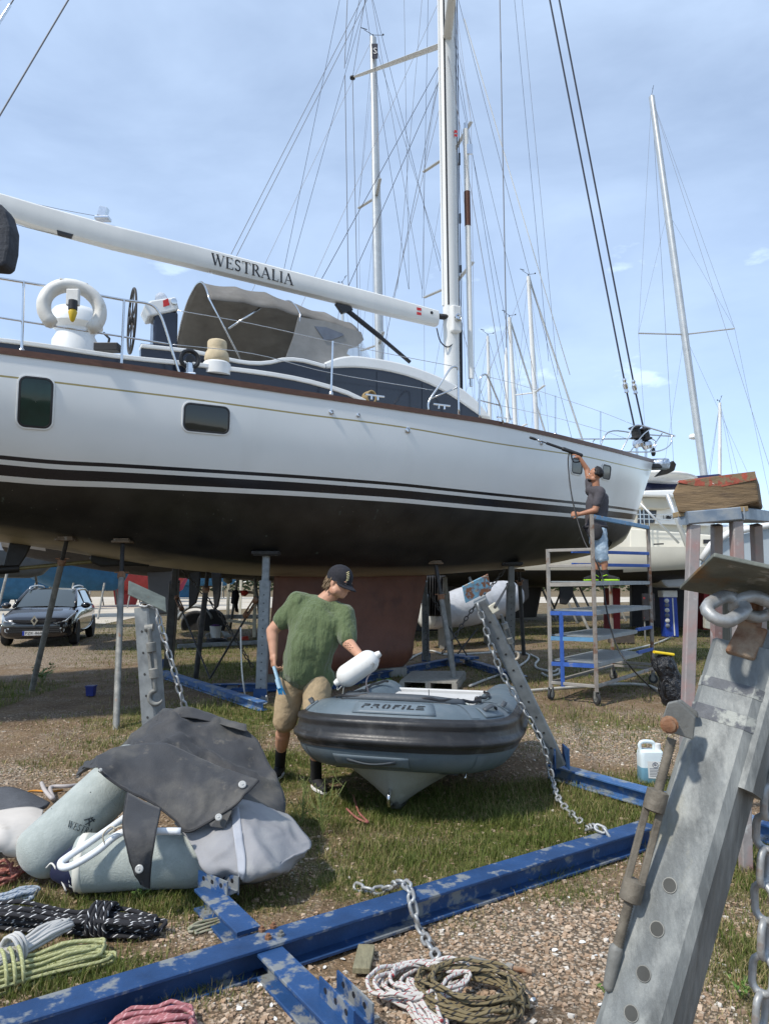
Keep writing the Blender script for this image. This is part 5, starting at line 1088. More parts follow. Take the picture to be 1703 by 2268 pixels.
shirt = soft('t_shirt', mb, .011, M('green_cotton', (.094, .128, .054), .9, 0, .06, 9, .9, 2.6, sheen=.2, c2=(.114, .15, .066), thr=(.48, .7), sc2=3.5, stretch=(3.2, 3.2, .8), bdist=.09), man, 9, [('shirt_folds_a', .16, .030)])
mb = MB()                                                     # shorts
mb.rcone(pm(655, 1490, .02), pm(702, 1496, .0), .128, .122, 16)
for h_, k in ((hipL, kneL), (hipR, kneR)): mb.rcone(h_, h_.lerp(k, .9), .118, .098, 16)
soft('shorts', mb, .010, M('beige_cotton', (.38, .285, .17), .9, 0, .08, 8, .8, 4, c2=(.31, .225, .13), thr=(.5, .7), sc2=4, bdist=.04), man, 6, [('short_folds', .12, .02)])
sock = M('black_sock', (.012, .012, .013), .95, 0, .2, 30); shoe = M('black_trainer', (.012, .012, .013), .7, 0, .3, 30, .4, 60); sole = M('white_sole', (.66, .65, .62), .6, 0, .1, 20)
def trainer(par, ank, d, shoe_m, sole_m, s=1.0):
    d = V(d); d.z = 0; d.normalize(); sd = V((d.y, -d.x, 0)); a = V((ank.x, ank.y, ank.z-.1)); mb = MB()
    mb.rcone(a+d*-.045*s+V((0, 0, .05)), a+d*.02*s+V((0, 0, .062)), .041*s, .045*s, 12); mb.rcone(a+d*.02*s+V((0, 0, .055)), a+d*.13*s+V((0, 0, .040)), .043*s, .034*s, 12); mb.rcone(a+d*.10*s+V((0, 0, .036))-sd*.008, a+d*.175*s+V((0, 0, .032)), .036*s, .026*s, 12); mb.rcone(a+d*-.03*s+V((0, 0, .05)), a+d*-.03*s+V((0, 0, .1)), .04*s, .042*s, 12)
    sh = soft('shoe', mb, .006, shoe_m, par, 4); mb = MB(); prof = []
    for k in range(28):
        q = 2*math.pi*k/28; x_ = .065+.135*math.cos(q); prof.append(a+d*x_*s+sd*(math.sin(q)*(.046-.006*math.cos(q)))*s+V((0, 0, .002)))
    mb.prism(prof, V((0, 0, .024))); obj('sole', mb, sole_m, sh, bevel=.005)
    return sh
for k, a in ((kneL, ankL), (kneR, ankR)):
    mb = MB(); mb.rcone(a.lerp(k, .38), a-V((0, 0, .03)), .047, .043, 14); soft('sock', mb, .007, sock, man, 3)
trainer(man, ankL, V((-.1, -1, 0)), shoe, sole); trainer(man, ankR, V((.45, -.9, 0)), shoe, sole)
f, sd, u = frame3(HF, HU); capc = HC-f*.012+u*.035                # cap
mb = MB(); Rm = Matrix((f, sd, u)).transposed(); rows = []
for i in range(10):
    th = R_(90-90*i/9*1.0) if False else math.pi/2*(i/9); row = []
    for k in range(28): q = 2*math.pi*k/28; row.append(capc + f*(math.cos(th)*math.cos(q)*.113) + sd*(math.cos(th)*math.sin(q)*.091) + u*(math.sin(th)*.098+.012))
    rows.append(row)
low = [p-u*.035 for p in rows[0]]; mb.grid([low]+rows, closed=True)
capm = M('black_cap_cloth', (.013, .013, .018), .85, 0, .2, 30, .2, 150); cp_ = obj('cap', mb, capm, man, smooth=True)
mb = MB(); rr = []
for i in range(5):
    row = []
    for k in range(15):
        q = R_(-68+136*k/14); r_ = .108+.075*(i/4)*math.cos(q)**.6; row.append(capc + f*(math.cos(q)*r_) + sd*(math.sin(q)*(.092)) - u*(.022+.03*(i/4)*math.cos(q)-.012*abs(math.sin(q))*0+.018*math.sin(q)**2*(i/4)))
    rr.append(row)
mb.grid(rr); o = obj('peak', mb, capm, cp_, smooth=True); sm = o.modifiers.new('solid', 'SOLIDIFY'); sm.thickness = .006
emb = M('pale_gold_thread', (.6, .52, .27), .7, 0, .1, 60); mb = MB()
q0 = R_(28)
for k in range(6):
    zz = .062-.012*k; rr_ = .112*math.sqrt(max(.05, 1-(zz/.1)**2)); cc = capc + f*(math.cos(q0)*(rr_+.006)) + sd*(math.sin(q0)*.091) + u*(zz+.012); mb.rcone(cc-sd*.015+u*.002, cc+sd*.008-u*.010, .0042, .0028, 6)
obj('emblem', mb, emb, cp_, smooth=True)
mb = MB()                                                     # hair below the cap
rs = random.Random(4)
for k in range(110):
    q = R_(rs.uniform(95, 265)); zz = rs.uniform(-.055, .02); p = HC + f*(math.cos(q)*.104-.012) + sd*(math.sin(q)*.083) + u*zz; e_ = p + f*(-.02*rs.random()) + sd*(math.sin(q)*.012) - u*(.022+.02*rs.random()); mb.tube([p+u*.02, p.lerp(e_, .5)-f*.004, e_], [.007, .006, .002], 5)
obj('hair', mb, M('brown_hair', (.15, .10, .055), .7, 0, .3, 60), man, smooth=True)
mb = MB()                                                     # spectacles
for k in (-1, 1):
    c = HC + f*.098 + sd*.032*k + u*.006; mb.tube([c + sd*(math.cos(a)*.024) + u*(math.sin(a)*.018) for a in np.linspace(0, 6.283, 18)[:-1]], .0022, 5, closed=True); mb.tube([c+sd*.024*k, HC+f*.03+sd*.086*k+u*.012, HC-f*.015+sd*.088*k+u*.01], .0022, 5)
mb.tube([HC+f*.1+sd*.008+u*.008, HC+f*.1-sd*.008+u*.008], .0022, 5); obj('spectacles', mb, black(), man, smooth=True)
mb = MB()                                                     # forearm tattoos: small dark marks on the skin
for k in range(9):
    fz = .18+.055*k; p = elR.lerp(wrR, fz); ax = (wrR-elR).normalized(); out = V((-.5, -1, .15)); out = (out-ax*out.dot(ax)).normalized(); r_ = .049-(.049-.032)*fz
    sd_ = ax.cross(out); c = p + (out*math.cos(.35*math.sin(k*2.1)) + sd_*math.sin(.35*math.sin(k*2.1)))*(r_-.001); mb.rcone(c-ax*.007+sd_*.003*math.sin(k), c+ax*.007-sd_*.004, .003, .0022, 6)
obj('tattoo', mb, M('tattoo_ink', (.10, .06, .05), .6, 0, 0), body)
# scrubbing brush in his hand
bh = wrL+V((.012, -.055, -.085)); br = thing('scrubbing_brush', bh, 'small blue hand brush held by the person in green', 'brush')
bd = V((.30, -.1, -.9)).normalized(); mb = MB(); mb.bar(bh, bh+bd*.12, .03, .022, bevel=.006); obj('handle', mb, M('pale_blue_plastic', (.42, .60, .72), .45), br)
mb = MB(); mb.bar(bh+bd*.10, bh+bd*.175, .05, .03, bevel=.006); obj('head', mb, M('pale_blue_plastic', (.42, .60, .72)), br)
mb = MB(); rs = random.Random(3)
for k in range(40): p = bh+bd*(.15+.03*rs.random())+V((rs.uniform(-.022, .022), -.01+rs.uniform(-.012, .012), 0)); mb.cyl(p, p+bd*.05+V((rs.uniform(-.006, .006), 0, 0)), .003, .0025, n=4)
o = obj('bristles', mb, M('blue_bristles', (.03, .25, .48), .7, 0, .2, 80), br); o['kind'] = 'stuff'
# fender in the other hand
fa, fb = pm(770, 1496, -.36), pm(814, 1466, -.36); fd = (fb-fa).normalized(); fen = thing('small_fender', (fa+fb)/2, 'small scuffed white fender held by the person in green', 'fender')
r_ = .085; L_ = (fb-fa).length; prof = [(.012, -r_*1.05)] + [(r_*math.sin(a), -r_*math.cos(a)) for a in np.linspace(.25, 1.57, 7)] + [(r_, L_*.5)] + [(r_*math.cos(a), L_+r_*math.sin(a)) for a in np.linspace(0, 1.32, 7)] + [(.012, L_+r_*1.05)]
mb = MB(); mb.lathe(prof, fa, fd, 28); obj('fender_body', mb, M('scuffed_white_vinyl', (.70, .69, .65), .45, 0, .08, 7, .05, 40, c2=(.42, .38, .31), thr=(.62, .70), sc2=12), fen, smooth=True)
for e_, s_ in ((fa-fd*r_, -1), (fb+fd*r_, 1)):
    mb = MB(); mb.lathe([(.03, -.012*s_), (.026, .012*s_), (.02, .03*s_)], e_, fd, 12); obj('rope_eye', mb, M('scuffed_white_vinyl', (.7, .69, .65)), fen, smooth=True, auto=40)
mb = MB(); a = fb+fd*r_; mb.tube(crv([a, a+V((.012, 0, -.05)), dy(812, 1505, DM-.38), dy(816, 1536, DM-.36)], 5), .0055, 6); obj('lanyard', mb, M('pinkish_cord', (.55, .42, .38), .9), fen, smooth=True)
mb = MB(); a = fa-fd*r_; mb.tube(crv([a, a+V((-.004, 0, -.06)), dy(761, 1518, DM-.38), dy(758, 1545, DM-.36)], 5), .005, 6); obj('lanyard', mb, M('grey_cord', (.3, .3, .27), .9), fen, smooth=True)
# ---------------------------------------------------------------- scaffold
SF, SL, SR = V((2.84, 9.7, 0)), V((2.32, 10.1, 0)), V((4.35, 11.7, 0)); SK = SL+SR-SF
sc = thing('rolling_scaffold', SF, 'rusty rolling work scaffold with blue rails standing by the yacht bow', 'scaffold')
rsty = M('rusty_grey_tube', (.26, .23, .20), .7, .15, .25, 6, .3, 60, c2=(.17, .075, .035), thr=(.52, .62), sc2=5, c3=(.4, .39, .36), thr3=(.62, .7), sc3=8)
rgry = M('weathered_grey_tube', (.29, .275, .25), .7, .1, .2, 6, .2, 60, c2=(.22, .13, .08), thr=(.58, .68), sc2=6)
blu = M('scaffold_blue', (.035, .10, .36), .5, 0, .2, 8, .1, 60, c2=(.2, .2, .2), thr=(.62, .7), sc2=8); lblu = M('scaffold_light_blue', (.10, .24, .40), .5, 0, .2, 8, .1, 60, c2=(.3, .2, .13), thr=(.6, .68), sc2=8)
Z = lambda p, z: V((p.x, p.y, z))
def sbar(name, p, q, mat, a=.042, b=.042): mb = MB(); mb.bar(p, q, a, b, up=V((0, 0, 1)) if abs((V(q)-V(p)).normalized().z) < .9 else V((0, -1, 0)), bevel=.005); return obj(name, mb, mat, sc)
for p, zt in ((SF, 2.56), (SL, 2.10), (SR, 2.56), (SK, 1.62)): sbar('upright', Z(p, .17), Z(p, zt), rsty if p is not SL else rgry, .05, .05)
SP = SL+(SF-SL)*.27; sbar('brace_upright', Z(SP, .2), Z(SP, 1.22), blu, .05, .05)
sbar('top_rail', Z(SF, 2.53), Z(SR, 2.53), lblu, .05, .06); sbar('end_rail', Z(SL, 2.08), Z(SF, 2.08), rgry); sbar('end_rail', Z(SL, 1.86), Z(SF, 1.86), rgry)
SB = SK+(SR-SK)*.12
for z in (2.10, 1.90): sbar('back_rail', Z(SF+(SK-SL)*.35+(SL-SF)*1.0, z), Z(SR, z), blu, .04, .05)
for z, p, q in ((.24, SL, SF), (.24, SF, SR), (.24, SL, SK), (.24, SK, SR), (.30, SK, SR)): sbar('base_rail', Z(p, z), Z(q, z), rgry)
tread = M('galvanised_tread', (.30, .325, .335), .5, .4, .15, 12, .2, 40)
def shelf(z, f0, f1, slats, front):
    A, B = SF+(SR-SF)*f0, SF+(SR-SF)*f1; C_, D_ = SL+(SR-SF)*f0, SL+(SR-SF)*f1
    sh = sbar('shelf', Z(A.lerp(C_, .5), z-.03), Z(B.lerp(D_, .5), z-.03), tread, (C_-A).length, .012) if False else None
    mb = MB(); mb.bar(Z(A, z-.035), Z(B, z-.03), .02, .05); sh = obj('shelf', mb, tread, sc); mb = MB(); mb.bar(Z(C_, z-.035), Z(D_, z-.03), .02, .05); obj('side_channel', mb, tread, sh)
    n = slats
    for k in range(n):
        f = (k+.5)/n; mb = MB(); mb.bar(Z(A.lerp(B, f), z-.008), Z(C_.lerp(D_, f), z-.008), (B-A).length/n*.72, .014); obj('tread_bar', mb, tread, sh)
    mb = MB(); mb.bar(Z(SL+(SF-SL)*.02, z-.05), Z(SF, z-.04), .03, .055); obj('end_bearer', mb, front, sh)
shelf(1.65, 0, 1, 36, rgry); shelf(1.25, .02, 1, 34, blu); shelf(.90, .02, .70, 24, lblu); shelf(.55, .02, .78, 26, blu)
for z in (.90, .55): sbar('back_rail', Z(SR.lerp(SF, .3), z), Z(SR, z), blu, .04, .05)
def caster(p, a):
    mb = MB(); ax = V((math.cos(a), math.sin(a), 0)); c = Z(p, .075)+V((.0, -.0, 0)); mb.lathe([(.045, -.02), (.072, -.018), (.075, 0), (.072, .018), (.045, .02)], c, ax, 20); o = obj('caster', mb, M('dark_rubber', (.03, .03, .03), .7), sc, smooth=True, auto=40)
    mb = MB(); mb.lathe([(.04, -.022), (.042, 0), (.04, .022)], c, ax, 14); obj('hub', mb, galv_old(), o, smooth=True, auto=40)
    for s_ in (-1, 1): mb = MB(); mb.bar(c+ax*.03*s_, c+ax*.03*s_+V((0, 0, .1)), .05, .006, up=ax); obj('fork', mb, galv_old(), o)
for p, a in ((SF, .3), (SL, 2.4), (SR, 1.0), (SK, .6)): caster(p, a)
# ---------------------------------------------------------------- worker on the scaffold
DW = 10.85
def pw(x, y, dd=0.0): return dy(x, y, DW+dd)
zf = 1.652
wk = thing('person', V((pw(1329, 1287).x, DW, zf)), 'person in dark t-shirt and denim shorts on the scaffold aiming a pressure lance', 'person')
HC2 = pw(1317, 1053); HF2 = V((-.93, .28, .16)); HU2 = V((.12, 0, .98)); mb = MB(); head(mb, HC2, HF2, HU2, .98); ears(mb, HC2, HF2, HU2, .98)
sh1, sh2 = pw(1309, 1088, .18), pw(1328, 1092, -.16); e1_, e2_ = pw(1300, 1040, .28), pw(1318, 1130, -.20); w1_, w2_ = pw(1284, 1014, .26), pw(1283, 1139, -.14)
mb.rcone(pw(1321, 1090), HC2-V((-.01, 0, .05)), .06, .056, 12); mb.rcone(sh1, e1_, .055, .045, 12); mb.rcone(e1_, w1_, .045, .03, 12); mb.rcone(sh2, e2_, .06, .048, 12); mb.rcone(e2_, w2_, .047, .031, 12)
hand(mb, w1_, V((-.6, 0, .55)), V((-.3, .6, -.6)), 1, 1.1, 1); hand(mb, w2_, V((-1, .1, .1)), V((.1, .8, -.3)), 1, 1.25, 1)
hp1, hp2 = pw(1318, 1178, .10), pw(1327, 1180, -.09); kn1, kn2 = pw(1325, 1230, .11), pw(1334, 1230, -.10); an1, an2 = V((pw(1322, 1280).x, DW+.11, zf+.10)), V((pw(1337, 1280).x, DW-.10, zf+.10))
for h_, k, a in ((hp1, kn1, an1), (hp2, kn2, an2)): mb.rcone(h_, k, .09, .06, 12); mb.rcone(k, a, .056, .036, 12); mb.rcone(k.lerp(a, .2)+V((.012, 0, 0)), k.lerp(a, .5)+V((.012, 0, 0)), .056, .05, 10)
mb.rcone(pw(1317, 1165), pw(1321, 1115), .10, .09, 14); soft('body', mb, .0085, skin2, wk, 5); eyes(wk, HC2, HF2, HU2, .98)
mb = MB(); mb.rcone(pw(1318, 1155), pw(1322, 1110), .155, .16, 18); mb.rcone(sh1.lerp(sh2, .08), sh2.lerp(sh1, .08), .10, .10, 14); mb.rcone(pw(1318, 1106), pw(1324, 1090), .13, .085, 14); mb.rcone(pw(1326, 1150), pw(1330, 1105), .12, .125, 16); mb.rcone(pw(1316, 1168), pw(1322, 1168), .15, .15, 14); mb.rcone(sh1, sh1.lerp(e1_, .45), .078, .07, 14); mb.rcone(sh2, sh2.lerp(e2_, .62), .080, .075, 14)
ts = soft('t_shirt', mb, .013, M('charcoal_cotton', (.065, .06, .068), .9, 0, .12, 9, .7, 4, bdist=.05), wk, 7, [('dark_shirt_folds', .15, .025)])
mb = MB(); mb.rcone(pw(1318, 1178, .06), pw(1327, 1180, -.06), .13, .125, 14)
for h_, k in ((hp1, kn1), (hp2, kn2)): mb.rcone(h_, h_.lerp(k, 1.0)+V((0, 0, -.03)), .112, .092, 14)
soft('denim_shorts', mb, .012, M('pale_denim', (.30, .40, .50), .9, 0, .2, 14, .3, 120, c2=(.48, .55, .60), thr=(.5, .66), sc2=7), wk, 5, [('denim_folds', .09, .035)])
mb = MB(); mb.sph(pw(1318, 1178, -.20), (.12, .05, .13), 16); soft('belt_bag', mb, .015, M('dark_bag_cloth', (.035, .033, .036), .85, 0, .2, 20, .5, 30), wk, 2)
mb = MB(); mb.tube([pw(1318, 1168) + V((math.cos(a)*.175, math.sin(a)*.17, .0)) for a in np.linspace(0, 6.283, 24)[:-1]], .02, 6, closed=True); obj('belt', mb, M('dark_bag_cloth', (.035, .033, .036)), wk, smooth=True)
mb = MB(); rs = random.Random(9); f, sd, u = frame3(HF2, HU2)
mb.sph(HC2-f*.05+u*.045, (.085, .088, .082), 16, rot=Matrix((f, sd, u)).transposed())
for k in range(160):
    a = R_(rs.uniform(70, 290)); el = rs.uniform(-.2, 1.5); dr = f*(math.cos(a)*math.cos(el)) + sd*(math.sin(a)*math.cos(el)) + u*math.sin(el); p = HC2-f*.02+u*.03+V((dr.x*.1, dr.y*.1, dr.z*.105)); mb.sph(p, rs.uniform(.012, .022), 6)
soft('hair', mb, .009, M('black_hair', (.012, .010, .010), .6, 0, .3, 60), wk, 1)
mb = MB(); mb.sph(HC2+f*.055-u*.082, (.045, .055, .03), 12, rot=Matrix((f, sd, u)).transposed()); soft('beard', mb, .009, M('black_hair', (.012, .010, .010)), wk, 2)
for a, k in ((an1, kn1), (an2, kn2)): mb = MB(); mb.rcone(a.lerp(k, .18), a-V((0, 0, .03)), .046, .043, 12); soft('sock', mb, .009, sock, wk, 2)
grn_s = M('neon_green_sole', (.35, .62, .03), .6, 0, .1, 20)
for a in (an1, an2):
    s_ = trainer(wk, a, V((-.95, -.3, 0)) if a is an1 else V((.9, -.4, 0)), shoe, grn_s)
    mb = MB(); mb.tube([a+V((-.06, -.04, -.03)), a+V((.0, -.05, -.01)), a+V((.05, -.03, -.035))], .006, 5); obj('shoe_stripe', mb, grn_s, s_)
mb = MB()
for k in range(5): mb.bar(pw(1336+1.6*k, 1098-.6*k, -.10-.02*k)+V((.035, -.02, 0)), pw(1336+1.6*k, 1106-.6*k, -.10-.02*k)+V((.035, -.02, 0)), .012, .01)
# pressure lance with its hose
la, lb = pw(1172, 968, .35), pw(1287, 1008, .25); ld = (lb-la).normalized(); lance = thing('pressure_lance', lb, 'long black pressure washer lance held up against the white hull', 'pressure lance')
mb = MB(); mb.cyl(la, la.lerp(lb, .35), .010, n=8); obj('nozzle_tube', mb, M('dark_metal', (.05, .05, .055), .4, .6), lance, smooth=True, auto=40)
mb = MB(); mb.lathe([(.012, 0), (.022, .02), (.022, .1), (.012, .12)], la, ld, 10); obj('nozzle', mb, black(), lance, smooth=True, auto=40)
mb = MB(); mb.lathe([(.016, 0), (.024, .01), (.024, .05), (.016, .06)], la+ld*.14, ld, 10); obj('collar', mb, steel(), lance, smooth=True, auto=40)
mb = MB(); mb.cyl(la.lerp(lb, .33), la.lerp(lb, .68), .022, n=10); obj('foregrip', mb, black(), lance, smooth=True, auto=40)
mb = MB(); mb.rcone(la.lerp(lb, .66), lb, .033, .030, 10); obj('gun_body', mb, black(), lance, smooth=True)
mb = MB(); p = la.lerp(lb, .80); mb.tube(crv([p, p+V((.02, 0, -.12)), p+V((.06, 0, -.17)), p+V((.16, 0, -.15)), lb+V((0, 0, -.03))], 4), .012, 6); obj('trigger_guard', mb, black(), lance, smooth=True)
p0 = la.lerp(lb, .78)
hs = [p0, p0+V((-.03, -.02, -.12)), pw(1259, 1040, .1), pw(1264, 1085, -.05), pw(1273, 1130, -.16), pw(1284, 1170, -.3), pw(1297, 1206, -.5), pw(1318, 1240, -.66), pw(1334, 1280, -.7), dy(1340, 1330, 10.0), dy(1352, 1390, 9.9), dy(1370, 1440, 9.8), dy(1400, 1482, 9.7), gz(1440, 1522, .08), gz(1462, 1538, .05)]
mb = MB(); mb.tube(crv(hs, 6), .011, 7); tag(obj('pressure_hose', mb, M('black_hose', (.018, .018, .018), .5), None, smooth=True), 'thin black hose hanging from the lance down to the bagged washer', 'hose')
# ================================================================ rigid inflatable dinghy
RA = V((.26, .966, 0)).normalized(); RS = V((.966, -.26, 0)).normalized(); RO = V((-.03, 4.83, 0))
def rp(a, s, z): return RO+RA*a+RS*s+V((0, 0, z))
rib = thing('inflatable_dinghy', rp(1.2, 0, 0), 'grey rigid inflatable dinghy with black rubbing band lying on the grass', 'dinghy')
half = [(2.4, -.58, .46), (2.0, -.585, .45), (1.5, -.595, .45), (1.0, -.60, .48), (.62, -.575, .52), (.38, -.45, .555), (.26, -.27, .58), (.235, 0, .585)]
path = crv([rp(*p) for p in half] + [rp(a, -s, z) for a, s, z in half[-2::-1]], 7); NP = len(path); TR = .232
rad = [TR*min(1, .86+.14*min(i, NP-1-i)/8) for i in range(NP)]
def rframe(i):
    t = (path[min(i+1, NP-1)]-path[max(i-1, 0)]).normalized(); o = V((t.y, -t.x, 0)).normalized(); c = rp(1.4, 0, 0)
    if o.dot(path[i]-c) < 0: o = -o
    return t, o
def rpt(i, ang, off=0.0): t, o = rframe(i); return path[i] + o*(math.cos(R_(ang))*(rad[i]+off)) + V((0, 0, math.sin(R_(ang))*(rad[i]+off)))
cumr = np.concatenate([[0], np.cumsum([(path[i+1]-path[i]).length for i in range(NP-1)])]); midr = cumr[NP//2]
def rsurf(u, ang, off=0.0):                                  # u = metres along the tube from the bow centre
    s = midr+u; i = min(max(int(np.searchsorted(cumr, s))-1, 0), NP-2); f = (s-cumr[i])/(cumr[i+1]-cumr[i]); return rpt(i, ang, off).lerp(rpt(i+1, ang, off), f)
hyp = M('grey_hypalon', (.105, .138, .160), .48, 0, .12, 5, .12, 30, c2=(.155, .18, .20), thr=(.5, .72), sc2=3, c3=(.23, .25, .245), thr3=(.66, .78), sc3=6)
mb = MB(); mb.grid([[rpt(i, 360*k/28) for k in range(28)] for i in range(NP)], closed=True)
for i0, sg in ((0, -1), (NP-1, 1)):
    t, o = rframe(i0); t = t*sg; c = path[i0]; rows = [[rpt(i0, 360*k/28) for k in range(28)]]
    for f, l in ((.85, .1), (.6, .22), (.3, .3)): rows.append([c + (rpt(i0, 360*k/28)-c)*f + t*l for k in range(28)])
    mb.grid(rows, closed=True, flip=sg < 0); n_ = len(mb.v); mb.f.append(tuple(n_-28+k for k in range(28))); mb.mi.append(0)
obj('tube', mb, hyp, rib, smooth=True)
prof = [(-16, -.004), (-14, .008), (-8, .010), (-6, .012), (-3, .030), (2, .034), (6, .022), (8, .012), (12, .010), (18, .010), (22, .012), (25, .028), (30, .034), (34, .024), (37, .010), (41, .006), (42, -.004)]
mb = MB(); mb.grid([[rpt(i, a, o) for a, o in prof] for i in range(3, NP-3)]); obj('rubbing_band', mb, M('black_rubber', (.022, .022, .023), .42, 0, .2, 12, .15, 50, c2=(.075, .072, .068), thr=(.55, .75), sc2=5), rib, smooth=True, auto=50)
# seams and patches
for u in (-1.05, .52, 1.15): mb = MB(); mb.grid([[rsurf(u+d_, a, .0028) for d_ in (-.03, .03)] for a in range(44, 150, 6)]); obj('seam_tape', mb, M('grey_hypalon_tape', (.125, .158, .182), .5, 0, .1, 6), rib, smooth=True); 
for u in (.52, -.52): mb = MB(); mb.grid([[rsurf(u+d_, a, .0028) for d_ in (-.03, .03)] for a in range(-18, -70, -6)]); obj('seam_tape', mb, M('grey_hypalon_tape', (.165, .205, .235)), rib, smooth=True)
def patch(name, u0, u1, a0, a1, off, mat, n=10):
    mb = MB(); mb.grid([[rsurf(u0+(u1-u0)*k/n, a0+(a1-a0)*j/5, off) for j in range(6)] for k in range(n+1)]); o = obj(name, mb, mat, rib, smooth=True); sm_ = o.modifiers.new('solid', 'SOLIDIFY'); sm_.thickness = .003; return o
tape = M('grey_hypalon_tape', (.165, .205, .235))
patch('name_patch', -.20, .30, 47, 78, .003, tape)
def handle(u, a, ln, big=False):
    b_ = patch('handle_base', u-ln*.75, u+ln*.75, a-13, a+13, .003, tape, 8)
    mb = MB(); pts = [rsurf(u+ln*.5*k, a+(4 if big else 0)*math.cos(k*1.57), .006+.035*math.cos(k*math.pi/2)) for k in np.linspace(-1, 1, 9)]; rr = []
    for p_, k in zip(pts, np.linspace(-1, 1, 9)): q = rsurf(u+ln*.5*k, a+7, .006+.035*math.cos(k*math.pi/2)); rr.append([p_, q])
    mb.grid(rr); o = obj('handle', mb, M('dark_grey_webbing', (.06, .07, .08), .6, 0, .1, 20), rib, smooth=True); sm_ = o.modifiers.new('solid', 'SOLIDIFY'); sm_.thickness = .006
handle(-.06, -38, .30, True); handle(.72, 58, .16); handle(1.12, 58, .12); handle(-.72, 30+25, .15)
# stencilled name
STEN = {'P': (.9, [[(0, 0), (.2, 0), (.27, .36), (.07, .36)], [(.1, .5), (.6, .5), (.66, .5), (.74, .62), (.1+.02, .62)], [(.16, .8), (.62, .8), (.78, .86), (.8, 1), (.2, 1)], [(.58, .5), (.74, .52), (.84, .86), (.66, .84)]]),
 'R': (.95, [[(.0, 0), (.16, 0), (.2, .22), (.04, .22)], [(.16, .8), (.62, .8), (.78, .86), (.8, 1), (.2, 1)], [(.12, .46), (.58, .46), (.64, .6), (.15, .6)], [(.58, .5), (.74, .52), (.84, .86), (.66, .84)], [(.5, .44), (.68, .46), (.86, 0), (.64, 0)]]),
 'O': (1.1, [[(.12, .2), (.34, .2), (.46, .8), (.24, .8)], [(.2, 0), (.46, 0), (.48, .18), (.16, .2)], [(.58, 0), (.82, .02), (.92, .22), (.66, .2)], [(.28, .82), (.52, .8), (.56, 1), (.36, .98)], [(.66, .82), (.92, .8), (.84, .98), (.68, 1)], [(.68, .22), (.92, .24), (1.0, .78), (.78, .78)]]),
 'F': (.85, [[(.05, 0), (.27, 0), (.34, .4), (.13, .4)], [(.14, .46), (.68, .46), (.71, .62), (.17, .62)], [(.19, .78), (.84, .78), (.88, 1), (.23, 1)]]),
 'i': (.42, [[(.06, 0), (.28, 0), (.38, .62), (.16, .62)], [(.2, .8), (.42, .8), (.46, 1), (.23, 1)]]),
 'L': (.78, [[(.12, .24), (.34, .24), (.47, 1), (.25, 1)], [(.07, 0), (.72, 0), (.75, .19), (.1, .19)]]),
 'E': (.86, [[(.04, 0), (.72, 0), (.75, .19), (.07, .19)], [(.11, .4), (.7, .4), (.73, .58), (.14, .58)], [(.18, .8), (.84, .8), (.87, 1), (.21, 1)]])}
mb = MB(); u_ = 0; tot = sum(STEN[c][0]+.06 for c in 'PROFiLE')
for ch in 'PROFiLE':
    adv, ps = STEN[ch]
    for p in ps:
        q = [rsurf(-.155+.41*(u_+x)/tot, 57.5+10.5*y, .0085) for x, y in p]; mb.add(q, [tuple(range(len(q)))[::-1]])
    u_ += adv+.06
o = obj('lettering', mb, M('black_stencil', (.018, .02, .022), .6, 0, 0), rib); sm_ = o.modifiers.new('solid', 'SOLIDIFY'); sm_.thickness = .001
# bow lip, rope, hull
mb = MB(); mb.grid([[rsurf(u, 96, .0), rsurf(u, 100, .018+.01*math.cos(u*2)), rsurf(u, 104, .03+.016*math.cos(u*1.7))] for u in np.linspace(-.42, .62, 22)]); o = obj('bow_lip', mb, M('dark_grey_webbing', (.06, .07, .08)), rib, smooth=True); sm_ = o.modifiers.new('solid', 'SOLIDIFY'); sm_.thickness = .006
for u0, u1 in ((-.85, .05), (.05, .62), (.62, 1.2), (1.2, 1.75), (-1.5, -.85), (-2.2, -1.5)):
    mb = MB(); pts = [rsurf(u0+(u1-u0)*k, 112-14*math.sin(math.pi*k), .035-.014*math.sin(math.pi*k)+.006*math.sin(k*19)) for k in np.linspace(0, 1, 12)]; mb.tube(pts, .012, 7); obj('grab_line', mb, black(), rib, smooth=True)
for u0 in (.05, .62, 1.2, -.85): mb = MB(); c = rsurf(u0, 112, .03); mb.sph(c, (.022, .022, .028), 8); mb.cyl(c, c+V((-.01, -.05, -.05)), .010, n=6); obj('line_knot', mb, black(), rib, smooth=True)
grp = M('dirty_grey_hull', (.30, .31, .275), .55, 0, .12, 4, .1, 40, c2=(.20, .20, .165), thr=(.5, .72), sc2=3.5, c3=(.42, .43, .40), thr3=(.62, .75), sc3=5)
mb = MB(); rows = []
for a in (.20, .24, .30, .38, .48, .60, .75, .95, 1.3, 1.8, 2.45):
    zk = np.interp(a, [.20, .26, .30, .38, .48, .6, 1, 2.45], [.36, .22, .14, .06, .025, .012, .01, .03]); zc = np.interp(a, [.2, .5, 1, 2.45], [.40, .34, .29, .27]); sc_ = np.interp(a, [.2, .30, .5, .8, 1.2, 2.45], [.16, .33, .47, .52, .54, .54]); row = []
    for k in range(-8, 9):
        f = abs(k)/8; row.append(rp(a + .0*f, math.copysign(sc_*f, k), zk+(zc-zk)*(f**.88)))
    rows.append(row)
mb.grid(rows, flip=True); hl = obj('rigid_hull', mb, grp, rib, smooth=True, auto=50)
mb = MB(); mb.grid([[rp(a, s_, z-.012) for s_, z in ((-.035, zk+.03), (-.02, zk-.006), (.02, zk-.006), (.035, zk+.03))] for a, zk in ((.33, .10), (.38, .065), (.48, .03), (.65, .02), (1, .018), (2.4, .035))], flip=True); obj('keel_guard', mb, M('dark_keel_guard', (.10, .105, .095), .6, 0, .2, 9), hl, smooth=True)
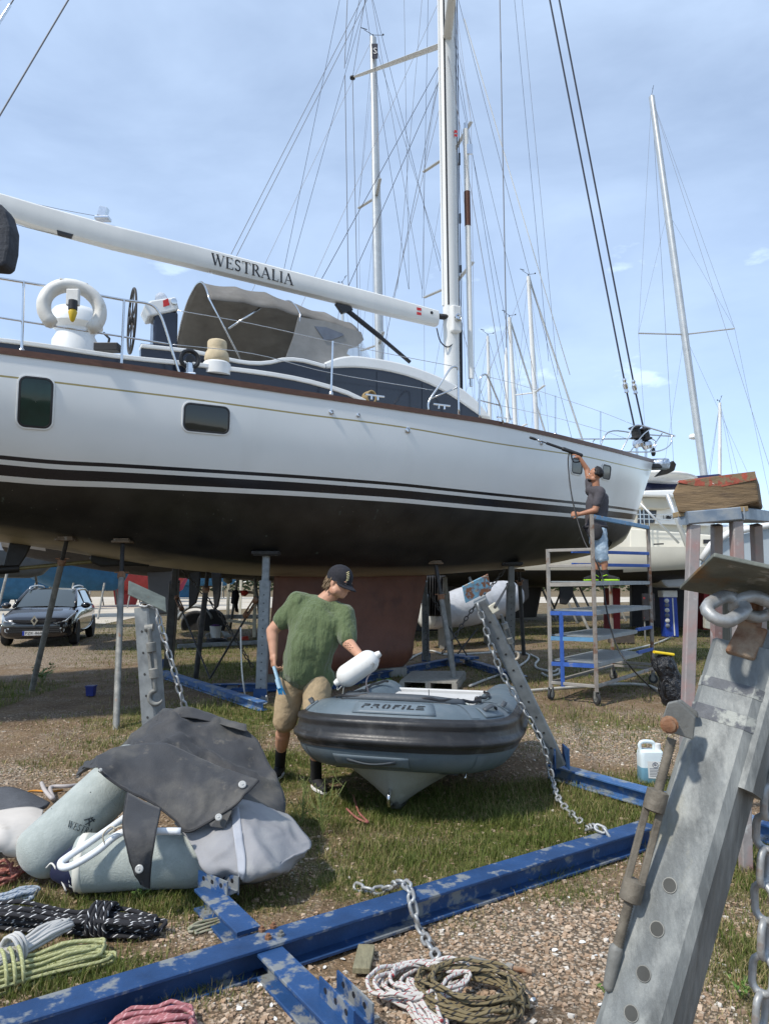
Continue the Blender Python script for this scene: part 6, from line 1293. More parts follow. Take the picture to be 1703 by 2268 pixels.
mb = MB(); c = rp(.285, 0, .17); mb.tube(crv([c+V((0, 0, .05)), c-RA*.06+V((0, 0, .0)), c-RA*.05-V((0, 0, .06)), c+RA*.02-V((0, 0, .07))], 5), .011, 7); obj('tow_eye', mb, steel(), hl, smooth=True)
mb = MB(); c = rp(.72, .46, .24); mb.tube(crv([c+V((0, 0, .03)), c-RA*.05-V((0, 0, .03)), c+RA*.03-V((0, 0, .06))], 5), .009, 6); obj('side_eye', mb, steel(), hl, smooth=True)
wh_ = M('white_liner', (.60, .60, .585), .45, 0, .06, 6)
mb = MB(); mb.bar(rp(2.3, -.45, .43), rp(2.3, .45, .43), .04, .34); obj('transom', mb, wh_, rib, bevel=.01)
mb = MB(); mb.bar(rp(1.9, -.40, .44), rp(1.9, .40, .44), .36, .32); st_ = obj('seat_box', mb, wh_, rib, bevel=.02)
mb = MB(); mb.bar(rp(1.72, -.02, .50), rp(1.72, -.02, .68), .006, .006, up=RS); obj('seat_gap', mb, black(), st_)
mb = MB(); mb.grid([[rp(a, s_, .30) for s_ in (-.45, .45)] for a in (.4, 2.4)]); obj('floor', mb, M('grey_floor', (.3, .31, .3), .7), rib)
mb = MB(); mb.prism([rp(1.715, .24, .46), rp(1.715, .34, .46), rp(1.715, .34, .585), rp(1.715, .24, .585)], -RA*.003); pl_ = obj('capacity_label', mb, M('label_white', (.62, .66, .64), .5, 0, .05), st_)
for k in range(5): mb = MB(); mb.prism([rp(1.711, .25, .47+.022*k), rp(1.711, .25+(.07 if k < 4 else .08), .47+.022*k), rp(1.711, .25+(.07 if k < 4 else .08), .478+.022*k), rp(1.711, .25, .478+.022*k)], -RA*.001); obj('label_line', mb, M('teal_print', (.06, .14, .16), .6, 0, 0), st_)
mb = MB(); c = rp(1.7, .40, .46); mb.tube([c+V((math.cos(a)*.03, 0, math.sin(a)*.03)) for a in np.linspace(0, 6.28, 10)[:-1]], .010, 6, closed=True); obj('drain_plug', mb, black(), st_, smooth=True)
mb = MB(); mb.tube(crv([gz(782, 1762, .02), gz(795, 1800, .02), gz(815, 1822, .015), gz(790, 1812, .02), gz(768, 1792, .02)], 6), .008, 6); tag(obj('loose_line', mb, M('faded_red_cord', (.33, .12, .10), .9), None, smooth=True), 'faded red cord lying in the grass under the dinghy bow', 'cord')
# ================================================================ heap of fenders under a cover
def capsule(a, b, r, n=30, flat0=False):
    a = V(a); b = V(b); L_ = (b-a).length; k0 = [(r*math.sin(q), -r*.75*math.cos(q)) for q in np.linspace(.05, 1.57, 9)] if not flat0 else [(r*.55, -.05), (r*.9, -.035), (r, 0)]
    mb = MB(); mb.lathe(k0 + [(r, L_*f) for f in np.linspace(.02, .98, 14)] + [(r*math.cos(q), L_+r*.75*math.sin(q)) for q in np.linspace(0, 1.5, 8)], a, (b-a).normalized(), n)
    for i, v in enumerate(mb.v): k = .004*nz(v[0]*7, v[1]*7, v[2]*7); mb.v[i] = (v[0]+k, v[1]+k, v[2]+k)
    return mb
fleece = M('grey_green_fender_cloth', (.34, .375, .35), .95, 0, .12, 4, .5, 110, c2=(.41, .445, .415), thr=(.45, .7), sc2=14, sheen=.3)
A1, B1 = V((-1.945, 3.98, .185)), dy(335, 1668, 4.5); r1 = .148
A1 = gz(92, 1888, .155); r1 = .152; B1 = dy(292, 1702, 4.42)
f1 = thing('large_fender', V((A1.x, A1.y, 0)), 'large grey cloth-covered fender with printed name sloping out of the heap', 'fender', 'fenders in the heap'); obj('cloth_cover', capsule(A1, B1, r1), fleece, f1, smooth=True)
A2, B2 = gz(184, 1912, .145), gz(520, 1898, .147); r2 = .146
f2 = thing('large_fender', V((A2.x, A2.y, 0)), 'large grey cloth-covered fender with white rim and navy end lying on the grass', 'fender', 'fenders in the heap'); obj('cloth_cover', capsule(A2, B2, r2, flat0=True), fleece, f2, smooth=True, auto=60)
d2 = (B2-A2).normalized(); mb = MB(); mb.lathe([(r2*1.01, .0), (r2*1.015, .03), (r2*1.0, .04)], A2-d2*.012, d2, 30); obj('white_rim', mb, M('off_white_vinyl', (.66, .65, .58), .6), f2, smooth=True)
mb = MB(); mb.lathe([(.02, -.17), (.05, -.15), (r2*.75, -.05), (r2*.93, -.01), (r2*.9, .0)], A2-V((0, 0, .02)), (d2+V((0, -.12, .18))).normalized(), 24)
for i, v in enumerate(mb.v): k = .01*nz(v[0]*18, v[1]*18, v[2]*18); mb.v[i] = (v[0], v[1]+k, v[2]+k)
obj('end_cap', mb, M('navy_vinyl', (.012, .016, .045), .45, 0, .15, 12), f2, smooth=True)
mb = MB(); e_ = A2-d2*.15; mb.tube(crv([e_+V((-.04, 0, -.02)), e_+V((0, -.02, .01)), e_+V((.06, -.06, -.04)), e_+V((.11, -.09, -.10))], 5), .005, 6); obj('end_cord', mb, M('white_cord', (.62, .6, .55)), f2, smooth=True)
# printed name and crossed hammers on the sloping fender
dF = (B1-A1).normalized(); oF = V((.25, -1, .35)); oF = (oF-dF*oF.dot(dF)).normalized(); sF = dF.cross(oF)
Lp = (B1-A1).length
def fpt(l, ang, off=.003): return A1 + dF*l + (oF*math.cos(ang)+sF*math.sin(ang))*(r1+off)
def fpx(x, y):                                               # pixel onto the fender's front
    best = None; d = ray(x, y)
    for l in np.linspace(0, Lp, 60):
        for a in np.linspace(-1.5, 1.5, 60):
            p = fpt(l, a); q = proj(p); e_ = (q[0]-x)**2+(q[1]-y)**2
            if best is None or e_ < best[0]: best = (e_, l, a)
    return best[1], best[2]
l0, a0 = fpx(150, 1832); l1, a1 = fpx(203, 1850); lu, au = fpx(154, 1817)
prt = M('dark_print', (.035, .045, .05), .9, 0, 0); mb = MB(); tw2 = sum(SERIF[c][0]+.1 for c in 'WESTRA')
u_ = 0
for ch in 'WESTRA':
    adv, ps = SERIF[ch]
    for p in ps:
        q = [fpt(l0+(l1-l0)*(u_+x)/tw2+(lu-l0)*y, a0+(a1-a0)*(u_+x)/tw2+(au-a0)*y) for x, y in p]; mb.add(q, [tuple(range(len(q)))])
    u_ += adv+.1
obj('printed_name', mb, prt, f1)
mb = MB(); hm = [((.0, -.5), (.9, .6)), ((.9, -.5), (.1, .6))]; cl, ca = fpx(198, 1822); 
for (x0_, y0_), (x1_, y1_) in ((( -9, 4), (10, -6)), ((0, 9), (-1, -8)), ((-11, -5), (8, -9)), ((6, -10), (12, -2))):
    q = [fpx(198+x0_, 1822+y0_), fpx(198+x1_, 1822+y1_)]; p, r_ = fpt(*q[0]), fpt(*q[1]); mb.tube([p, r_], .0035, 5)
obj('hammer_emblem', mb, prt, f1)
for (x, y) in ((115, 1790), (118, 1770), (200, 1755), (106, 1793)): l, a = fpx(x, y); mb = MB(); mb.sph(fpt(l, a, -.001), .0035, 6); obj('spot', mb, prt, f1)
# white boarding-ladder hoop
wt = M('white_enamel_tube', (.72, .74, .75), .3, 0, .05, 10); hpts = [(300, 1792, 3.98), (262, 1822, 3.9), (205, 1862, 3.80), (150, 1899, 3.74), (135, 1912, 3.72), (140, 1922, 3.70), (165, 1916, 3.70), (215, 1886, 3.72), (270, 1845, 3.76), (330, 1842, 3.78), (400, 1842, 3.8)]
hoop = thing('ladder_hoop', dy(135, 1912, 3.72), 'bent white enamelled tube lying across the fenders', 'tube'); mb = MB(); mb.tube(crv([dy(*p) for p in hpts], 7), .018, 10); obj('tube', mb, wt, hoop, smooth=True)
mb = MB(); mb.tube(crv([dy(x, y, 3.72) for x, y in ((232, 1872), (228, 1850), (245, 1832), (255, 1838), (240, 1848), (262, 1832), (280, 1830))], 5), .004, 6); obj('lashing', mb, M('tan_cord', (.5, .45, .35), .9), hoop, smooth=True)
# fabrics
def Z7(x, y, d): return dy(x*.4335, 1550+y*.4335, d)
def sheet(name, rows, mat, parent, n=7, wr=.012, sc=7.0, th=.006, seed=0, fold=None):
    n = int(n*1.6); R = [crv([Z7(*p) for p in r], n) for r in rows]; cols_ = [crv([R[i][k] for i in range(len(R))], n) for k in range(len(R[0]))]
    G = [[cols_[k][i] for k in range(len(cols_))] for i in range(len(cols_[0]))]; out_ = []
    for i, r in enumerate(G):
        row = []
        for k, p in enumerate(r):
            a = G[min(i+1, len(G)-1)][k]-G[max(i-1, 0)][k]; b = r[min(k+1, len(r)-1)]-r[max(k-1, 0)]; nn = a.cross(b); nn = nn.normalized() if nn.length > 1e-9 else V((0, -1, 0))
            q = V((p.x*sc+seed, p.y*sc, p.z*sc)); ed = min(1, min(i, len(G)-1-i)/6, min(k, len(r)-1-k)/6+.3)
            rg = (1-abs(mnoise.noise(V((q.x*.55+q.z*.5, q.y*.5, q.z*.55-q.x*.3)))*2.2)); rg = max(0, rg)**3; rg2 = max(0, 1-abs(mnoise.noise(V((q.x*1.3-q.z*.6+9, q.y, q.z*1.2+q.x*.5)))*2.4))**3
            w_ = (wr*.8*mnoise.noise(q) + wr*1.1*(rg-.3) + wr*.45*(rg2-.25) + wr*.15*mnoise.noise(q*4))*(.35+.65*ed); row.append(p+nn*w_)
        out_.append(row)
    mb = MB(); mb.grid(out_); o = obj(name, mb, mat, parent, smooth=True); sm_ = o.modifiers.new('solid', 'SOLIDIFY'); sm_.thickness = th; return o, out_
canv = M('charcoal_canvas', (.036, .037, .040), .72, 0, .18, 4, .25, 90, c2=(.10, .094, .082), thr=(.50, .72), sc2=3.2, sheen=.1, c3=(.15, .135, .11), thr3=(.62, .76), sc3=9)
cov = thing('canvas_cover', Z7(900, 600, 4.3), 'crumpled charcoal canvas cover with press studs thrown over the fenders', 'cover')
sheet('back_fold', [[(385, 398, 4.62), (470, 330, 4.62), (630, 230, 4.7), (822, 62, 4.75), (960, 60, 4.78), (1110, 100, 4.78), (1250, 145, 4.74)],
    [(470, 350, 4.35), (560, 300, 4.4), (680, 235, 4.48), (850, 125, 4.58), (1000, 150, 4.66), (1170, 175, 4.64), (1335, 250, 4.62)],
    [(530, 350, 4.22), (620, 320, 4.24), (740, 300, 4.28), (920, 235, 4.42), (1050, 280, 4.5), (1220, 310, 4.47), (1412, 400, 4.47)],
    [(600, 400, 4.18), (700, 400, 4.16), (820, 390, 4.16), (985, 370, 4.22), (1120, 395, 4.3), (1270, 430, 4.27), (1455, 500, 4.37)],
    [(660, 470, 4.12), (760, 480, 4.08), (880, 490, 4.06), (1030, 480, 4.1), (1150, 500, 4.14), (1310, 545, 4.17), (1455, 598, 4.27)]], canv, cov, 7, .040, 5, seed=2)
sheet('rolled_edge', [[(800, 110, 4.66), (960, 90, 4.68), (1110, 120, 4.68), (1262, 165, 4.64)], [(815, 60, 4.72), (960, 40, 4.76), (1110, 85, 4.76), (1258, 128, 4.72)], [(830, 70, 4.82), (960, 62, 4.86), (1110, 100, 4.86), (1250, 145, 4.82)]], canv, cov, 6, .012, 6, seed=5)
fl2, G_ = sheet('front_flap', [[(488, 292, 4.16), (640, 238, 4.3), (850, 230, 4.32), (1060, 322, 4.22), (1200, 372, 4.13), (1322, 413, 4.06)],
    [(488, 325, 4.06), (650, 330, 4.12), (850, 345, 4.13), (1010, 415, 4.06), (1140, 450, 4.02), (1280, 462, 4.0)],
    [(495, 350, 4.01), (650, 430, 4.01), (810, 470, 3.99), (960, 530, 3.96), (1085, 560, 3.94), (1215, 525, 3.93)],
    [(505, 362, 3.98), (650, 462, 3.96), (780, 525, 3.94), (895, 615, 3.9), (962, 675, 3.87), (1120, 590, 3.9)]], canv, cov, 8, .016, 5, seed=9)
mb = MB(); mb.tube([p+V((0, -.004, -.002)) for p in G_[-1]], .006, 6); obj('hem', mb, M('black_binding', (.02, .02, .022), .7), fl2, smooth=True)
mb = MB(); mb.tube([r[-1]+V((0, -.004, 0)) for r in G_], .005, 6); obj('hem', mb, M('black_binding', (.02, .02, .022)), fl2, smooth=True)
st2, G2 = sheet('hanging_strap', [[(650, 478, 3.92), (730, 520, 3.9), (820, 562, 3.9)], [(630, 640, 3.68), (710, 665, 3.66), (800, 660, 3.68)], [(655, 770, 3.61), (720, 775, 3.60), (785, 750, 3.62)], [(685, 870, 3.62), (725, 870, 3.61), (770, 860, 3.63)], [(722, 945, 3.66), (745, 958, 3.66), (764, 962, 3.67)]], canv, cov, 6, .008, 8, seed=4)
for k in (0, -1): mb = MB(); mb.tube([r[k]+V((0, -.004, 0)) for r in G2], .005, 6); obj('hem', mb, M('black_binding', (.02, .02, .022)), st2, smooth=True)
stud = M('white_stud', (.42, .42, .40), .4, 0, .05)
def button(x, y, d, n, r): mb = MB(); mb.lathe([(r, 0), (r, .004), (r*.75, .007), (r*.3, .006), (r*.28, .010), (.002, .011)], Z7(x, y, d), n, 20); obj('press_stud', mb, stud, cov, smooth=True, auto=35)
button(1238, 435, 4.0, (.2, -.7, .6), .021); button(712, 866, 3.585, (0, -1, .2), .02); button(1117, 602, 3.87, (.1, -.8, .5), .018); button(515, 360, 3.955, (-.2, -.9, .3), .010)
mb = MB(); pts = [Z7(1060, 600, 3.92), Z7(1160, 540, 3.94), Z7(1190, 560, 3.93), Z7(1150, 650, 3.9), Z7(1080, 640, 3.89)]; mb.prism(pts, V((0, -.02, -.004))); obj('tab', mb, canv, cov, bevel=.004)
mb = MB(); mb.prism([Z7(470, 325, 4.4), Z7(380, 398, 4.45), Z7(400, 350, 4.5), Z7(480, 300, 4.5)], V((.02, .15, .0))); obj('corner', mb, canv, cov, bevel=.01)
gb = M('light_grey_cover_cloth', (.265, .265, .275), .75, 0, .08, 5, .2, 80, c2=(.31, .31, .30), thr=(.5, .7), sc2=2.5)
bag = thing('grey_cover', Z7(1250, 945, 3.88), 'light grey fabric cover slumped on the grass beside the fenders', 'cover'); 
_, GB = sheet('cloth', [[(890, 630, 4.02), (1100, 570, 4.08), (1225, 515, 4.14), (1380, 560, 4.22), (1470, 590, 4.27)], [(950, 700, 3.92), (1120, 690, 3.86), (1250, 700, 3.86), (1420, 680, 3.97), (1560, 690, 4.12)],
    [(1000, 790, 3.82), (1130, 800, 3.75), (1270, 815, 3.73), (1430, 800, 3.81), (1592, 745, 4.02)], [(1050, 872, 3.78), (1150, 890, 3.72), (1260, 925, 3.70), (1400, 885, 3.76), (1560, 790, 3.97)], [(1080, 888, 3.95), (1160, 915, 3.92), (1250, 945, 3.92), (1390, 910, 3.97), (1545, 800, 4.15)]], gb, bag, 8, .026, 5, seed=13)
kb0 = int(len(GB[0])*.40); mb = MB(); mb.grid([[r[kb0+j]+V((0, -.010, .006)) for j in range(5)] for r in GB[3:-6]]); o = obj('reinforcing_band', mb, M('pale_band_cloth', (.36, .375, .41), .7), bag, smooth=True); sm_ = o.modifiers.new('solid', 'SOLIDIFY'); sm_.thickness = .003
# rolled mat and pale mattress at the left edge
mt_ = thing('rubber_mat', gz(40, 1800), 'dark grey rubber mat lying behind the fenders', 'mat'); sheet('mat', [[(-200, 520, 4.9), (0, 462, 5.0), (120, 480, 5.0), (250, 540, 4.95)], [(-200, 580, 4.5), (0, 540, 4.6), (120, 530, 4.6), (235, 555, 4.65)], [(-200, 640, 4.3), (0, 612, 4.35), (90, 585, 4.4), (200, 570, 4.5)]], M('dark_grey_rubber_mat', (.085, .09, .10), .9, 0, .15, 30, .6, 120), mt_, 6, .006, 4, .02, seed=3)
wm = thing('pale_cushion', gz(20, 1860), 'dirty white padded cushion behind the sloping fender', 'cushion'); sheet('cushion', [[(-120, 620, 4.3), (40, 585, 4.38), (150, 575, 4.4), (215, 590, 4.4)], [(-120, 660, 4.1), (10, 632, 4.18), (120, 625, 4.22), (200, 640, 4.25)], [(-120, 740, 4.0), (0, 715, 4.03), (60, 740, 4.05), (150, 760, 4.1)], [(-120, 800, 4.02), (0, 768, 4.03), (40, 778, 4.06), (140, 790, 4.1)]], M('dirty_white_vinyl', (.58, .54, .49), .6, 0, .1, 4, c2=(.4, .36, .3), thr=(.55, .7), sc2=4, stretch=(1, 1, 5)), wm, 6, .008, 5, .03, seed=6)
mb = MB(); mb.tube(crv([gz(x, y, z) for x, y, z in ((92, 1735, .03), (100, 1752, .06), (118, 1770, .04), (112, 1745, .05), (150, 1742, .05), (185, 1738, .03))], 6), .016, 8); tag(obj('grey_pipe', mb, M('grey_pvc', (.42, .38, .36), .5), None, smooth=True), 'bent grey pipe lying behind the sloping fender', 'pipe')
mb = MB(); mb.tube(crv([gz(x, y, .015) for x, y in ((50, 1758), (75, 1752), (110, 1754), (140, 1750))], 6), .007, 6); tag(obj('orange_cord', mb, M('orange_cord', (.6, .25, .03), .8), None, smooth=True), 'thin orange cord lying behind the sloping fender', 'cord')
# ================================================================ ropes
def rope_mat(name, base, fleck=None, su=40., sv=3., thr=.25, fleck2=None, twist=1.0):
    m = bpy.data.materials.new(name); m.use_nodes = True; t = m.node_tree; b = t.nodes['Principled BSDF']; lk = t.links.new; b.inputs['Roughness'].default_value = .85
    uv = t.nodes.new('ShaderNodeUVMap'); sp = t.nodes.new('ShaderNodeSeparateXYZ'); lk(uv.outputs[0], sp.inputs[0])
    def ma(op, a, bb=None):
        x = t.nodes.new('ShaderNodeMath'); x.operation = op
        for i, q in ((0, a), (1, bb)):
            if q is None: continue
            if isinstance(q, (int, float)): x.inputs[i].default_value = q
            else: lk(q, x.inputs[i])
        return x.outputs[0]
    U = ma('MULTIPLY', sp.outputs[0], su); Vv = ma('MULTIPLY', sp.outputs[1], sv); br_ = ma('MULTIPLY', ma('SINE', ma('MULTIPLY', ma('ADD', ma('MULTIPLY', U, 3.0), Vv), 6.2832)), ma('SINE', ma('MULTIPLY', ma('SUBTRACT', ma('MULTIPLY', U, 3.0), Vv), 6.2832)))
    cur = None; mixn = t.nodes.new('ShaderNodeMix'); mixn.data_type = 'RGBA'; mixn.inputs[6].default_value = (*[c*.72 for c in base], 1); mixn.inputs[7].default_value = (*base, 1); lk(ma('ADD', ma('MULTIPLY', br_, .5), .5), mixn.inputs[0]); cur = mixn.outputs[2]
    if fleck:
        k = ma('MULTIPLY', ma('LESS_THAN', ma('FRACT', ma('ADD', U, Vv)), thr), ma('LESS_THAN', ma('FRACT', ma('ADD', ma('MULTIPLY', Vv, 1.0), ma('MULTIPLY', U, .37))), .5)); mx_ = t.nodes.new('ShaderNodeMix'); mx_.data_type = 'RGBA'; lk(k, mx_.inputs[0]); lk(cur, mx_.inputs[6]); mx_.inputs[7].default_value = (*fleck, 1); cur = mx_.outputs[2]
    lk(cur, b.inputs['Base Color']); bn = t.nodes.new('ShaderNodeBump'); bn.inputs['Strength'].default_value = .5; bn.inputs['Distance'].default_value = .002; lk(br_, bn.inputs['Height']); lk(bn.outputs[0], b.inputs['Normal']); return m
def rope(path, r, mat, label, n=7, parent=None, name='rope_coil'):
    mb = MB(); mb.tube(path, r, n, uvm=True); o = obj(name, mb, mat, parent, smooth=True)
    return tag(o, label, 'rope') if parent is None else o
def hank(c, d, L_, wd, ht, loops, r, seed, waist=.55, lean=0):   # a long bundle of loops lying along d
    rs = random.Random(seed); c = V(c); d = V(d).normalized(); s_ = V((-d.y, d.x, 0)); pts = []
    for k in range(loops):
        l = L_*rs.uniform(.43, .52); lat = rs.uniform(-1, 1); hh = rs.random(); sh = rs.uniform(-.04, .04)*L_
        for q in np.linspace(0, 2*math.pi, 18)[:-1]:
            a = math.cos(q); prof_ = 1-(1-waist)*math.exp(-(a/.35)**2); off = (lat*.55+.38*math.sin(q))*wd*.5*prof_
            pts.append(c + d*(a*l+sh) + s_*(off + .006*rs.uniform(-1, 1)) + V((0, 0, r + max(0, hh*ht*prof_*(1-.35*a*a) + .004*rs.uniform(-1, 1)))))
    return crv(pts, 2)
def wraps(c, d, wd, ht, n, r, step):
    c = V(c); d = V(d).normalized(); s_ = V((-d.y, d.x, 0)); pts = []
    for q in np.linspace(0, 2*math.pi*n, 14*n): pts.append(c + d*(step*(q/6.283-n/2)) + s_*(math.cos(q)*wd*.5) + V((0, 0, ht*.5+math.sin(q)*ht*.55)))
    return pts
def coil(c, rx, ry, n, r, seed, ht=.05, jit=.25, rot=0.0, arc_=None):
    rs = random.Random(seed); pts = []; c = V(c)
    for k in range(n):
        ox, oy = rs.uniform(-jit, jit)*rx, rs.uniform(-jit, jit)*ry; fx, fy = rs.uniform(.7, 1.05), rs.uniform(.7, 1.05); h0 = ht*rs.random()
        for q in np.linspace(0, 2*math.pi, 16)[:-1]:
            x, y = ox+math.cos(q)*rx*fx, oy+math.sin(q)*ry*fy; pts.append(c+V((x*math.cos(rot)-y*math.sin(rot), x*math.sin(rot)+y*math.cos(rot), r+max(0, h0+.012*rs.uniform(-1, 1)))))
    return crv(pts, 3)
kb = rope_mat('black_rope_white_fleck', (.016, .016, .02), (.62, .62, .62), 26, 2, .16)
p, q = gz(-40, 2052), gz(348, 2080); d = (q-p).normalized()
blk = thing('rope_hank', (p+q)/2, 'thick black rope hank with white flecks lying on the grass', 'rope')
rope(hank((p+q)/2, d, (q-p).length, .20, .105, 16, .0105, 21, .6), .0105, kb, None, 7, blk, 'strands'); rope(wraps(p.lerp(q, .70)+V((0, 0, .0)), d, .15, .13, 5, .0105, .021), .0105, kb, None, 7, blk, 'wrapping')
wr_ = rope_mat('white_braid', (.62, .61, .58), None, 60)
p, q = gz(-60, 2170, .06), gz(150, 2062, .05); d = V((q.x-p.x, q.y-p.y, 0)).normalized(); whk = thing('rope_hank', (p+q)/2, 'white braided rope hank lying on the yellow green rope', 'rope')
rope([a+V((0, 0, .045)) for a in hank((p+q)/2-V((0, 0, .06)), d, (q-p).length*1.05, .11, .07, 9, .0085, 5, .7)], .0085, wr_, None, 7, whk, 'strands'); rope(wraps(p.lerp(q, .40)-V((0, 0, .02)), d, .10, .11, 3, .0085, .018), .0085, wr_, None, 7, whk, 'wrapping')
yg = rope_mat('yellow_green_braid', (.42, .43, .20), (.52, .53, .30), 60, 3, .3)
p, q = gz(-110, 2215), gz(245, 2120); d = (q-p).normalized(); ygk = thing('rope_hank', (p+q)/2, 'yellow green rope hank spilling loose loops toward the blue beam', 'rope')
rope(hank((p+q)/2, d, (q-p).length*1.0, .30, .085, 14, .0078, 33, .75), .0078, yg, None, 7, ygk, 'strands'); rope(wraps(p.lerp(q, .36), d, .22, .12, 3, .0078, .03), .0078, yg, None, 7, ygk, 'wrapping')
rr_ = rope_mat('faded_red_rope', (.33, .11, .085), (.45, .22, .17), 50, 2, .3); rope(coil(gz(-5, 1952), .13, .1, 6, .009, 8, .09), .009, rr_, 'faded red rope coil lying at the foot of the sloping fender')
bwr = rope_mat('blue_white_rope', (.42, .47, .52), (.10, .16, .25), 45, 2, .35); rope(hank(gz(5, 2010), V((.75, .5, 0)), .32, .16, .06, 6, .008, 4, .8), .008, bwr, 'pale blue and white rope bundle lying on the grass', name='rope_hank')
pk = rope_mat('pink_rope', (.46, .17, .18), (.58, .32, .32), 55, 2, .35); rope(hank(gz(335, 2300), V((.9, .25, 0)), .30, .20, .10, 8, .0085, 15, .8), .0085, pk, 'faded pink rope bundle lying in front of the blue beam', name='rope_hank')
wrd = rope_mat('white_rope_red_fleck', (.64, .62, .58), (.33, .05, .06), 45, 2, .25); rope(coil(gz(930, 2196), .19, .135, 7, .0078, 51, .05, .3, .3) , .0078, wrd, 'white rope with red flecks lying under the brown coil on the gravel')
p = gz(935, 2245); rope([a for a in hank(p, V((.35, -.9, 0)), .36, .13, .05, 6, .0078, 19, .9)], .0078, wrd, 'gathered tail of white rope with red flecks running to the picture foot' if False else 'gathered tail of white red-flecked rope beside the brown coil')
mb_p = [gz(x, y, .05) for x, y in ((870, 2162), (880, 2140), (930, 2130), (955, 2150), (965, 2190), (968, 2230), (978, 2262))]; rope(crv(mb_p, 6), .0078, wrd, 'single loose strand of white red-flecked rope arching over the brown coil')
bkr = rope_mat('brown_black_rope', (.21, .165, .085), (.02, .02, .02), 40, 2, .42); rope(coil(gz(1040, 2212, .02), .21, .15, 13, .0072, 77, .06, .22, -.35), .0072, bkr, 'brown and black rope coil lying on the gravel')
rope(hank(gz(478, 2055), V((.8, .6, 0)), .26, .10, .03, 5, .006, 41, .7), .006, rope_mat('frayed_tan_rope', (.36, .34, .25), (.2, .25, .15), 40, 2, .3), 'frayed tan rope end lying in the grass behind the blue beam', name='rope_end')
mb = MB(); mb.bar(gz(800, 2152, .018), gz(812, 2098, .018), .075, .025); tag(obj('wood_offcut', mb, M('grey_green_wood', (.22, .20, .125), .85, 0, .25, 14, .5, 40, stretch=(4, 1, 1)), None, bevel=.003), 'small grey green wood offcut lying by the blue beam', 'wood')
rd = thing('loose_turnbuckle', gz(1110, 2138), 'rusty turnbuckle rod lying on the gravel behind the brown rope', 'turnbuckle'); mb = MB(); mb.cyl(gz(1040, 2122, .015), gz(1125, 2142, .015), .009, n=8); obj('rod', mb, galv_old(), rd); mb = MB(); mb.cyl(gz(1122, 2141, .017), gz(1136, 2145, .017), .016, n=8); obj('nut', mb, galv_old(), rd); mb = MB(); mb.cyl(gz(1136, 2145, .015), gz(1178, 2154, .015), .011, n=8); obj('threaded_end', mb, rust(), rd)
# ================================================================ yard clutter
# pallet
pt = thing('wooden_pallet', gz(950, 1512), 'weathered wooden pallet lying flat beside the prop pole', 'pallet'); gt = M('grey_timber', (.25, .24, .21))
pa, pb, pc_, pd = gz(886, 1508, .14), gz(1010, 1512, .14), gz(1030, 1486, .14), gz(912, 1486, .14)
for k in range(7):
    f0, f1 = k/7+.008, (k+1)/7-.008; P = [pa.lerp(pd, f0), pb.lerp(pc_, f0), pb.lerp(pc_, f1), pa.lerp(pd, f1)]; mb = MB(); mb.prism(P, V((0, 0, -.022))); obj('board', mb, gt, pt)
for f in (.03, .5, .97):
    p, q = pa.lerp(pb, f), pd.lerp(pc_, f); mb = MB(); mb.bar(V((p.x, p.y, .06)), V((q.x, q.y, .06)), .08, .115); obj('bearer', mb, gt, pt)
# small blue pot
p = gz(201, 1542); pot = thing('paint_pot', p, 'small blue square plastic pot standing on the soil', 'pot'); mb = MB(); mb.box(p+V((0, 0, .07)), (.105, .105, .14), taper=(1.15, 1.15)); obj('body', mb, M('blue_plastic', (.012, .022, .14), .4), pot, bevel=.01); mb = MB(); mb.box(p+V((0, 0, .142)), (.135, .135, .016)); obj('rim', mb, M('blue_plastic', (.012, .022, .14)), pot, bevel=.004)
# canister half full of blue liquid
p = gz(1442, 1733); can_ = thing('liquid_canister', p, 'translucent plastic canister half full of blue liquid beside the beam', 'canister')
def rbox(c, sx, sy, z0, z1, r): 
    pts = []
    for (ax, ay, a0) in ((1, 1, 0), (-1, 1, 90), (-1, -1, 180), (1, -1, 270)):
        for i in range(5): a = R_(a0+22.5*i); pts.append(V((c.x+ax*(sx/2-r)+math.cos(a)*r, c.y+ay*(sy/2-r)+math.sin(a)*r, c.z+z0)))
    return pts
def stack(levels, c, r=.03): return [[V((c.x+(q.x-c.x), q.y, c.z+z)) for q in rbox(c, sx, sy, 0, 0, min(r, sx*.45, sy*.45))] for z, sx, sy in levels]
pls = M('milky_plastic', (.62, .70, .72), .35, 0, .05, 6, trans=.0, spec=.4); blq = M('blue_liquid_in_plastic', (.16, .33, .44), .3, 0, .06, 4)
mb = MB(); R_rows = stack([(0, .18, .12), (.015, .195, .135), (.13, .195, .135)], p); mb.grid(R_rows, closed=True, flip=False); mb.f.append(tuple(range(20))[::-1]); mb.mi.append(0); obj('filled_lower_part', mb, blq, can_, smooth=True, auto=40)
mb = MB(); rr_ = stack([(.13, .195, .135), (.22, .195, .135), (.25, .185, .13), (.265, .16, .10)], p); mb.grid(rr_, closed=True); n_ = len(mb.v); mb.f.append(tuple(n_-20+k for k in range(20))); mb.mi.append(0); obj('empty_upper_part', mb, pls, can_, smooth=True, auto=40)
mb = MB(); mb.tube(crv([p+V(a) for a in ((-.08, 0, .24), (-.085, 0, .30), (-.06, 0, .325), (0, 0, .325), (.03, 0, .31), (.035, 0, .26))], 5), .016, 8); obj('handle', mb, pls, can_, smooth=True)
mb = MB(); mb.cyl(p+V((.06, 0, .26)), p+V((.06, 0, .31)), .028, n=14); obj('cap', mb, M('white_cap', (.7, .7, .68), .5), can_, smooth=True, auto=40)
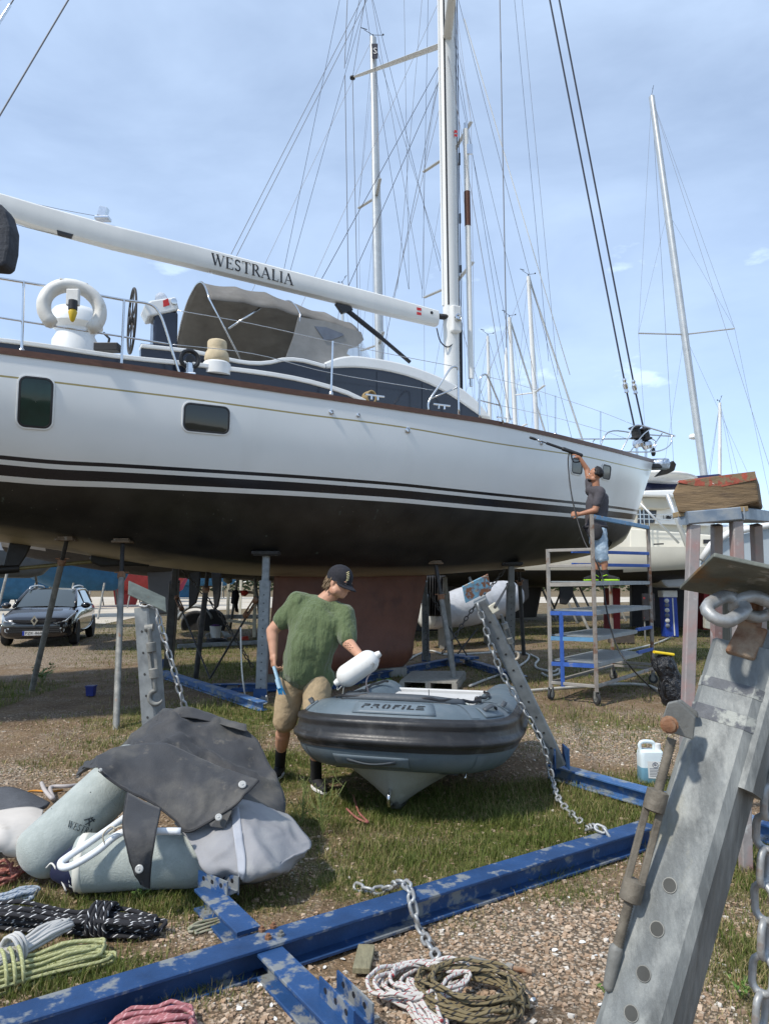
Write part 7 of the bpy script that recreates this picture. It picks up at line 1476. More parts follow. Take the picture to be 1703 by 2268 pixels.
mb = MB(); mb.prism([p+V(a) for a in ((-.045, -.0695, .05), (.082, -.0695, .045), (.082, -.0695, .18), (-.05, -.0695, .185))], V((0, -.001, 0))); lb_ = obj('label', mb, M('paper_label', (.66, .66, .63), .6, 0, .05), can_)
pr_ = M('grey_print', (.2, .2, .22), .7, 0, 0)
for k in range(6): mb = MB(); z = .065+.012*k; mb.prism([p+V((-.035, -.0712, z)), p+V((.07, -.0712, z-.003)), p+V((.07, -.0712, z+.002)), p+V((-.035, -.0712, z+.005))], V((0, -.0005, 0))); obj('print_line', mb, pr_, lb_)
mb = MB(); mb.tube([p+V((.012+math.cos(a)*.022, -.072, .155+math.sin(a)*.02)) for a in np.linspace(0, 6.283, 20)[:-1]], .003, 5, closed=True); mb.sph(p+V((.012, -.0715, .155)), (.012, .001, .01), 8); obj('round_mark', mb, pr_, lb_)
# pressure washer under a black plastic bag
p = gz(1492, 1562); wsh = thing('pressure_washer', p, 'pressure washer wrapped in black plastic with a yellow handle', 'pressure washer'); mb = MB(); rows = []
for k, (z, sx, ox) in enumerate(((.0, .20, .08), (.06, .22, .07), (.16, .22, .05), (.26, .20, .02), (.33, .14, -.02), (.40, .16, -.06), (.50, .17, -.10), (.60, .14, -.12), (.66, .08, -.10))):
    rows.append([p + V((ox+math.cos(a)*sx*(1+.25*nz(math.cos(a)*2, math.sin(a)*2, z*9)), math.sin(a)*sx*.8*(1+.25*nz(math.cos(a)*3+5, math.sin(a)*3, z*9)), z)) for a in np.linspace(0, 6.283, 33)[:-1]])
mb.grid(rows, closed=True); n_ = len(mb.v); mb.f.append(tuple(n_-32+k for k in range(32))); mb.mi.append(0); o = obj('bag', mb, M('black_bin_bag', (.012, .013, .016), .28, 0, .2, 10, 1.0, 22, bdist=.03), wsh, smooth=True); ss = o.modifiers.new('sub', 'SUBSURF'); ss.levels = 2; ss.render_levels = 2; tx = bpy.data.textures.new('bag_crumple', 'CLOUDS'); tx.noise_scale = .06; dm_ = o.modifiers.new('crumple', 'DISPLACE'); dm_.texture = tx; dm_.strength = .05; dm_.texture_coords = 'LOCAL'
mb = MB(); mb.bar(p+V((-.24, 0, .70)), p+V((.02, 0, .665)), .08, .035, bevel=.01); obj('handle', mb, M('yellow_plastic_handle', (.72, .52, .02), .4), wsh)
mb = MB(); mb.tube([p+V((-.16+math.cos(a)*.05, -.15, .22+math.sin(a)*.13)) for a in np.linspace(1.2, 5, 14)], .010, 6); obj('hose_loop', mb, black(), wsh, smooth=True)
# hoses on the ground
hm_ = M('dirty_white_hose', (.50, .49, .45), .6, 0, .15, 9)
def hose(pts, r, label, mat=None): mb = MB(); mb.tube(crv([gz(x, y, r+.004) for x, y in pts], 8), r, 8); tag(obj('water_hose', mb, mat or hm_, None, smooth=True), label, 'hose')
hose([(905, 1462), (925, 1450), (955, 1442), (990, 1450), (1050, 1448), (1110, 1444), (1150, 1446), (1170, 1450), (1168, 1462), (1150, 1475), (1120, 1490), (1075, 1506), (1040, 1520)], .022, 'pale hose snaking on the grass behind the leaning prop')
hose([(1175, 1450), (1192, 1460), (1186, 1470), (1190, 1480), (1225, 1488), (1236, 1482), (1238, 1492), (1215, 1498), (1200, 1492)], .022, 'pale hose looped round the foot of the scaffold')
hose([(1150, 1532), (1220, 1526), (1300, 1520), (1370, 1515), (1430, 1518), (1462, 1530)], .022, 'pale hose lying under the scaffold toward the bagged washer')
hose([(1290, 1450), (1340, 1448), (1400, 1438), (1450, 1426), (1484, 1412)], .024, 'pale hose running from the blue service post to the scaffold')
mb = MB(); mb.tube(crv([dy(1486, 1330, 20.4), dy(1497, 1360, 20.3), dy(1500, 1385, 20.2), gz(1492, 1408, .05)], 6), .03, 8); 
# blue service post with sockets
p = gz(1484, 1411); sv = thing('service_post', p, 'blue service post with white cap and sockets beside the catamaran', 'service post')
mb = MB(); mb.bar(p, p+V((-.02, 0, 1.18)), .40, .36, up=V((0, -1, 0))); obj('column', mb, M('service_blue', (.015, .05, .30), .4, 0, .1, 6), sv, bevel=.03)
mb = MB(); mb.box(p+V((-.03, 0, 1.27)), (.44, .4, .2)); obj('cap', mb, M('service_white', (.62, .62, .58), .5), sv, bevel=.02)
mb = MB(); mb.bar(p+V((.06, -.19, .05)), p+V((.04, -.19, 1.15)), .035, .01, up=V((0, -1, 0))); obj('white_stripe', mb, M('service_white', (.62, .62, .58)), sv)
for k, z in enumerate((.35, .5, .65, .8, .95, 1.08)): mb = MB(); mb.lathe([(.06, 0), (.065, .06), (.04, .08)], p+V((-.13, -.18, z)), (-.4, -1, -.2), 12); obj('socket', mb, M('service_white', (.62, .62, .58)) if k % 2 else M('grey_socket', (.16, .18, .22), .5), sv, smooth=True, auto=40)
mb = MB(); c = dy(1436, 1345, 20.0); g0 = V((c.x, c.y, 0)); jb = thing('meter_board', g0, 'dark meter board on thin legs beside the blue service post', 'meter board')
mb = MB(); mb.box(c, (.32, .12, .75)); obj('board', mb, M('dark_board', (.03, .028, .03), .6, 0, .3, 8, c2=(.25, .03, .03), thr=(.62, .66), sc2=5), jb, bevel=.01)
for s_ in (-.12, .1): mb = MB(); mb.cyl(V((c.x+s_, c.y, 0)), V((c.x+s_, c.y, c.z-.3)), .025, n=8); obj('leg', mb, galv_old(), jb)
mb = MB(); mb.box(gz(1375, 1412, .17), (.62, .3, .3)); tag(obj('timber_block', mb, M('dark_timber', (.075, .06, .05), .9, 0, .3, 6, .5, 30), None, bevel=.02), 'dark square timber block lying in the grass behind the scaffold', 'timber')
# tender under a white cover
c0, c1 = gz(905, 1392), gz(1120, 1370); D_ = 19.; a_, b_ = dy(945, 1362, 17.5), dy(1128, 1322, 19.5); td = thing('covered_tender', V((a_.x, a_.y, 0)), 'small tender wrapped in a pale grey cover lying behind the keel', 'tender')
dt = (b_-a_).normalized(); mb = MB(); rows = []; lt_ = (b_-a_).length; st_ = V((-dt.y, dt.x, 0)).normalized()
for f in np.linspace(0, 1, 14):
    c = a_.lerp(b_, f); r_ = .36+.22*math.sin(f*2.6)**1; rows.append([c + st_*(math.cos(q)*r_*1.1) + V((0, 0, math.sin(q)*r_*.9 + .05*nz(q*2, f*6))) for q in np.linspace(0, 6.283, 21)[:-1]])
mb.grid(rows, closed=True); mb.f.append(tuple(range(20))[::-1]); n_ = len(mb.v); mb.f.append(tuple(n_-20+k for k in range(20))); mb.mi += [0, 0]; obj('cover', mb, M('pale_grey_tarpaulin', (.46, .47, .49), .6, 0, .12, 4, .5, 9, bdist=.04), td, smooth=True)
mb = MB(); mb.lathe([(.22, 0), (.34, .06), (.36, .16)], a_-dt*.12, dt, 20); obj('stern_cone', mb, M('white_gelcoat_tender', (.6, .6, .56), .4), td, smooth=True)
for f in (.2, .75): c = a_.lerp(b_, f); mb = MB(); mb.box(V((c.x, c.y, c.z*.5-.22)), (.3, .6, max(.1, c.z-.35))); obj('chock', mb, gt, td)
# ---- trailer and drying frame seen under the stern
p = gz(470, 1392); tr = thing('boat_trailer', p, 'galvanised boat trailer with spare black wheel parked behind the stern props', 'trailer')
def wheel(root, c, r, w_, ax, name='wheel', rim=None):
    mb = MB(); ax = V(ax).normalized(); mb.lathe([(r*.62, -w_/2), (r*.9, -w_/2), (r, -w_*.3), (r, w_*.3), (r*.9, w_/2), (r*.62, w_/2)], c, ax, 28); o = obj(name, mb, M('tyre_rubber', (.022, .022, .022), .8, 0, .15, 20), root, smooth=True, auto=40)
    mb = MB(); mb.lathe([(r*.62, w_*.28), (r*.55, w_*.2), (r*.3, w_*.22), (r*.28, w_*.4), (.01, w_*.42)], c, ax, 24); obj('rim', mb, rim or M('dull_steel_rim', (.25, .25, .24), .5, .4), o, smooth=True, auto=40)
    mb = MB(); mb.lathe([(.01, -w_*.3), (r*.62, -w_*.28)], c, ax, 24); obj('inner_disc', mb, black(), o); return o
wheel(tr, dy(469, 1381, 24)+V((0, 0, .0)), .48, .25, (.1, -1, 0)); wheel(tr, dy(432, 1383, 24.2), .46, .25, (.1, -1, 0))
mb = MB(); mb.bar(dy(395, 1366, 24.4), dy(572, 1366, 24.4), .08, .14); obj('frame_rail', mb, galv(), tr)
mb = MB(); mb.tube([dy(432, 1383, 23.9)+V((math.cos(a)*.6, 0, math.sin(a)*.6)) for a in np.linspace(.3, 2.9, 14)], .06, 6); obj('mudguard', mb, galv(), tr, smooth=True)
mb = MB(); mb.bar(dy(392, 1368, 24.4), dy(398, 1348, 24.4), .06, .06); obj('winch_post', mb, galv(), tr)
p = gz(505, 1412); dfm = thing('drying_frame', p, 'cream wooden ladder frame with clothes hung on it behind the brace rods', 'frame'); crm = M('cream_paint', (.55, .52, .42), .7, 0, .15, 8)
for x, y0, y1 in ((507, 1270, 1395), (534, 1272, 1380), (566, 1272, 1412)): mb = MB(); mb.bar(gz(x-3, y1), dy(x, y0, gz(x-3, y1).y), .09, .09, up=V((0, -1, 0))); obj('upright', mb, crm, dfm)
for x0_, y0_, x1_, y1_ in ((506, 1309, 564, 1313), (503, 1374, 560, 1382)): mb = MB(); mb.bar(dy(x0_, y0_, 21.5), dy(x1_, y1_, 21.5), .08, .08); obj('rung', mb, crm, dfm)
def cloth(pts, d, mat, label, nm='hung_clothing'):
    c = [dy(x, y, d) for x, y in pts]; ct = sum(c, V((0, 0, 0)))/len(c); mb = MB(); n = len(c); o_ = mb.add(c+[ct+V((0, -.18, 0))]+[q+V((0, .05, 0)) for q in c], [(i, (i+1) % n, n) for i in range(n)] + [(i, n+1+i, n+1+(i+1) % n, (i+1) % n) for i in range(n)] + [tuple(n+1+i for i in range(n))[::-1]]); o = obj(nm, mb, mat, None, smooth=True); return tag(o, label, 'clothing')
cloth([(514, 1308), (526, 1306), (530, 1320), (526, 1340), (528, 1357), (521, 1355), (518, 1340), (511, 1336)], 21.2, M('black_cloth', (.012, .012, .016), .9), 'black garment hanging on the cream ladder frame')
cloth([(532, 1308), (546, 1307), (551, 1314), (543, 1321), (534, 1319)], 21.2, M('red_cloth', (.5, .05, .03), .8), 'small red cloth hanging on the cream ladder frame')
cloth([(496, 1272), (512, 1272), (514, 1290), (505, 1294), (494, 1287)], 21.3, M('khaki_cloth', (.28, .26, .2), .9), 'khaki cloth hanging at the top of the cream ladder frame')
cloth([(532, 1411), (548, 1409), (552, 1418), (546, 1421), (533, 1420)], 20.2, M('red_plastic', (.55, .06, .03), .5), 'red plastic tool lying on the grass below the ladder frame', 'red_tool')
p = gz(477, 1415); bk_ = thing('white_bucket', p, 'white plastic bucket standing in the grass beside the trailer wheel', 'bucket'); mb = MB(); mb.lathe([(.14, 0), (.16, .32), (.17, .33), (.17, .36), (.15, .36), (.13, .02)], p, n=20); obj('pail', mb, M('white_plastic_pail', (.66, .66, .63), .5), bk_, smooth=True, auto=40)
mb = MB(); mb.sph(p+V((0, 0, .36)), (.13, .13, .06), 12); obj('cloth_inside', mb, M('purple_cloth', (.08, .03, .12), .9), bk_, smooth=True)
cloth([(455, 1405), (464, 1400), (466, 1412), (458, 1416)], 20.6, M('grey_bag_cloth', (.35, .34, .33), .8), 'pale plastic bag lying beside the white bucket', 'plastic_bag'); cloth([(490, 1398), (503, 1400), (512, 1410), (498, 1414)], 20.8, M('clear_bag_cloth', (.55, .6, .63), .5), 'pale blue plastic bag lying right against the white bucket', 'plastic_bag')
mb = MB(); mb.tube(coil(gz(478, 1425), .28, .18, 6, .02, 6, .1), .022, 6); tag(obj('cable_coil', mb, black(), None, smooth=True), 'black cable coil lying in front of the white bucket', 'cable')
mb = MB(); mb.tube(crv([dy(533, 1390, 9.9), dy(534, 1450, 9.85), dy(538, 1510, 9.8), gz(548, 1552, .02), gz(575, 1560, .02), gz(592, 1556, .02), dy(590, 1542, 9.6)], 6), .010, 6); tag(obj('pale_rope', mb, M('white_cord', (.62, .6, .55)), None, smooth=True), 'thin pale rope looped round the foot of the galvanised post', 'rope')
# ================================================================ parked car
CF = V((-8.93, 18.7, 0)); CR = V((-.24, .97, 0)).normalized(); CS = V((.97, .24, 0)).normalized()     # front axle centre, rearward, toward the viewer's right
def cp3(l, s, z): return CF + CR*l + CS*s + V((0, 0, z))
car = thing('parked_car', cp3(1.3, 0, 0), 'black hatchback estate car parked on the gravel lot', 'car'); cpt = M('black_car_paint', (.012, .012, .015), .18, 0, .05, 3, coat=1.0)
def loft(secs, n=24):
    rows = []
    for (l, hw_, z0, z1, e) in secs:
        rows.append([cp3(l, hw_*math.copysign(abs(math.cos(q))**e, math.cos(q)), (z0+z1)/2+(z1-z0)/2*math.copysign(abs(math.sin(q))**e, math.sin(q))) for q in np.linspace(0, 2*math.pi, n+1)[:-1]])
    return rows
mb = MB(); rows = loft([(-.80, .45, .34, .60, .5), (-.76, .66, .25, .70, .45), (-.62, .80, .20, .76, .4), (-.3, .86, .19, .86, .38), (.2, .875, .19, .95, .36), (.5, .88, .19, 1.0, .35), (1.2, .885, .19, 1.0, .34), (2.2, .885, .19, 1.02, .34), (2.9, .87, .2, 1.03, .36), (3.25, .82, .26, 1.0, .4), (3.36, .70, .34, .9, .45)], 32)
mb.grid(rows, closed=True); mb.f.append(tuple(range(32))[::-1]); n_ = len(mb.v); mb.f.append(tuple(n_-32+k for k in range(32))); mb.mi += [0, 0]; o = obj('body', mb, cpt, car, smooth=True, auto=50); body_c = o
def ghouse(l, hw_, z): return [cp3(l, s*hw_, z) for s in (-1, -.85, -.4, .4, .85, 1)]
mb = MB(); rows = [[cp3(.32, s_*.74, .985) for s_ in (-1, -.6, 0, .6, 1)]] 
secs = [(.30, .70, .98), (1.08, .60, 1.395), (1.5, .60, 1.44), (2.3, .585, 1.44), (2.95, .56, 1.38), (3.28, .60, 1.0)]
mb.grid([[cp3(l, s_*w_, z+.02*(1-abs(s_))) for s_ in (-1, -.6, 0, .6, 1)] for l, w_, z in secs[1:5]]); obj('roof', mb, cpt, car, smooth=True)
gl_ = M('car_glass', (.05, .065, .07), .05, 0, 0, coat=.5)
mb = MB(); mb.grid([[cp3(l, s_*w_, z+.03*(1-s_*s_)) for s_ in np.linspace(-1, 1, 7)] for l, w_, z in ((.30, .735, .96), (.7, .68, 1.19), (1.08, .605, 1.39))]); obj('windscreen', mb, gl_, car, smooth=True)
mb = MB(); mb.grid([[cp3(l, s_*w_, z) for s_ in np.linspace(-1, 1, 5)] for l, w_, z in ((2.95, .56, 1.38), (3.28, .62, 1.0))]); obj('rear_window', mb, gl_, car, smooth=True)
for s in (1, -1):
    for a, b, nm in (((.42, .97), (1.55, .97), 'front_side_window'), ((1.6, .97), (2.75, .97), 'rear_side_window')):
        la, lb = a[0], b[0]; ta = max(la, 1.0) if nm[0] == 'f' else la+.02; mb = MB(); mb.grid([[cp3(la, s*.775, .97), cp3(ta, s*.605, 1.37)], [cp3(lb, s*.785, .98), cp3(lb-.03 if nm[0] == 'f' else 2.65, s*.60, 1.39)]]); obj(nm, mb, gl_, car)
    mb = MB(); mb.tube([cp3(.28, s*.755, .97), cp3(.7, s*.69, 1.2), cp3(1.1, s*.615, 1.40), cp3(1.6, s*.605, 1.42), cp3(2.6, s*.59, 1.42), cp3(3.0, s*.6, 1.33), cp3(3.25, s*.70, 1.0)], .04, 8); obj('pillar', mb, cpt, car, smooth=True)
    mb = MB(); mb.bar(cp3(1.57, s*.785, .97), cp3(1.58, s*.605, 1.39), .07, .03, up=CS); obj('centre_pillar', mb, black(), car)
    mb = MB(); mb.tube(crv([cp3(1.0, s*.55, 1.42), cp3(1.15, s*.55, 1.49), cp3(1.9, s*.545, 1.52), cp3(2.6, s*.54, 1.49), cp3(2.75, s*.54, 1.43)], 5), .022, 8); obj('roof_rail', mb, M('silver_rail', (.6, .6, .6), .3, .6), car, smooth=True)
    mb = MB(); mb.sph(cp3(.48, s*.98, 1.0), (.13, .09, .085), 12); mi_ = obj('mirror', mb, cpt, car, smooth=True)
    P = [(-.78, .40, .60), (-.70, .68, .66), (-.45, .82, .80), (-.18, .86, .84), (-.35, .84, .70), (-.6, .76, .56), (-.74, .6, .52)]; mb = MB(); q = [cp3(l-.03, s*(w_+.025), z) for l, w_, z in P]; mb.prism(q, CR*.05-CS*s*.03); obj('headlight', mb, M('headlamp_glass', (.5, .54, .56), .08, .2, .2, 12, coat=1), car, bevel=.015)
    mb = MB(); mb.lathe([(.06, 0), (.07, .02), (.05, .03), (.01, .01)], cp3(-.74, s*.62, .42), -CR+CS*s*.4, 16); obj('fog_lamp', mb, M('headlamp_glass', (.5, .54, .56)), car, smooth=True, auto=40)
    for l in (0, 2.6):
        wheel(car, cp3(l, s*.80, .31), .31, .2, CS*s, 'wheel', M('silver_hubcap', (.45, .46, .47), .35, .5))
        mb = MB(); mb.tube([cp3(l+math.cos(a)*.345, s*.875, .31+math.sin(a)*.345) for a in np.linspace(-.1, 3.24, 16)], .022, 6); obj('wheel_arch', mb, cpt, car, smooth=True)
    for z in (.62,): mb = MB(); mb.bar(cp3(1.2, s*.89, .86), cp3(1.4, s*.89, .865), .02, .03); obj('door_handle', mb, M('silver_rail', (.6, .6, .6)), car)
    mb = MB(); mb.tube(crv([cp3(.6, s*.89, .35), cp3(1.2, s*.893, .33), cp3(2.0, s*.893, .38), cp3(2.4, s*.89, .5)], 5), .012, 5); obj('side_crease', mb, cpt, car, smooth=True)
mb = MB(); mb.prism([cp3(-.80, s_, z) for s_, z in ((-.62, .36), (.62, .36), (.56, .52), (-.56, .52))], -CR*.012); gr_ = obj('lower_grille', mb, M('matt_black_grille', (.01, .01, .01), .8), car)
for k in range(3): mb = MB(); mb.bar(cp3(-.815, -.58, .39+.05*k), cp3(-.815, .58, .39+.05*k), .008, .012); obj('grille_bar', mb, M('grille_bar_grey', (.06, .06, .06), .4), gr_)
mb = MB(); mb.prism([cp3(-.80, s_, z) for s_, z in ((-.5, .63), (0, .60), (.5, .63), (.5, .69), (0, .67), (-.5, .69))], -CR*.02); obj('upper_grille', mb, black(), car)
dia = [(0, .13), (.085, 0), (0, -.13), (-.085, 0)]; di2 = [(a*.5, b*.5) for a, b in dia]; mb = MB()
for k in range(4): j = (k+1) % 4; mb.prism([cp3(-.83, a, .665+b) for a, b in (dia[k], dia[j], di2[j], di2[k])], -CR*.02)
obj('diamond_badge', mb, M('bright_chrome', (.75, .75, .75), .12, 1.0, 0), car)
mb = MB(); mb.prism([cp3(-.83, s_, z) for s_, z in ((-.26, .30), (.26, .30), (.26, .41), (-.26, .41))], -CR*.01); npl = obj('number_plate', mb, M('plate_white', (.66, .66, .64), .5, 0, .03), car)
mb = MB(); mb.prism([cp3(-.842, s_, z) for s_, z in ((-.26, .302), (-.215, .302), (-.215, .408), (-.26, .408))], -CR*.002); obj('blue_band', mb, M('plate_blue', (.01, .04, .35), .5, 0, 0), npl)
def bfont(txt, size, name, mat, parent, o0, ex, ey, off, align='LEFT'):
    cu = bpy.data.curves.new('tmp_text', 'FONT'); cu.body = txt; cu.size = 1; cu.resolution_u = 2; to = bpy.data.objects.new('tmp_text', cu); col.objects.link(to); dg = bpy.context.evaluated_depsgraph_get(); me_ = to.evaluated_get(dg).to_mesh(); vs_ = [v.co.copy() for v in me_.vertices]; fs_ = [tuple(p_.vertices) for p_ in me_.polygons]; to.to_mesh_clear() if False else None
    bpy.data.objects.remove(to); mx_ = max((v.x for v in vs_), default=1); k = size; mb = MB(); mb.add([V(o0) + V(ex)*(v.x/mx_) + V(ey)*v.y + V(off) for v in vs_], fs_); return obj(name, mb, mat, parent)
bfont('PZK-8689', .1, 'registration', M('plate_black', (.012, .012, .012), .5, 0, 0), npl, cp3(-.844, -.20, .325), CS*.44, V((0, 0, .095)), -CR*.002)
# ================================================================ boats behind
def simple_hull(name, L_, B_, zk, zw, zd, root, c, d, mats, keel=None, keelmat=None):
    d = V(d).normalized(); s_ = V((-d.y, d.x, 0)); c = V(c); rows = []; st_ = []
    for i in range(19):
        f = i/18; b = B_/2*min(1, (math.sin(math.pi*min(1, f*.62+.0))**.75))*(1 if f < .75 else 1-.25*((f-.75)/.25)**2); zb_ = zk+(zw-zk)*(max(0, .14-f)/.14)**1.5+(zw-zk)*.85*max(0, f-.55)**1.6/.45**1.6; dz = zd+.18*(1-f)**2; row = []
        for j in range(15):
            u = 1-j/14; z = zb_+(dz-zb_)*u**1.5; wv = b*(1-(1-u**1.0)**2.6)**.55 if u > 0 else 0; row.append((wv, z))
        full = row + [(-a, z) for a, z in row[-2::-1]]; rows.append([c + d*(L_*(.5-f)) + s_*w_ + V((0, 0, z)) for w_, z in full])
    mb = MB(); mb.grid(rows); n_ = len(rows[0]); mb.f.append(tuple((18*n_)+k for k in range(n_))); mb.mi.append(0); mb.f.append(tuple(k for k in range(n_))[::-1]) if False else None
    for i in range(18): mb.f.append((i*n_, i*n_+n_-1, (i+1)*n_+n_-1, (i+1)*n_)); mb.mi.append(0)
    for i, f in enumerate(mb.f):
        z = sum(mb.v[k][2] for k in f)/len(f); mb.mi[i] = 1 if z < zw else 0
    o = obj(name, mb, mats, root, smooth=True, auto=50)
    if keel:
        mb = MB(); k0, k1, zb2 = keel; mb.prism([c+d*(L_*(.5-k0))+V((0, 0, zk+.15)), c+d*(L_*(.5-k1))+V((0, 0, zk+.15)), c+d*(L_*(.5-k1+.02))+V((0, 0, zb2)), c+d*(L_*(.5-k0-.04))+V((0, 0, zb2))], s_*.22); obj('keel', mb, keelmat or mats[1], root, bevel=.03)
    return o
blk_af = M('black_antifouling', (.012, .011, .010)); blu_af = M('blue_antifouling', (.02, .10, .20), .7, 0, .2, 3); red_af = M('red_antifouling_b', (.30, .035, .035), .7, 0, .2, 3); gry_h = M('grey_topside', (.42, .43, .44), .4, 0, .1, 2); crm_h = M('cream_topside', (.60, .57, .48), .4, 0, .06, 2)
def props(root, c, d, L_, B_, z):
    d = V(d).normalized(); s_ = V((-d.y, d.x, 0))
    for f in (-.25, .05, .3):
        for k in (-1, 1): p = V(c)+d*L_*f+s_*k*B_*.62; mb = MB(); mb.cyl(V((p.x, p.y, 0)), V(c)+d*L_*f+s_*k*B_*.33+V((0, 0, z)), .045, n=8); obj('prop', mb, galv_old(), root)
def mast_rig(root, base, top, r, spr, d, L_, mat=None, stays=True, furl=False, radar=None, wind=True, sprl=.9):
    mat = mat or silver(); base = V(base); top = V(top); d = V(d).normalized(); s_ = V((-d.y, d.x, 0)); mb = MB(); rows = [[c + d*(math.cos(q)*rr*1.35) + s_*(math.sin(q)*rr) for q in np.linspace(0, 6.283, 15)[:-1]] for c, rr in ((base, r), (base.lerp(top, .7), r), (top, r*.8))]; mb.grid(rows, closed=True); mb.f.append(tuple(28+k for k in range(14))); mb.mi.append(0); m_ = obj('mast', mb, mat, root, smooth=True, auto=60)
    tips = []
    for f in spr:
        p = base.lerp(top, f)
        for k in (-1, 1):
            e_ = p + s_*k*sprl - d*.28 + V((0, 0, .06)); mb = MB(); mb.bar(p, e_, .11, .035); obj('spreader', mb, mat, m_); tips.append((k, f, e_))
    wr_ = wire()
    def wl_(a, b, rr=.006, mm=None): mb = MB(); mb.cyl(a, b, rr, n=5); obj('stay', mb, mm or wr_, root)
    if stays:
        zb = base.z-.1
        for k in (-1, 1):
            ch = base + s_*k*sprl*1.25 - d*.25; tt_ = [e_ for kk, f, e_ in tips if kk == k]; P = [top] + sorted(tt_, key=lambda q: -q.z) + [V((ch.x, ch.y, zb))]
            for a, b in zip(P[:-1], P[1:]): wl_(a, b)
            for e_ in tt_: wl_(e_, base.lerp(top, min(.98, (e_.z-base.z)/(top.z-base.z)+.28)) , .005)
            wl_(base.lerp(top, spr[0] if spr else .5), V((ch.x, ch.y, zb)), .005)
        wl_(top, base + d*L_*.40 + V((0, 0, .1)), .045 if furl else .008, M('furled_sail', (.5, .51, .5), .8) if furl else None)
        wl_(top, base - d*L_*.55 + V((0, 0, .1)), .007)
        for f in (.2, -.15): wl_(top-V((0, 0, .3)), base + d*.25*f*10 + V((0, 0, .3)), .005)
    if wind:
        mb = MB(); mb.cyl(top, top+V((0, 0, .12)), .02, n=6); mb.cyl(top+V((0, 0, .1)), top+d*.4+V((0, 0, .22)), .010, n=5); mb.sph(top+d*.4+V((0, 0, .24)), .035, 8); mb.cyl(top+V((0, 0, .1)), top-d*.35+V((0, 0, .2)), .010, n=5); mb.bar(top-d*.35+V((0, 0, .24))-d*.12, top-d*.35+V((0, 0, .24))+d*.12, .01, .03); obj('wind_sensor', mb, black(), m_)
    if radar:
        p = base.lerp(top, radar)+d*.4; mb = MB(); mb.lathe([(.2, -.1), (.28, -.06), (.29, .04), (.24, .1), (.05, .12)], p, n=20); rd_ = obj('radar_dome', mb, white(), m_, smooth=True, auto=50); mb = MB(); mb.bar(p-d*.4-V((0, 0, .1)), p-V((0, 0, .11)), .1, .04); obj('radar_bracket', mb, mat, m_)
    return m_
def bg_yacht(label, x_top, y_top, x_base, D, mast_r, spr, mats, heading=(.9, .44), L_=12, B_=3.6, zk=1.5, zw=2.1, zd=3.2, furl=False, radar=None, mmat=None, keel=(.42, .6, .15), stays=True, sprl=.9, dtop=None):
    top = dy(x_top, y_top, dtop or D); bx = dy(x_base, 1180, D); base = V((bx.x, D, zd)); d = V((*heading, 0)).normalized(); c = V((base.x, base.y, 0)) - d*(L_*.08)
    root = thing('sailing_yacht', V((c.x, c.y, 0)), label, 'sailing yacht', 'yachts laid up behind'); simple_hull('hull', L_, B_, zk, zw, zd, root, V((c.x, c.y, 0)), d, mats, keel)
    mast_rig(root, base, top, mast_r, spr, d, L_, mmat, stays, furl, radar, True, sprl)
    mb = MB(); p = base - d*(L_*.12) + V((0, 0, .1)); mb.box(p, (L_*.3, B_*.5, .55), Matrix.Rotation(math.atan2(d.y, d.x), 3, 'Z'), taper=(.85, .8)); obj('cabin', mb, white(), root, bevel=.08)
    mb = MB(); mb.cyl(base+V((0, 0, .9)), base-d*L_*.36+V((0, 0, 1.0)), .09, n=10); obj('boom', mb, mmat or silver(), root, smooth=True); props(root, V((c.x, c.y, 0)), d, L_, B_, zk+.25); return root
WHT = white()
rt = bg_yacht('white yacht with tall silver mast and dark flag patch behind the boom', 826, 82, 848, 24, .115, (.36, .66), [WHT, blk_af], (.92, .38), 14, 4, 1.5, 2.2, 3.4, sprl=1.05)
p = dy(830, 112, 23.8); mb = MB(); mb.bar(p-V((0, 0, .28)), p+V((0, 0, .28)), .22, .03, up=V((0, -1, 0))); fp = obj('dark_patch', mb, dline(), rt)
bfont('S', .3, 'patch_letter', M('patch_white', (.6, .6, .6), .6, 0, 0), fp, p+V((-.07, -.03, -.12)), V((.15, 0, 0)), V((0, 0, .34)), V((0, 0, 0)))
bg_yacht('pale yacht whose spreaders with white boots show beside the big mast', 1000, -60, 1012, 22, .11, (.18, .42, .66), [gry_h, blk_af], (.9, .44), 14, 4, 1.5, 2.2, 3.3, furl=False, sprl=1.5)
bg_yacht('white yacht with radar dome on its mast behind the bow stanchion', 1170, 612, 1202, 30, .085, (.55,), [WHT, blk_af], (.85, .5), 11, 3.5, 1.5, 2.2, 3.4, radar=.33, furl=True, mmat=alum())
bg_yacht('white yacht with short pale mast behind the gate rail', 1128, 703, 1156, 31, .085, (.5,), [gry_h, blk_af], (.8, .6), 10, 3.3, 1.5, 2.1, 3.2, furl=True, mmat=alum())
bg_yacht('white yacht with the lowest thin mast behind the coachroof', 1080, 744, 1092, 33, .075, (.5,), [WHT, blu_af], (.8, .6), 9.5, 3.2, 1.5, 2.1, 3.1, mmat=alum())
bg_yacht('cream yacht with slim mast showing under the big boom', 758, 628, 762, 33, .075, (.5,), [crm_h, blk_af], (-.5, .86), 10, 3.3, 1.5, 2.1, 3.1)
rt = bg_yacht('yacht with leaning silver mast and radar behind the timber baulk', 1443, 214, 1578, 30, .155, (.44,), [WHT, blu_af], (.15, 1), 14, 4.2, 1.5, 2.2, 3.4, radar=.22, dtop=31, sprl=2.0)
bg_yacht('yacht with plain thin white mast right of the leaning mast', 1594, 892, 1592, 34, .085, (), [WHT, blk_af], (.2, 1), 10, 3.3, 1.5, 2.1, 3.2, mmat=alum(), stays=True)
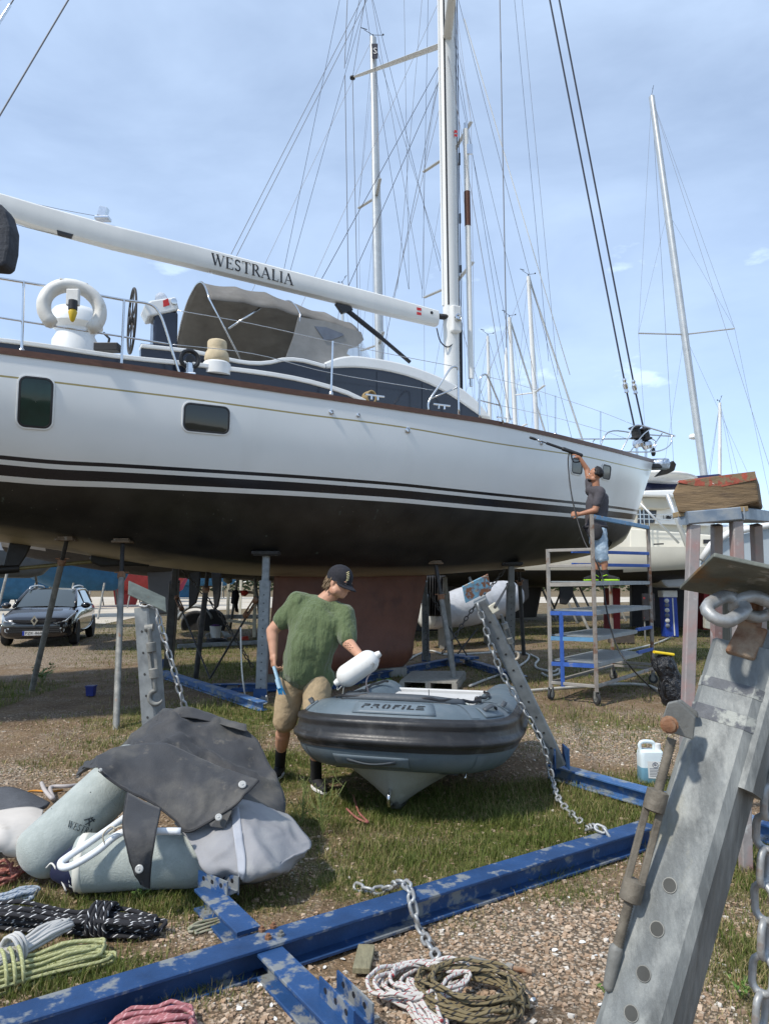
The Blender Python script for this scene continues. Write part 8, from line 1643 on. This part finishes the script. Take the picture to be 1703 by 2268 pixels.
# hulls seen through the gap under the stern
for (x0_, x1_, D, mats, lab, zk, zw, zd, Bw) in ((-330, 130, 24, [M('grey_white_topside', (.55, .56, .57), .35, 0, .05, 2), M('slate_antifouling', (.10, .115, .125), .6)], 'grey white yacht hull with dark stripe behind the parked car', 1.75, 2.75, 4.2, 4.2),
    (40, 290, 33, [crm_h, blu_af], 'cream yacht hull with bright blue underbody far behind the car', 1.2, 2.6, 4.2, 3.8), (-120, 120, 40, [WHT, blu_af], 'white hull with blue underbody and blue keel beyond the car', .6, 2.6, 4.2, 3.8), (150, 420, 46, [gry_h, red_af], 'grey hull with red underbody at the back of the lot', 1.0, 2.7, 4.4, 4), (270, 420, 56, [WHT, M('maroon_antifouling', (.22, .02, .05), .7)], 'white hull with maroon underbody at the far end of the lot', .8, 2.6, 4.2, 3.8),
    (300, 540, 66, [WHT, blu_af], 'white hull with blue underbody in the far row beyond the lot', 1.2, 2.8, 4.4, 4), (880, 1130, 30, [gry_h, M('pale_grey_underbody', (.36, .38, .40), .6)], 'pale grey hull lying behind the tender and far posts', 1.1, 1.9, 2.9, 3.4)):
    a, b = dy(x0_, 1287, D), dy(x1_, 1287, D); L_ = (b-a).length; c = (a+b)/2; rt = thing('laid_up_yacht', V((c.x, c.y, 0)), lab, 'sailing yacht', 'hulls laid up across the yard'); d = V((1, .18, 0))
    simple_hull('hull', L_, Bw, zk, zw, zd, rt, V((c.x, c.y, 0)), d, mats, (.4, .62, .12)); props(rt, V((c.x, c.y, 0)), d, L_, Bw, zk+.35)
# twin rudders of a boat standing behind the stern
rk = thing('twin_rudder_yacht', V((-4.6, 17.6, 0)), 'yacht behind with grey keel fin and two black rudder blades hanging down', 'sailing yacht'); simple_hull('hull', 9, 3.4, 1.72, 2.4, 3.2, rk, V((-4.6, 18.2, 0)), V((.97, .25, 0)), [gry_h, M('dark_grey_underbody', (.05, .05, .052), .6)])
for q in (((419, 1262), (444, 1266), (441, 1310), (434, 1336), (417, 1349)), ((467, 1266), (490, 1270), (488, 1318), (483, 1344), (474, 1352))): mb = MB(); mb.prism([dy(x, y, 17.2) for x, y in q], V((0, .09, 0))); obj('rudder', mb, M('black_rudder', (.016, .016, .017), .5), rk, bevel=.03)
mb = MB(); mb.prism([dy(x, y, 17.0) for x, y in ((325, 1248), (392, 1256), (386, 1358), (352, 1362), (328, 1335))], V((0, .2, 0))); obj('keel_fin', mb, M('dark_grey_fin', (.085, .085, .088), .55, 0, .15, 3), rk, bevel=.04)
# dark boat right of the keel with black rudders
r2_ = thing('dark_hulled_yacht', V((5.2, 22, 0)), 'yacht with black underbody and black rudders behind the scaffold', 'sailing yacht'); simple_hull('hull', 11, 3.8, 1.45, 1.95, 2.6, r2_, V((5.4, 22.5, 0)), V((-.98, .2, 0)), [crm_h, blk_af])
for q in (((1238, 1262), (1272, 1264), (1270, 1320), (1255, 1340), (1240, 1338)), ((1148, 1262), (1170, 1264), (1172, 1325), (1160, 1338), (1150, 1334))): mb = MB(); mb.prism([dy(x, y, 21.5) for x, y in q], V((0, .1, 0))); obj('rudder', mb, M('black_rudder', (.016, .016, .017)), r2_, bevel=.03)
# dark striped tarpaulin wall hanging behind the keel
mb = MB(); mb.grid([[dy(x, y, 17+.12*math.sin(x*1.1)) for y in (1275, 1365)] for x in np.linspace(938, 985, 40)]); o = obj('black_cover', mb, M('black_sheet', (.02, .02, .022), .6), None, smooth=True); tag(o, 'black pleated cover hanging behind the keel post', 'cover'); sm_ = o.modifiers.new('solid', 'SOLIDIFY'); sm_.thickness = .02
# ---- cream catamaran behind the scaffold
DC = 21.5
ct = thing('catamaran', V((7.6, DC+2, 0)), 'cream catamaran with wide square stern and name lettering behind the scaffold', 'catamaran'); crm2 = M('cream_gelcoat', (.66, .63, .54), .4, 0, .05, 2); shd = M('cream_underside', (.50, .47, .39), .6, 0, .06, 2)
def block(name, q, d, dep, mat, par=ct, bev=.04): mb = MB(); mb.prism([dy(x, y, d) for x, y in q], V((.1*dep, dep, 0))); return obj(name, mb, mat, par, bevel=bev)
st1 = block('stern_hull', ((1428, 1226), (1522, 1219), (1524, 1298), (1508, 1260), (1428, 1262)), DC, 5, crm2)
block('stern_hull', ((1345, 1235), (1427, 1230), (1427, 1258), (1380, 1262), (1362, 1300), (1345, 1296)), DC+.2, 5, crm2)
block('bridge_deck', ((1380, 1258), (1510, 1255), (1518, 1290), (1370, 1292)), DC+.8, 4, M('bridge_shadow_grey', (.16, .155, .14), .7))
block('cockpit_wall', ((1395, 1170), (1590, 1186), (1590, 1222), (1395, 1228)), DC+.9, 4, crm2)
block('deck_house', ((1400, 1125), (1440, 1120), (1575, 1150), (1580, 1192), (1395, 1190)), DC+2.2, 3, crm2)
block('saloon_wall', ((1455, 1126), (1500, 1118), (1575, 1130), (1575, 1165), (1450, 1160)), DC+1.9, .3, white(), ct, .02)
wn_ = block('saloon_window', ((1414, 1132), (1455, 1126), (1448, 1158), (1412, 1160)), DC+1.9, .1, smoke, ct, .01)
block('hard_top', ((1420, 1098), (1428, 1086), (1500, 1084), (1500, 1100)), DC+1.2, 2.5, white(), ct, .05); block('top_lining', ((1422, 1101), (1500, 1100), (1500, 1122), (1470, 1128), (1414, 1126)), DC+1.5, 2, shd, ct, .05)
block('window_slot', ((1448, 1204), (1470, 1203), (1470, 1206), (1448, 1207)), DC-.02, .05, black(), st1, .002)
block('vent_slot', ((1558, 1195), (1592, 1195), (1592, 1203), (1558, 1204)), DC+.86, .05, black(), ct, .002)
bl2 = M('faded_blue_lettering', (.22, .26, .40), .6, 0, 0)
bfont('SportWave', .2, 'name_lettering', bl2, st1, dy(1459, 1239, DC-.03), dy(1487, 1236, DC-.03)-dy(1459, 1239, DC-.03), V((0, 0, .16)), V((0, 0, 0))); bfont('Hamburg', .2, 'port_lettering', bl2, st1, dy(1462, 1250, DC-.03), dy(1481, 1248, DC-.03)-dy(1462, 1250, DC-.03), V((0, 0, .13)), V((0, 0, 0)))
bfont('LE', .2, 'side_lettering', black(), ct, dy(1468, 1150, DC+1.85), V((.2, 0, 0)), V((0, 0, .2)), V((0, 0, 0))); bfont('EN', .2, 'side_lettering', black(), ct, dy(1484, 1151, DC+1.85), V((.2, 0, 0)), V((0, 0, .2)), V((0, 0, 0))); mb = MB(); mb.lathe([(.075, 0), (.06, .02), (.02, .01)], dy(1480, 1147, DC+1.85), (0, -1, 0), 12); obj('star_emblem', mb, black(), ct)
for a, b in (((1418, 1115), (1503, 1203)), ((1478, 1095), (1524, 1216))): mb = MB(); mb.cyl(dy(*a, DC-.1), dy(*b, DC-.1), .035 if a[0] < 1450 else .075, n=8); obj('strut', mb, silver(), ct, smooth=True)
for y in (1139, 1149): mb = MB(); mb.cyl(dy(1410, y, DC+.6), dy(1500, y+2, DC+.6), .015, n=6); obj('guard_wire', mb, steel(), ct)
for x in (1417, 1425, 1436): mb = MB(); mb.cyl(dy(x, 1128, DC+.6), dy(x+2, 1168, DC+.6), .018, n=6); obj('stanchion', mb, steel(), ct)
mb = MB(); c = dy(1470, 1058, DC+2); mb.lathe([(.05, -.12), (.9, -.06), (1.05, .03), (.9, .1), (.05, .14)], c, (.1, 0, 1), 28); obj('round_canopy', mb, white(), ct, smooth=True)
mb = MB(); mb.prism([dy(x, y, DC+3) for x, y in ((1425, 1070), (1490, 1058), (1600, 1048), (1600, 1072), (1440, 1082))], V((.2, 1.5, 0))); obj('sail_cover', mb, M('navy_sail_cover', (.012, .018, .06), .8), ct, bevel=.1)
block('dinghy_hull', ((1462, 1282), (1520, 1278), (1520, 1302), (1480, 1302), (1470, 1295)), DC-.8, 2.2, gry_h, ct, .06)
for x in (1360, 1570): block('support_block', ((x-12, 1303), (x+14, 1303), (x+14, 1395), (x-12, 1395)), DC+1.5, .8, M('red_support', (.30, .03, .035), .7), ct, .02)
# dark panel standing in for the deep shade between the catamaran's hulls
block('shade_panel', ((1400, 1290), (1640, 1285), (1640, 1392), (1400, 1392)), DC+4.2, .4, M('shade_black', (.022, .022, .026), .6), ct, .02)
# grey hull right of the trestle
gh_ = thing('motor_boat', V((9.6, 15.5, 0)), 'pale grey boat hull rising behind the trestle legs', 'boat'); mb = MB(); mb.prism([dy(x, y, 12.8) for x, y in ((1545, 1262), (1560, 1225), (1610, 1190), (1720, 1165), (1800, 1160), (1800, 1300), (1545, 1300))], V((1.2, 3, 0))); obj('hull', mb, M('pale_grey_blue_hull', (.40, .45, .48), .35, 0, .06, 2), gh_, bevel=.06)
mb = MB(); mb.tube([dy(x, y, 12.75) for x, y in ((1552, 1240), (1575, 1206), (1615, 1180), (1720, 1160), (1800, 1156))], .06, 8); obj('rub_strake', mb, white(), gh_, smooth=True)
for x in (1600, 1750): p = dy(x, 1300, 13.5); mb = MB(); mb.box(V((p.x+.4, p.y+.6, p.z/2)), (.4, .8, p.z)); obj('block', mb, gt, gh_)
block('louvre', ((1500+62, 1352), (1572, 1340), (1600, 1390), (1590, 1398), (1562, 1392)), 19.5, .2, M('cream_paint', (.55, .52, .42)), ct, .02)
# dark corner hanging at the left edge: a flap of grey fabric on a line
hgc = thing('hanging_cover', dy(-20, 590, 1.6), 'dark grey padded cover hanging on a line beside the boom end', 'cover'); mb = MB(); mb.prism([dy(x, y, 1.6) for x, y in ((-60, 440), (0, 448), (12, 465), (22, 500), (20, 545), (12, 582), (0, 590), (-60, 585))], V((0, .05, 0))); obj('padding', mb, M('dark_grey_fleece', (.045, .05, .06), .95, 0, .2, 20, .5, 60), hgc, bevel=.012)
mb = MB(); p = dy(-30, 448, 1.625); mb.cyl(p-V((0, 0, .02)), p+V((-.5, .6, 6)), .006, n=6); obj('hanging_line', mb, dline(), hgc)
# ---- weeds
wdm = tint_mat('weed_tint', .6, .25)
def weed(x, y, h, label, kind=0, seed=1, nst=7):
    rs = random.Random(seed); p = gz(x, y); p.z = gz_h(p.x, p.y); mb = MB(); lf = MB()
    for k in range(nst):
        a = rs.uniform(0, 6.28); ln = h*rs.uniform(.6, 1); sp_ = rs.uniform(.1, .45) if kind == 0 else rs.uniform(.35, .9); e_ = p+V((math.cos(a)*ln*sp_, math.sin(a)*ln*sp_, ln*math.sqrt(max(.1, 1-sp_*sp_)))); m_ = p.lerp(e_, .5)+V((0, 0, ln*.08)); st_ = crv([p, m_, e_], 4); mb.tube(st_, [.0028]*(len(st_)-1)+[.001], 4)
        for j in range(9 if kind else 5):
            q = st_[int((.25+.75*rs.random())*(len(st_)-1))]; b = rs.uniform(0, 6.28); l = h*rs.uniform(.12, .28); dv = V((math.cos(b), math.sin(b), rs.uniform(.1, .8))).normalized()
            if kind == 0: mb.tube([q, q+dv*l*.6, q+dv*l+V((0, 0, l*.3))], [.0016, .0014, .002], 4)
            else:
                s_ = dv.cross(V((0, 0, 1))).normalized()*l*.22; lf.add([q, q+dv*l*.5+s_, q+dv*l, q+dv*l*.5-s_+V((0, 0, .004))], [(0, 1, 2, 3)])
    root = thing('weed', p, label, 'weed', 'weeds growing in the yard')
    for nm, m_, c in (('stems', mb, (.17, .20, .06)), ('leaves', lf, (.085, .16, .025))):
        if not m_.v: continue
        o = obj(nm, m_, M('weed_'+nm, c, .7, 0, .25, 30), root)
weed(715, 1850, .38, 'tall thin branching weed growing between the grey cover and the dinghy', 0, 3, 9); weed(668, 1830, .33, 'thin leafless weed growing right against the grey cover', 0, 8, 6)
weed(278, 1955, .13, 'leafy green thistle growing in front of the lower fender', 1, 5, 9); weed(310, 1992, .07, 'low leafy weed growing beside the black rope hank', 1, 6, 10); weed(95, 1512, .45, 'bushy green weed growing at the foot of the slanting prop', 1, 7, 10); weed(850, 1528, .28, 'leafy weed growing behind the dinghy bow', 1, 9, 10); weed(1352, 2215, .09, 'small bright weed growing in the gravel by the large prop', 1, 12, 6); weed(1640, 2215, .10, 'broad leaved weed growing behind the hanging chain', 1, 14, 8)

# ---- far belt of trees closing the yard: one mass
rs = np.random.RandomState(17); n = 16000; X = rs.uniform(-170, 170, n); Yv = 118+rs.uniform(-5, 5, n)+.0006*X*X; hh = 2.2+5.5*vnoise(X, X*0, .06, 2)*vnoise(X, X*0+9, .21, 5)+1.2*vnoise(X, X*0+3, .7, 6); Zv = hh*rs.rand(n)**.7; sz = rs.uniform(.25, .7, n)
vs_, fs_, cl_ = [], [], []
for i in range(n):
    a, b = rs.uniform(0, 6.28), rs.uniform(-.9, .9); u = np.array((math.cos(a), math.sin(a)*.5, .3*b))*sz[i]; v = np.array((-.3*b, .4*b, 1))*sz[i]*.8; c = np.array((X[i], Yv[i], Zv[i])); o = len(vs_); vs_ += [c-u, c+v*.6, c+u, c-v*.6]; fs_.append((o, o+1, o+2, o+3)); k = .6+.8*rs.rand(); cl_ += [(.045*k, .062*k, .028*k, 1)]*4
m_ = bpy.data.meshes.new('tree_belt'); m_.from_pydata([tuple(q) for q in vs_], [], fs_); ca = m_.color_attributes.new('tint', 'FLOAT_COLOR', 'POINT'); ca.data.foreach_set('color', np.array(cl_, np.float32).ravel()); m_.materials.append(wdm); o = bpy.data.objects.new('tree_belt', m_); col.objects.link(o); o['kind'] = 'stuff'; o['label'] = 'far belt of dark green trees beyond the boatyard'; o['category'] = 'trees'
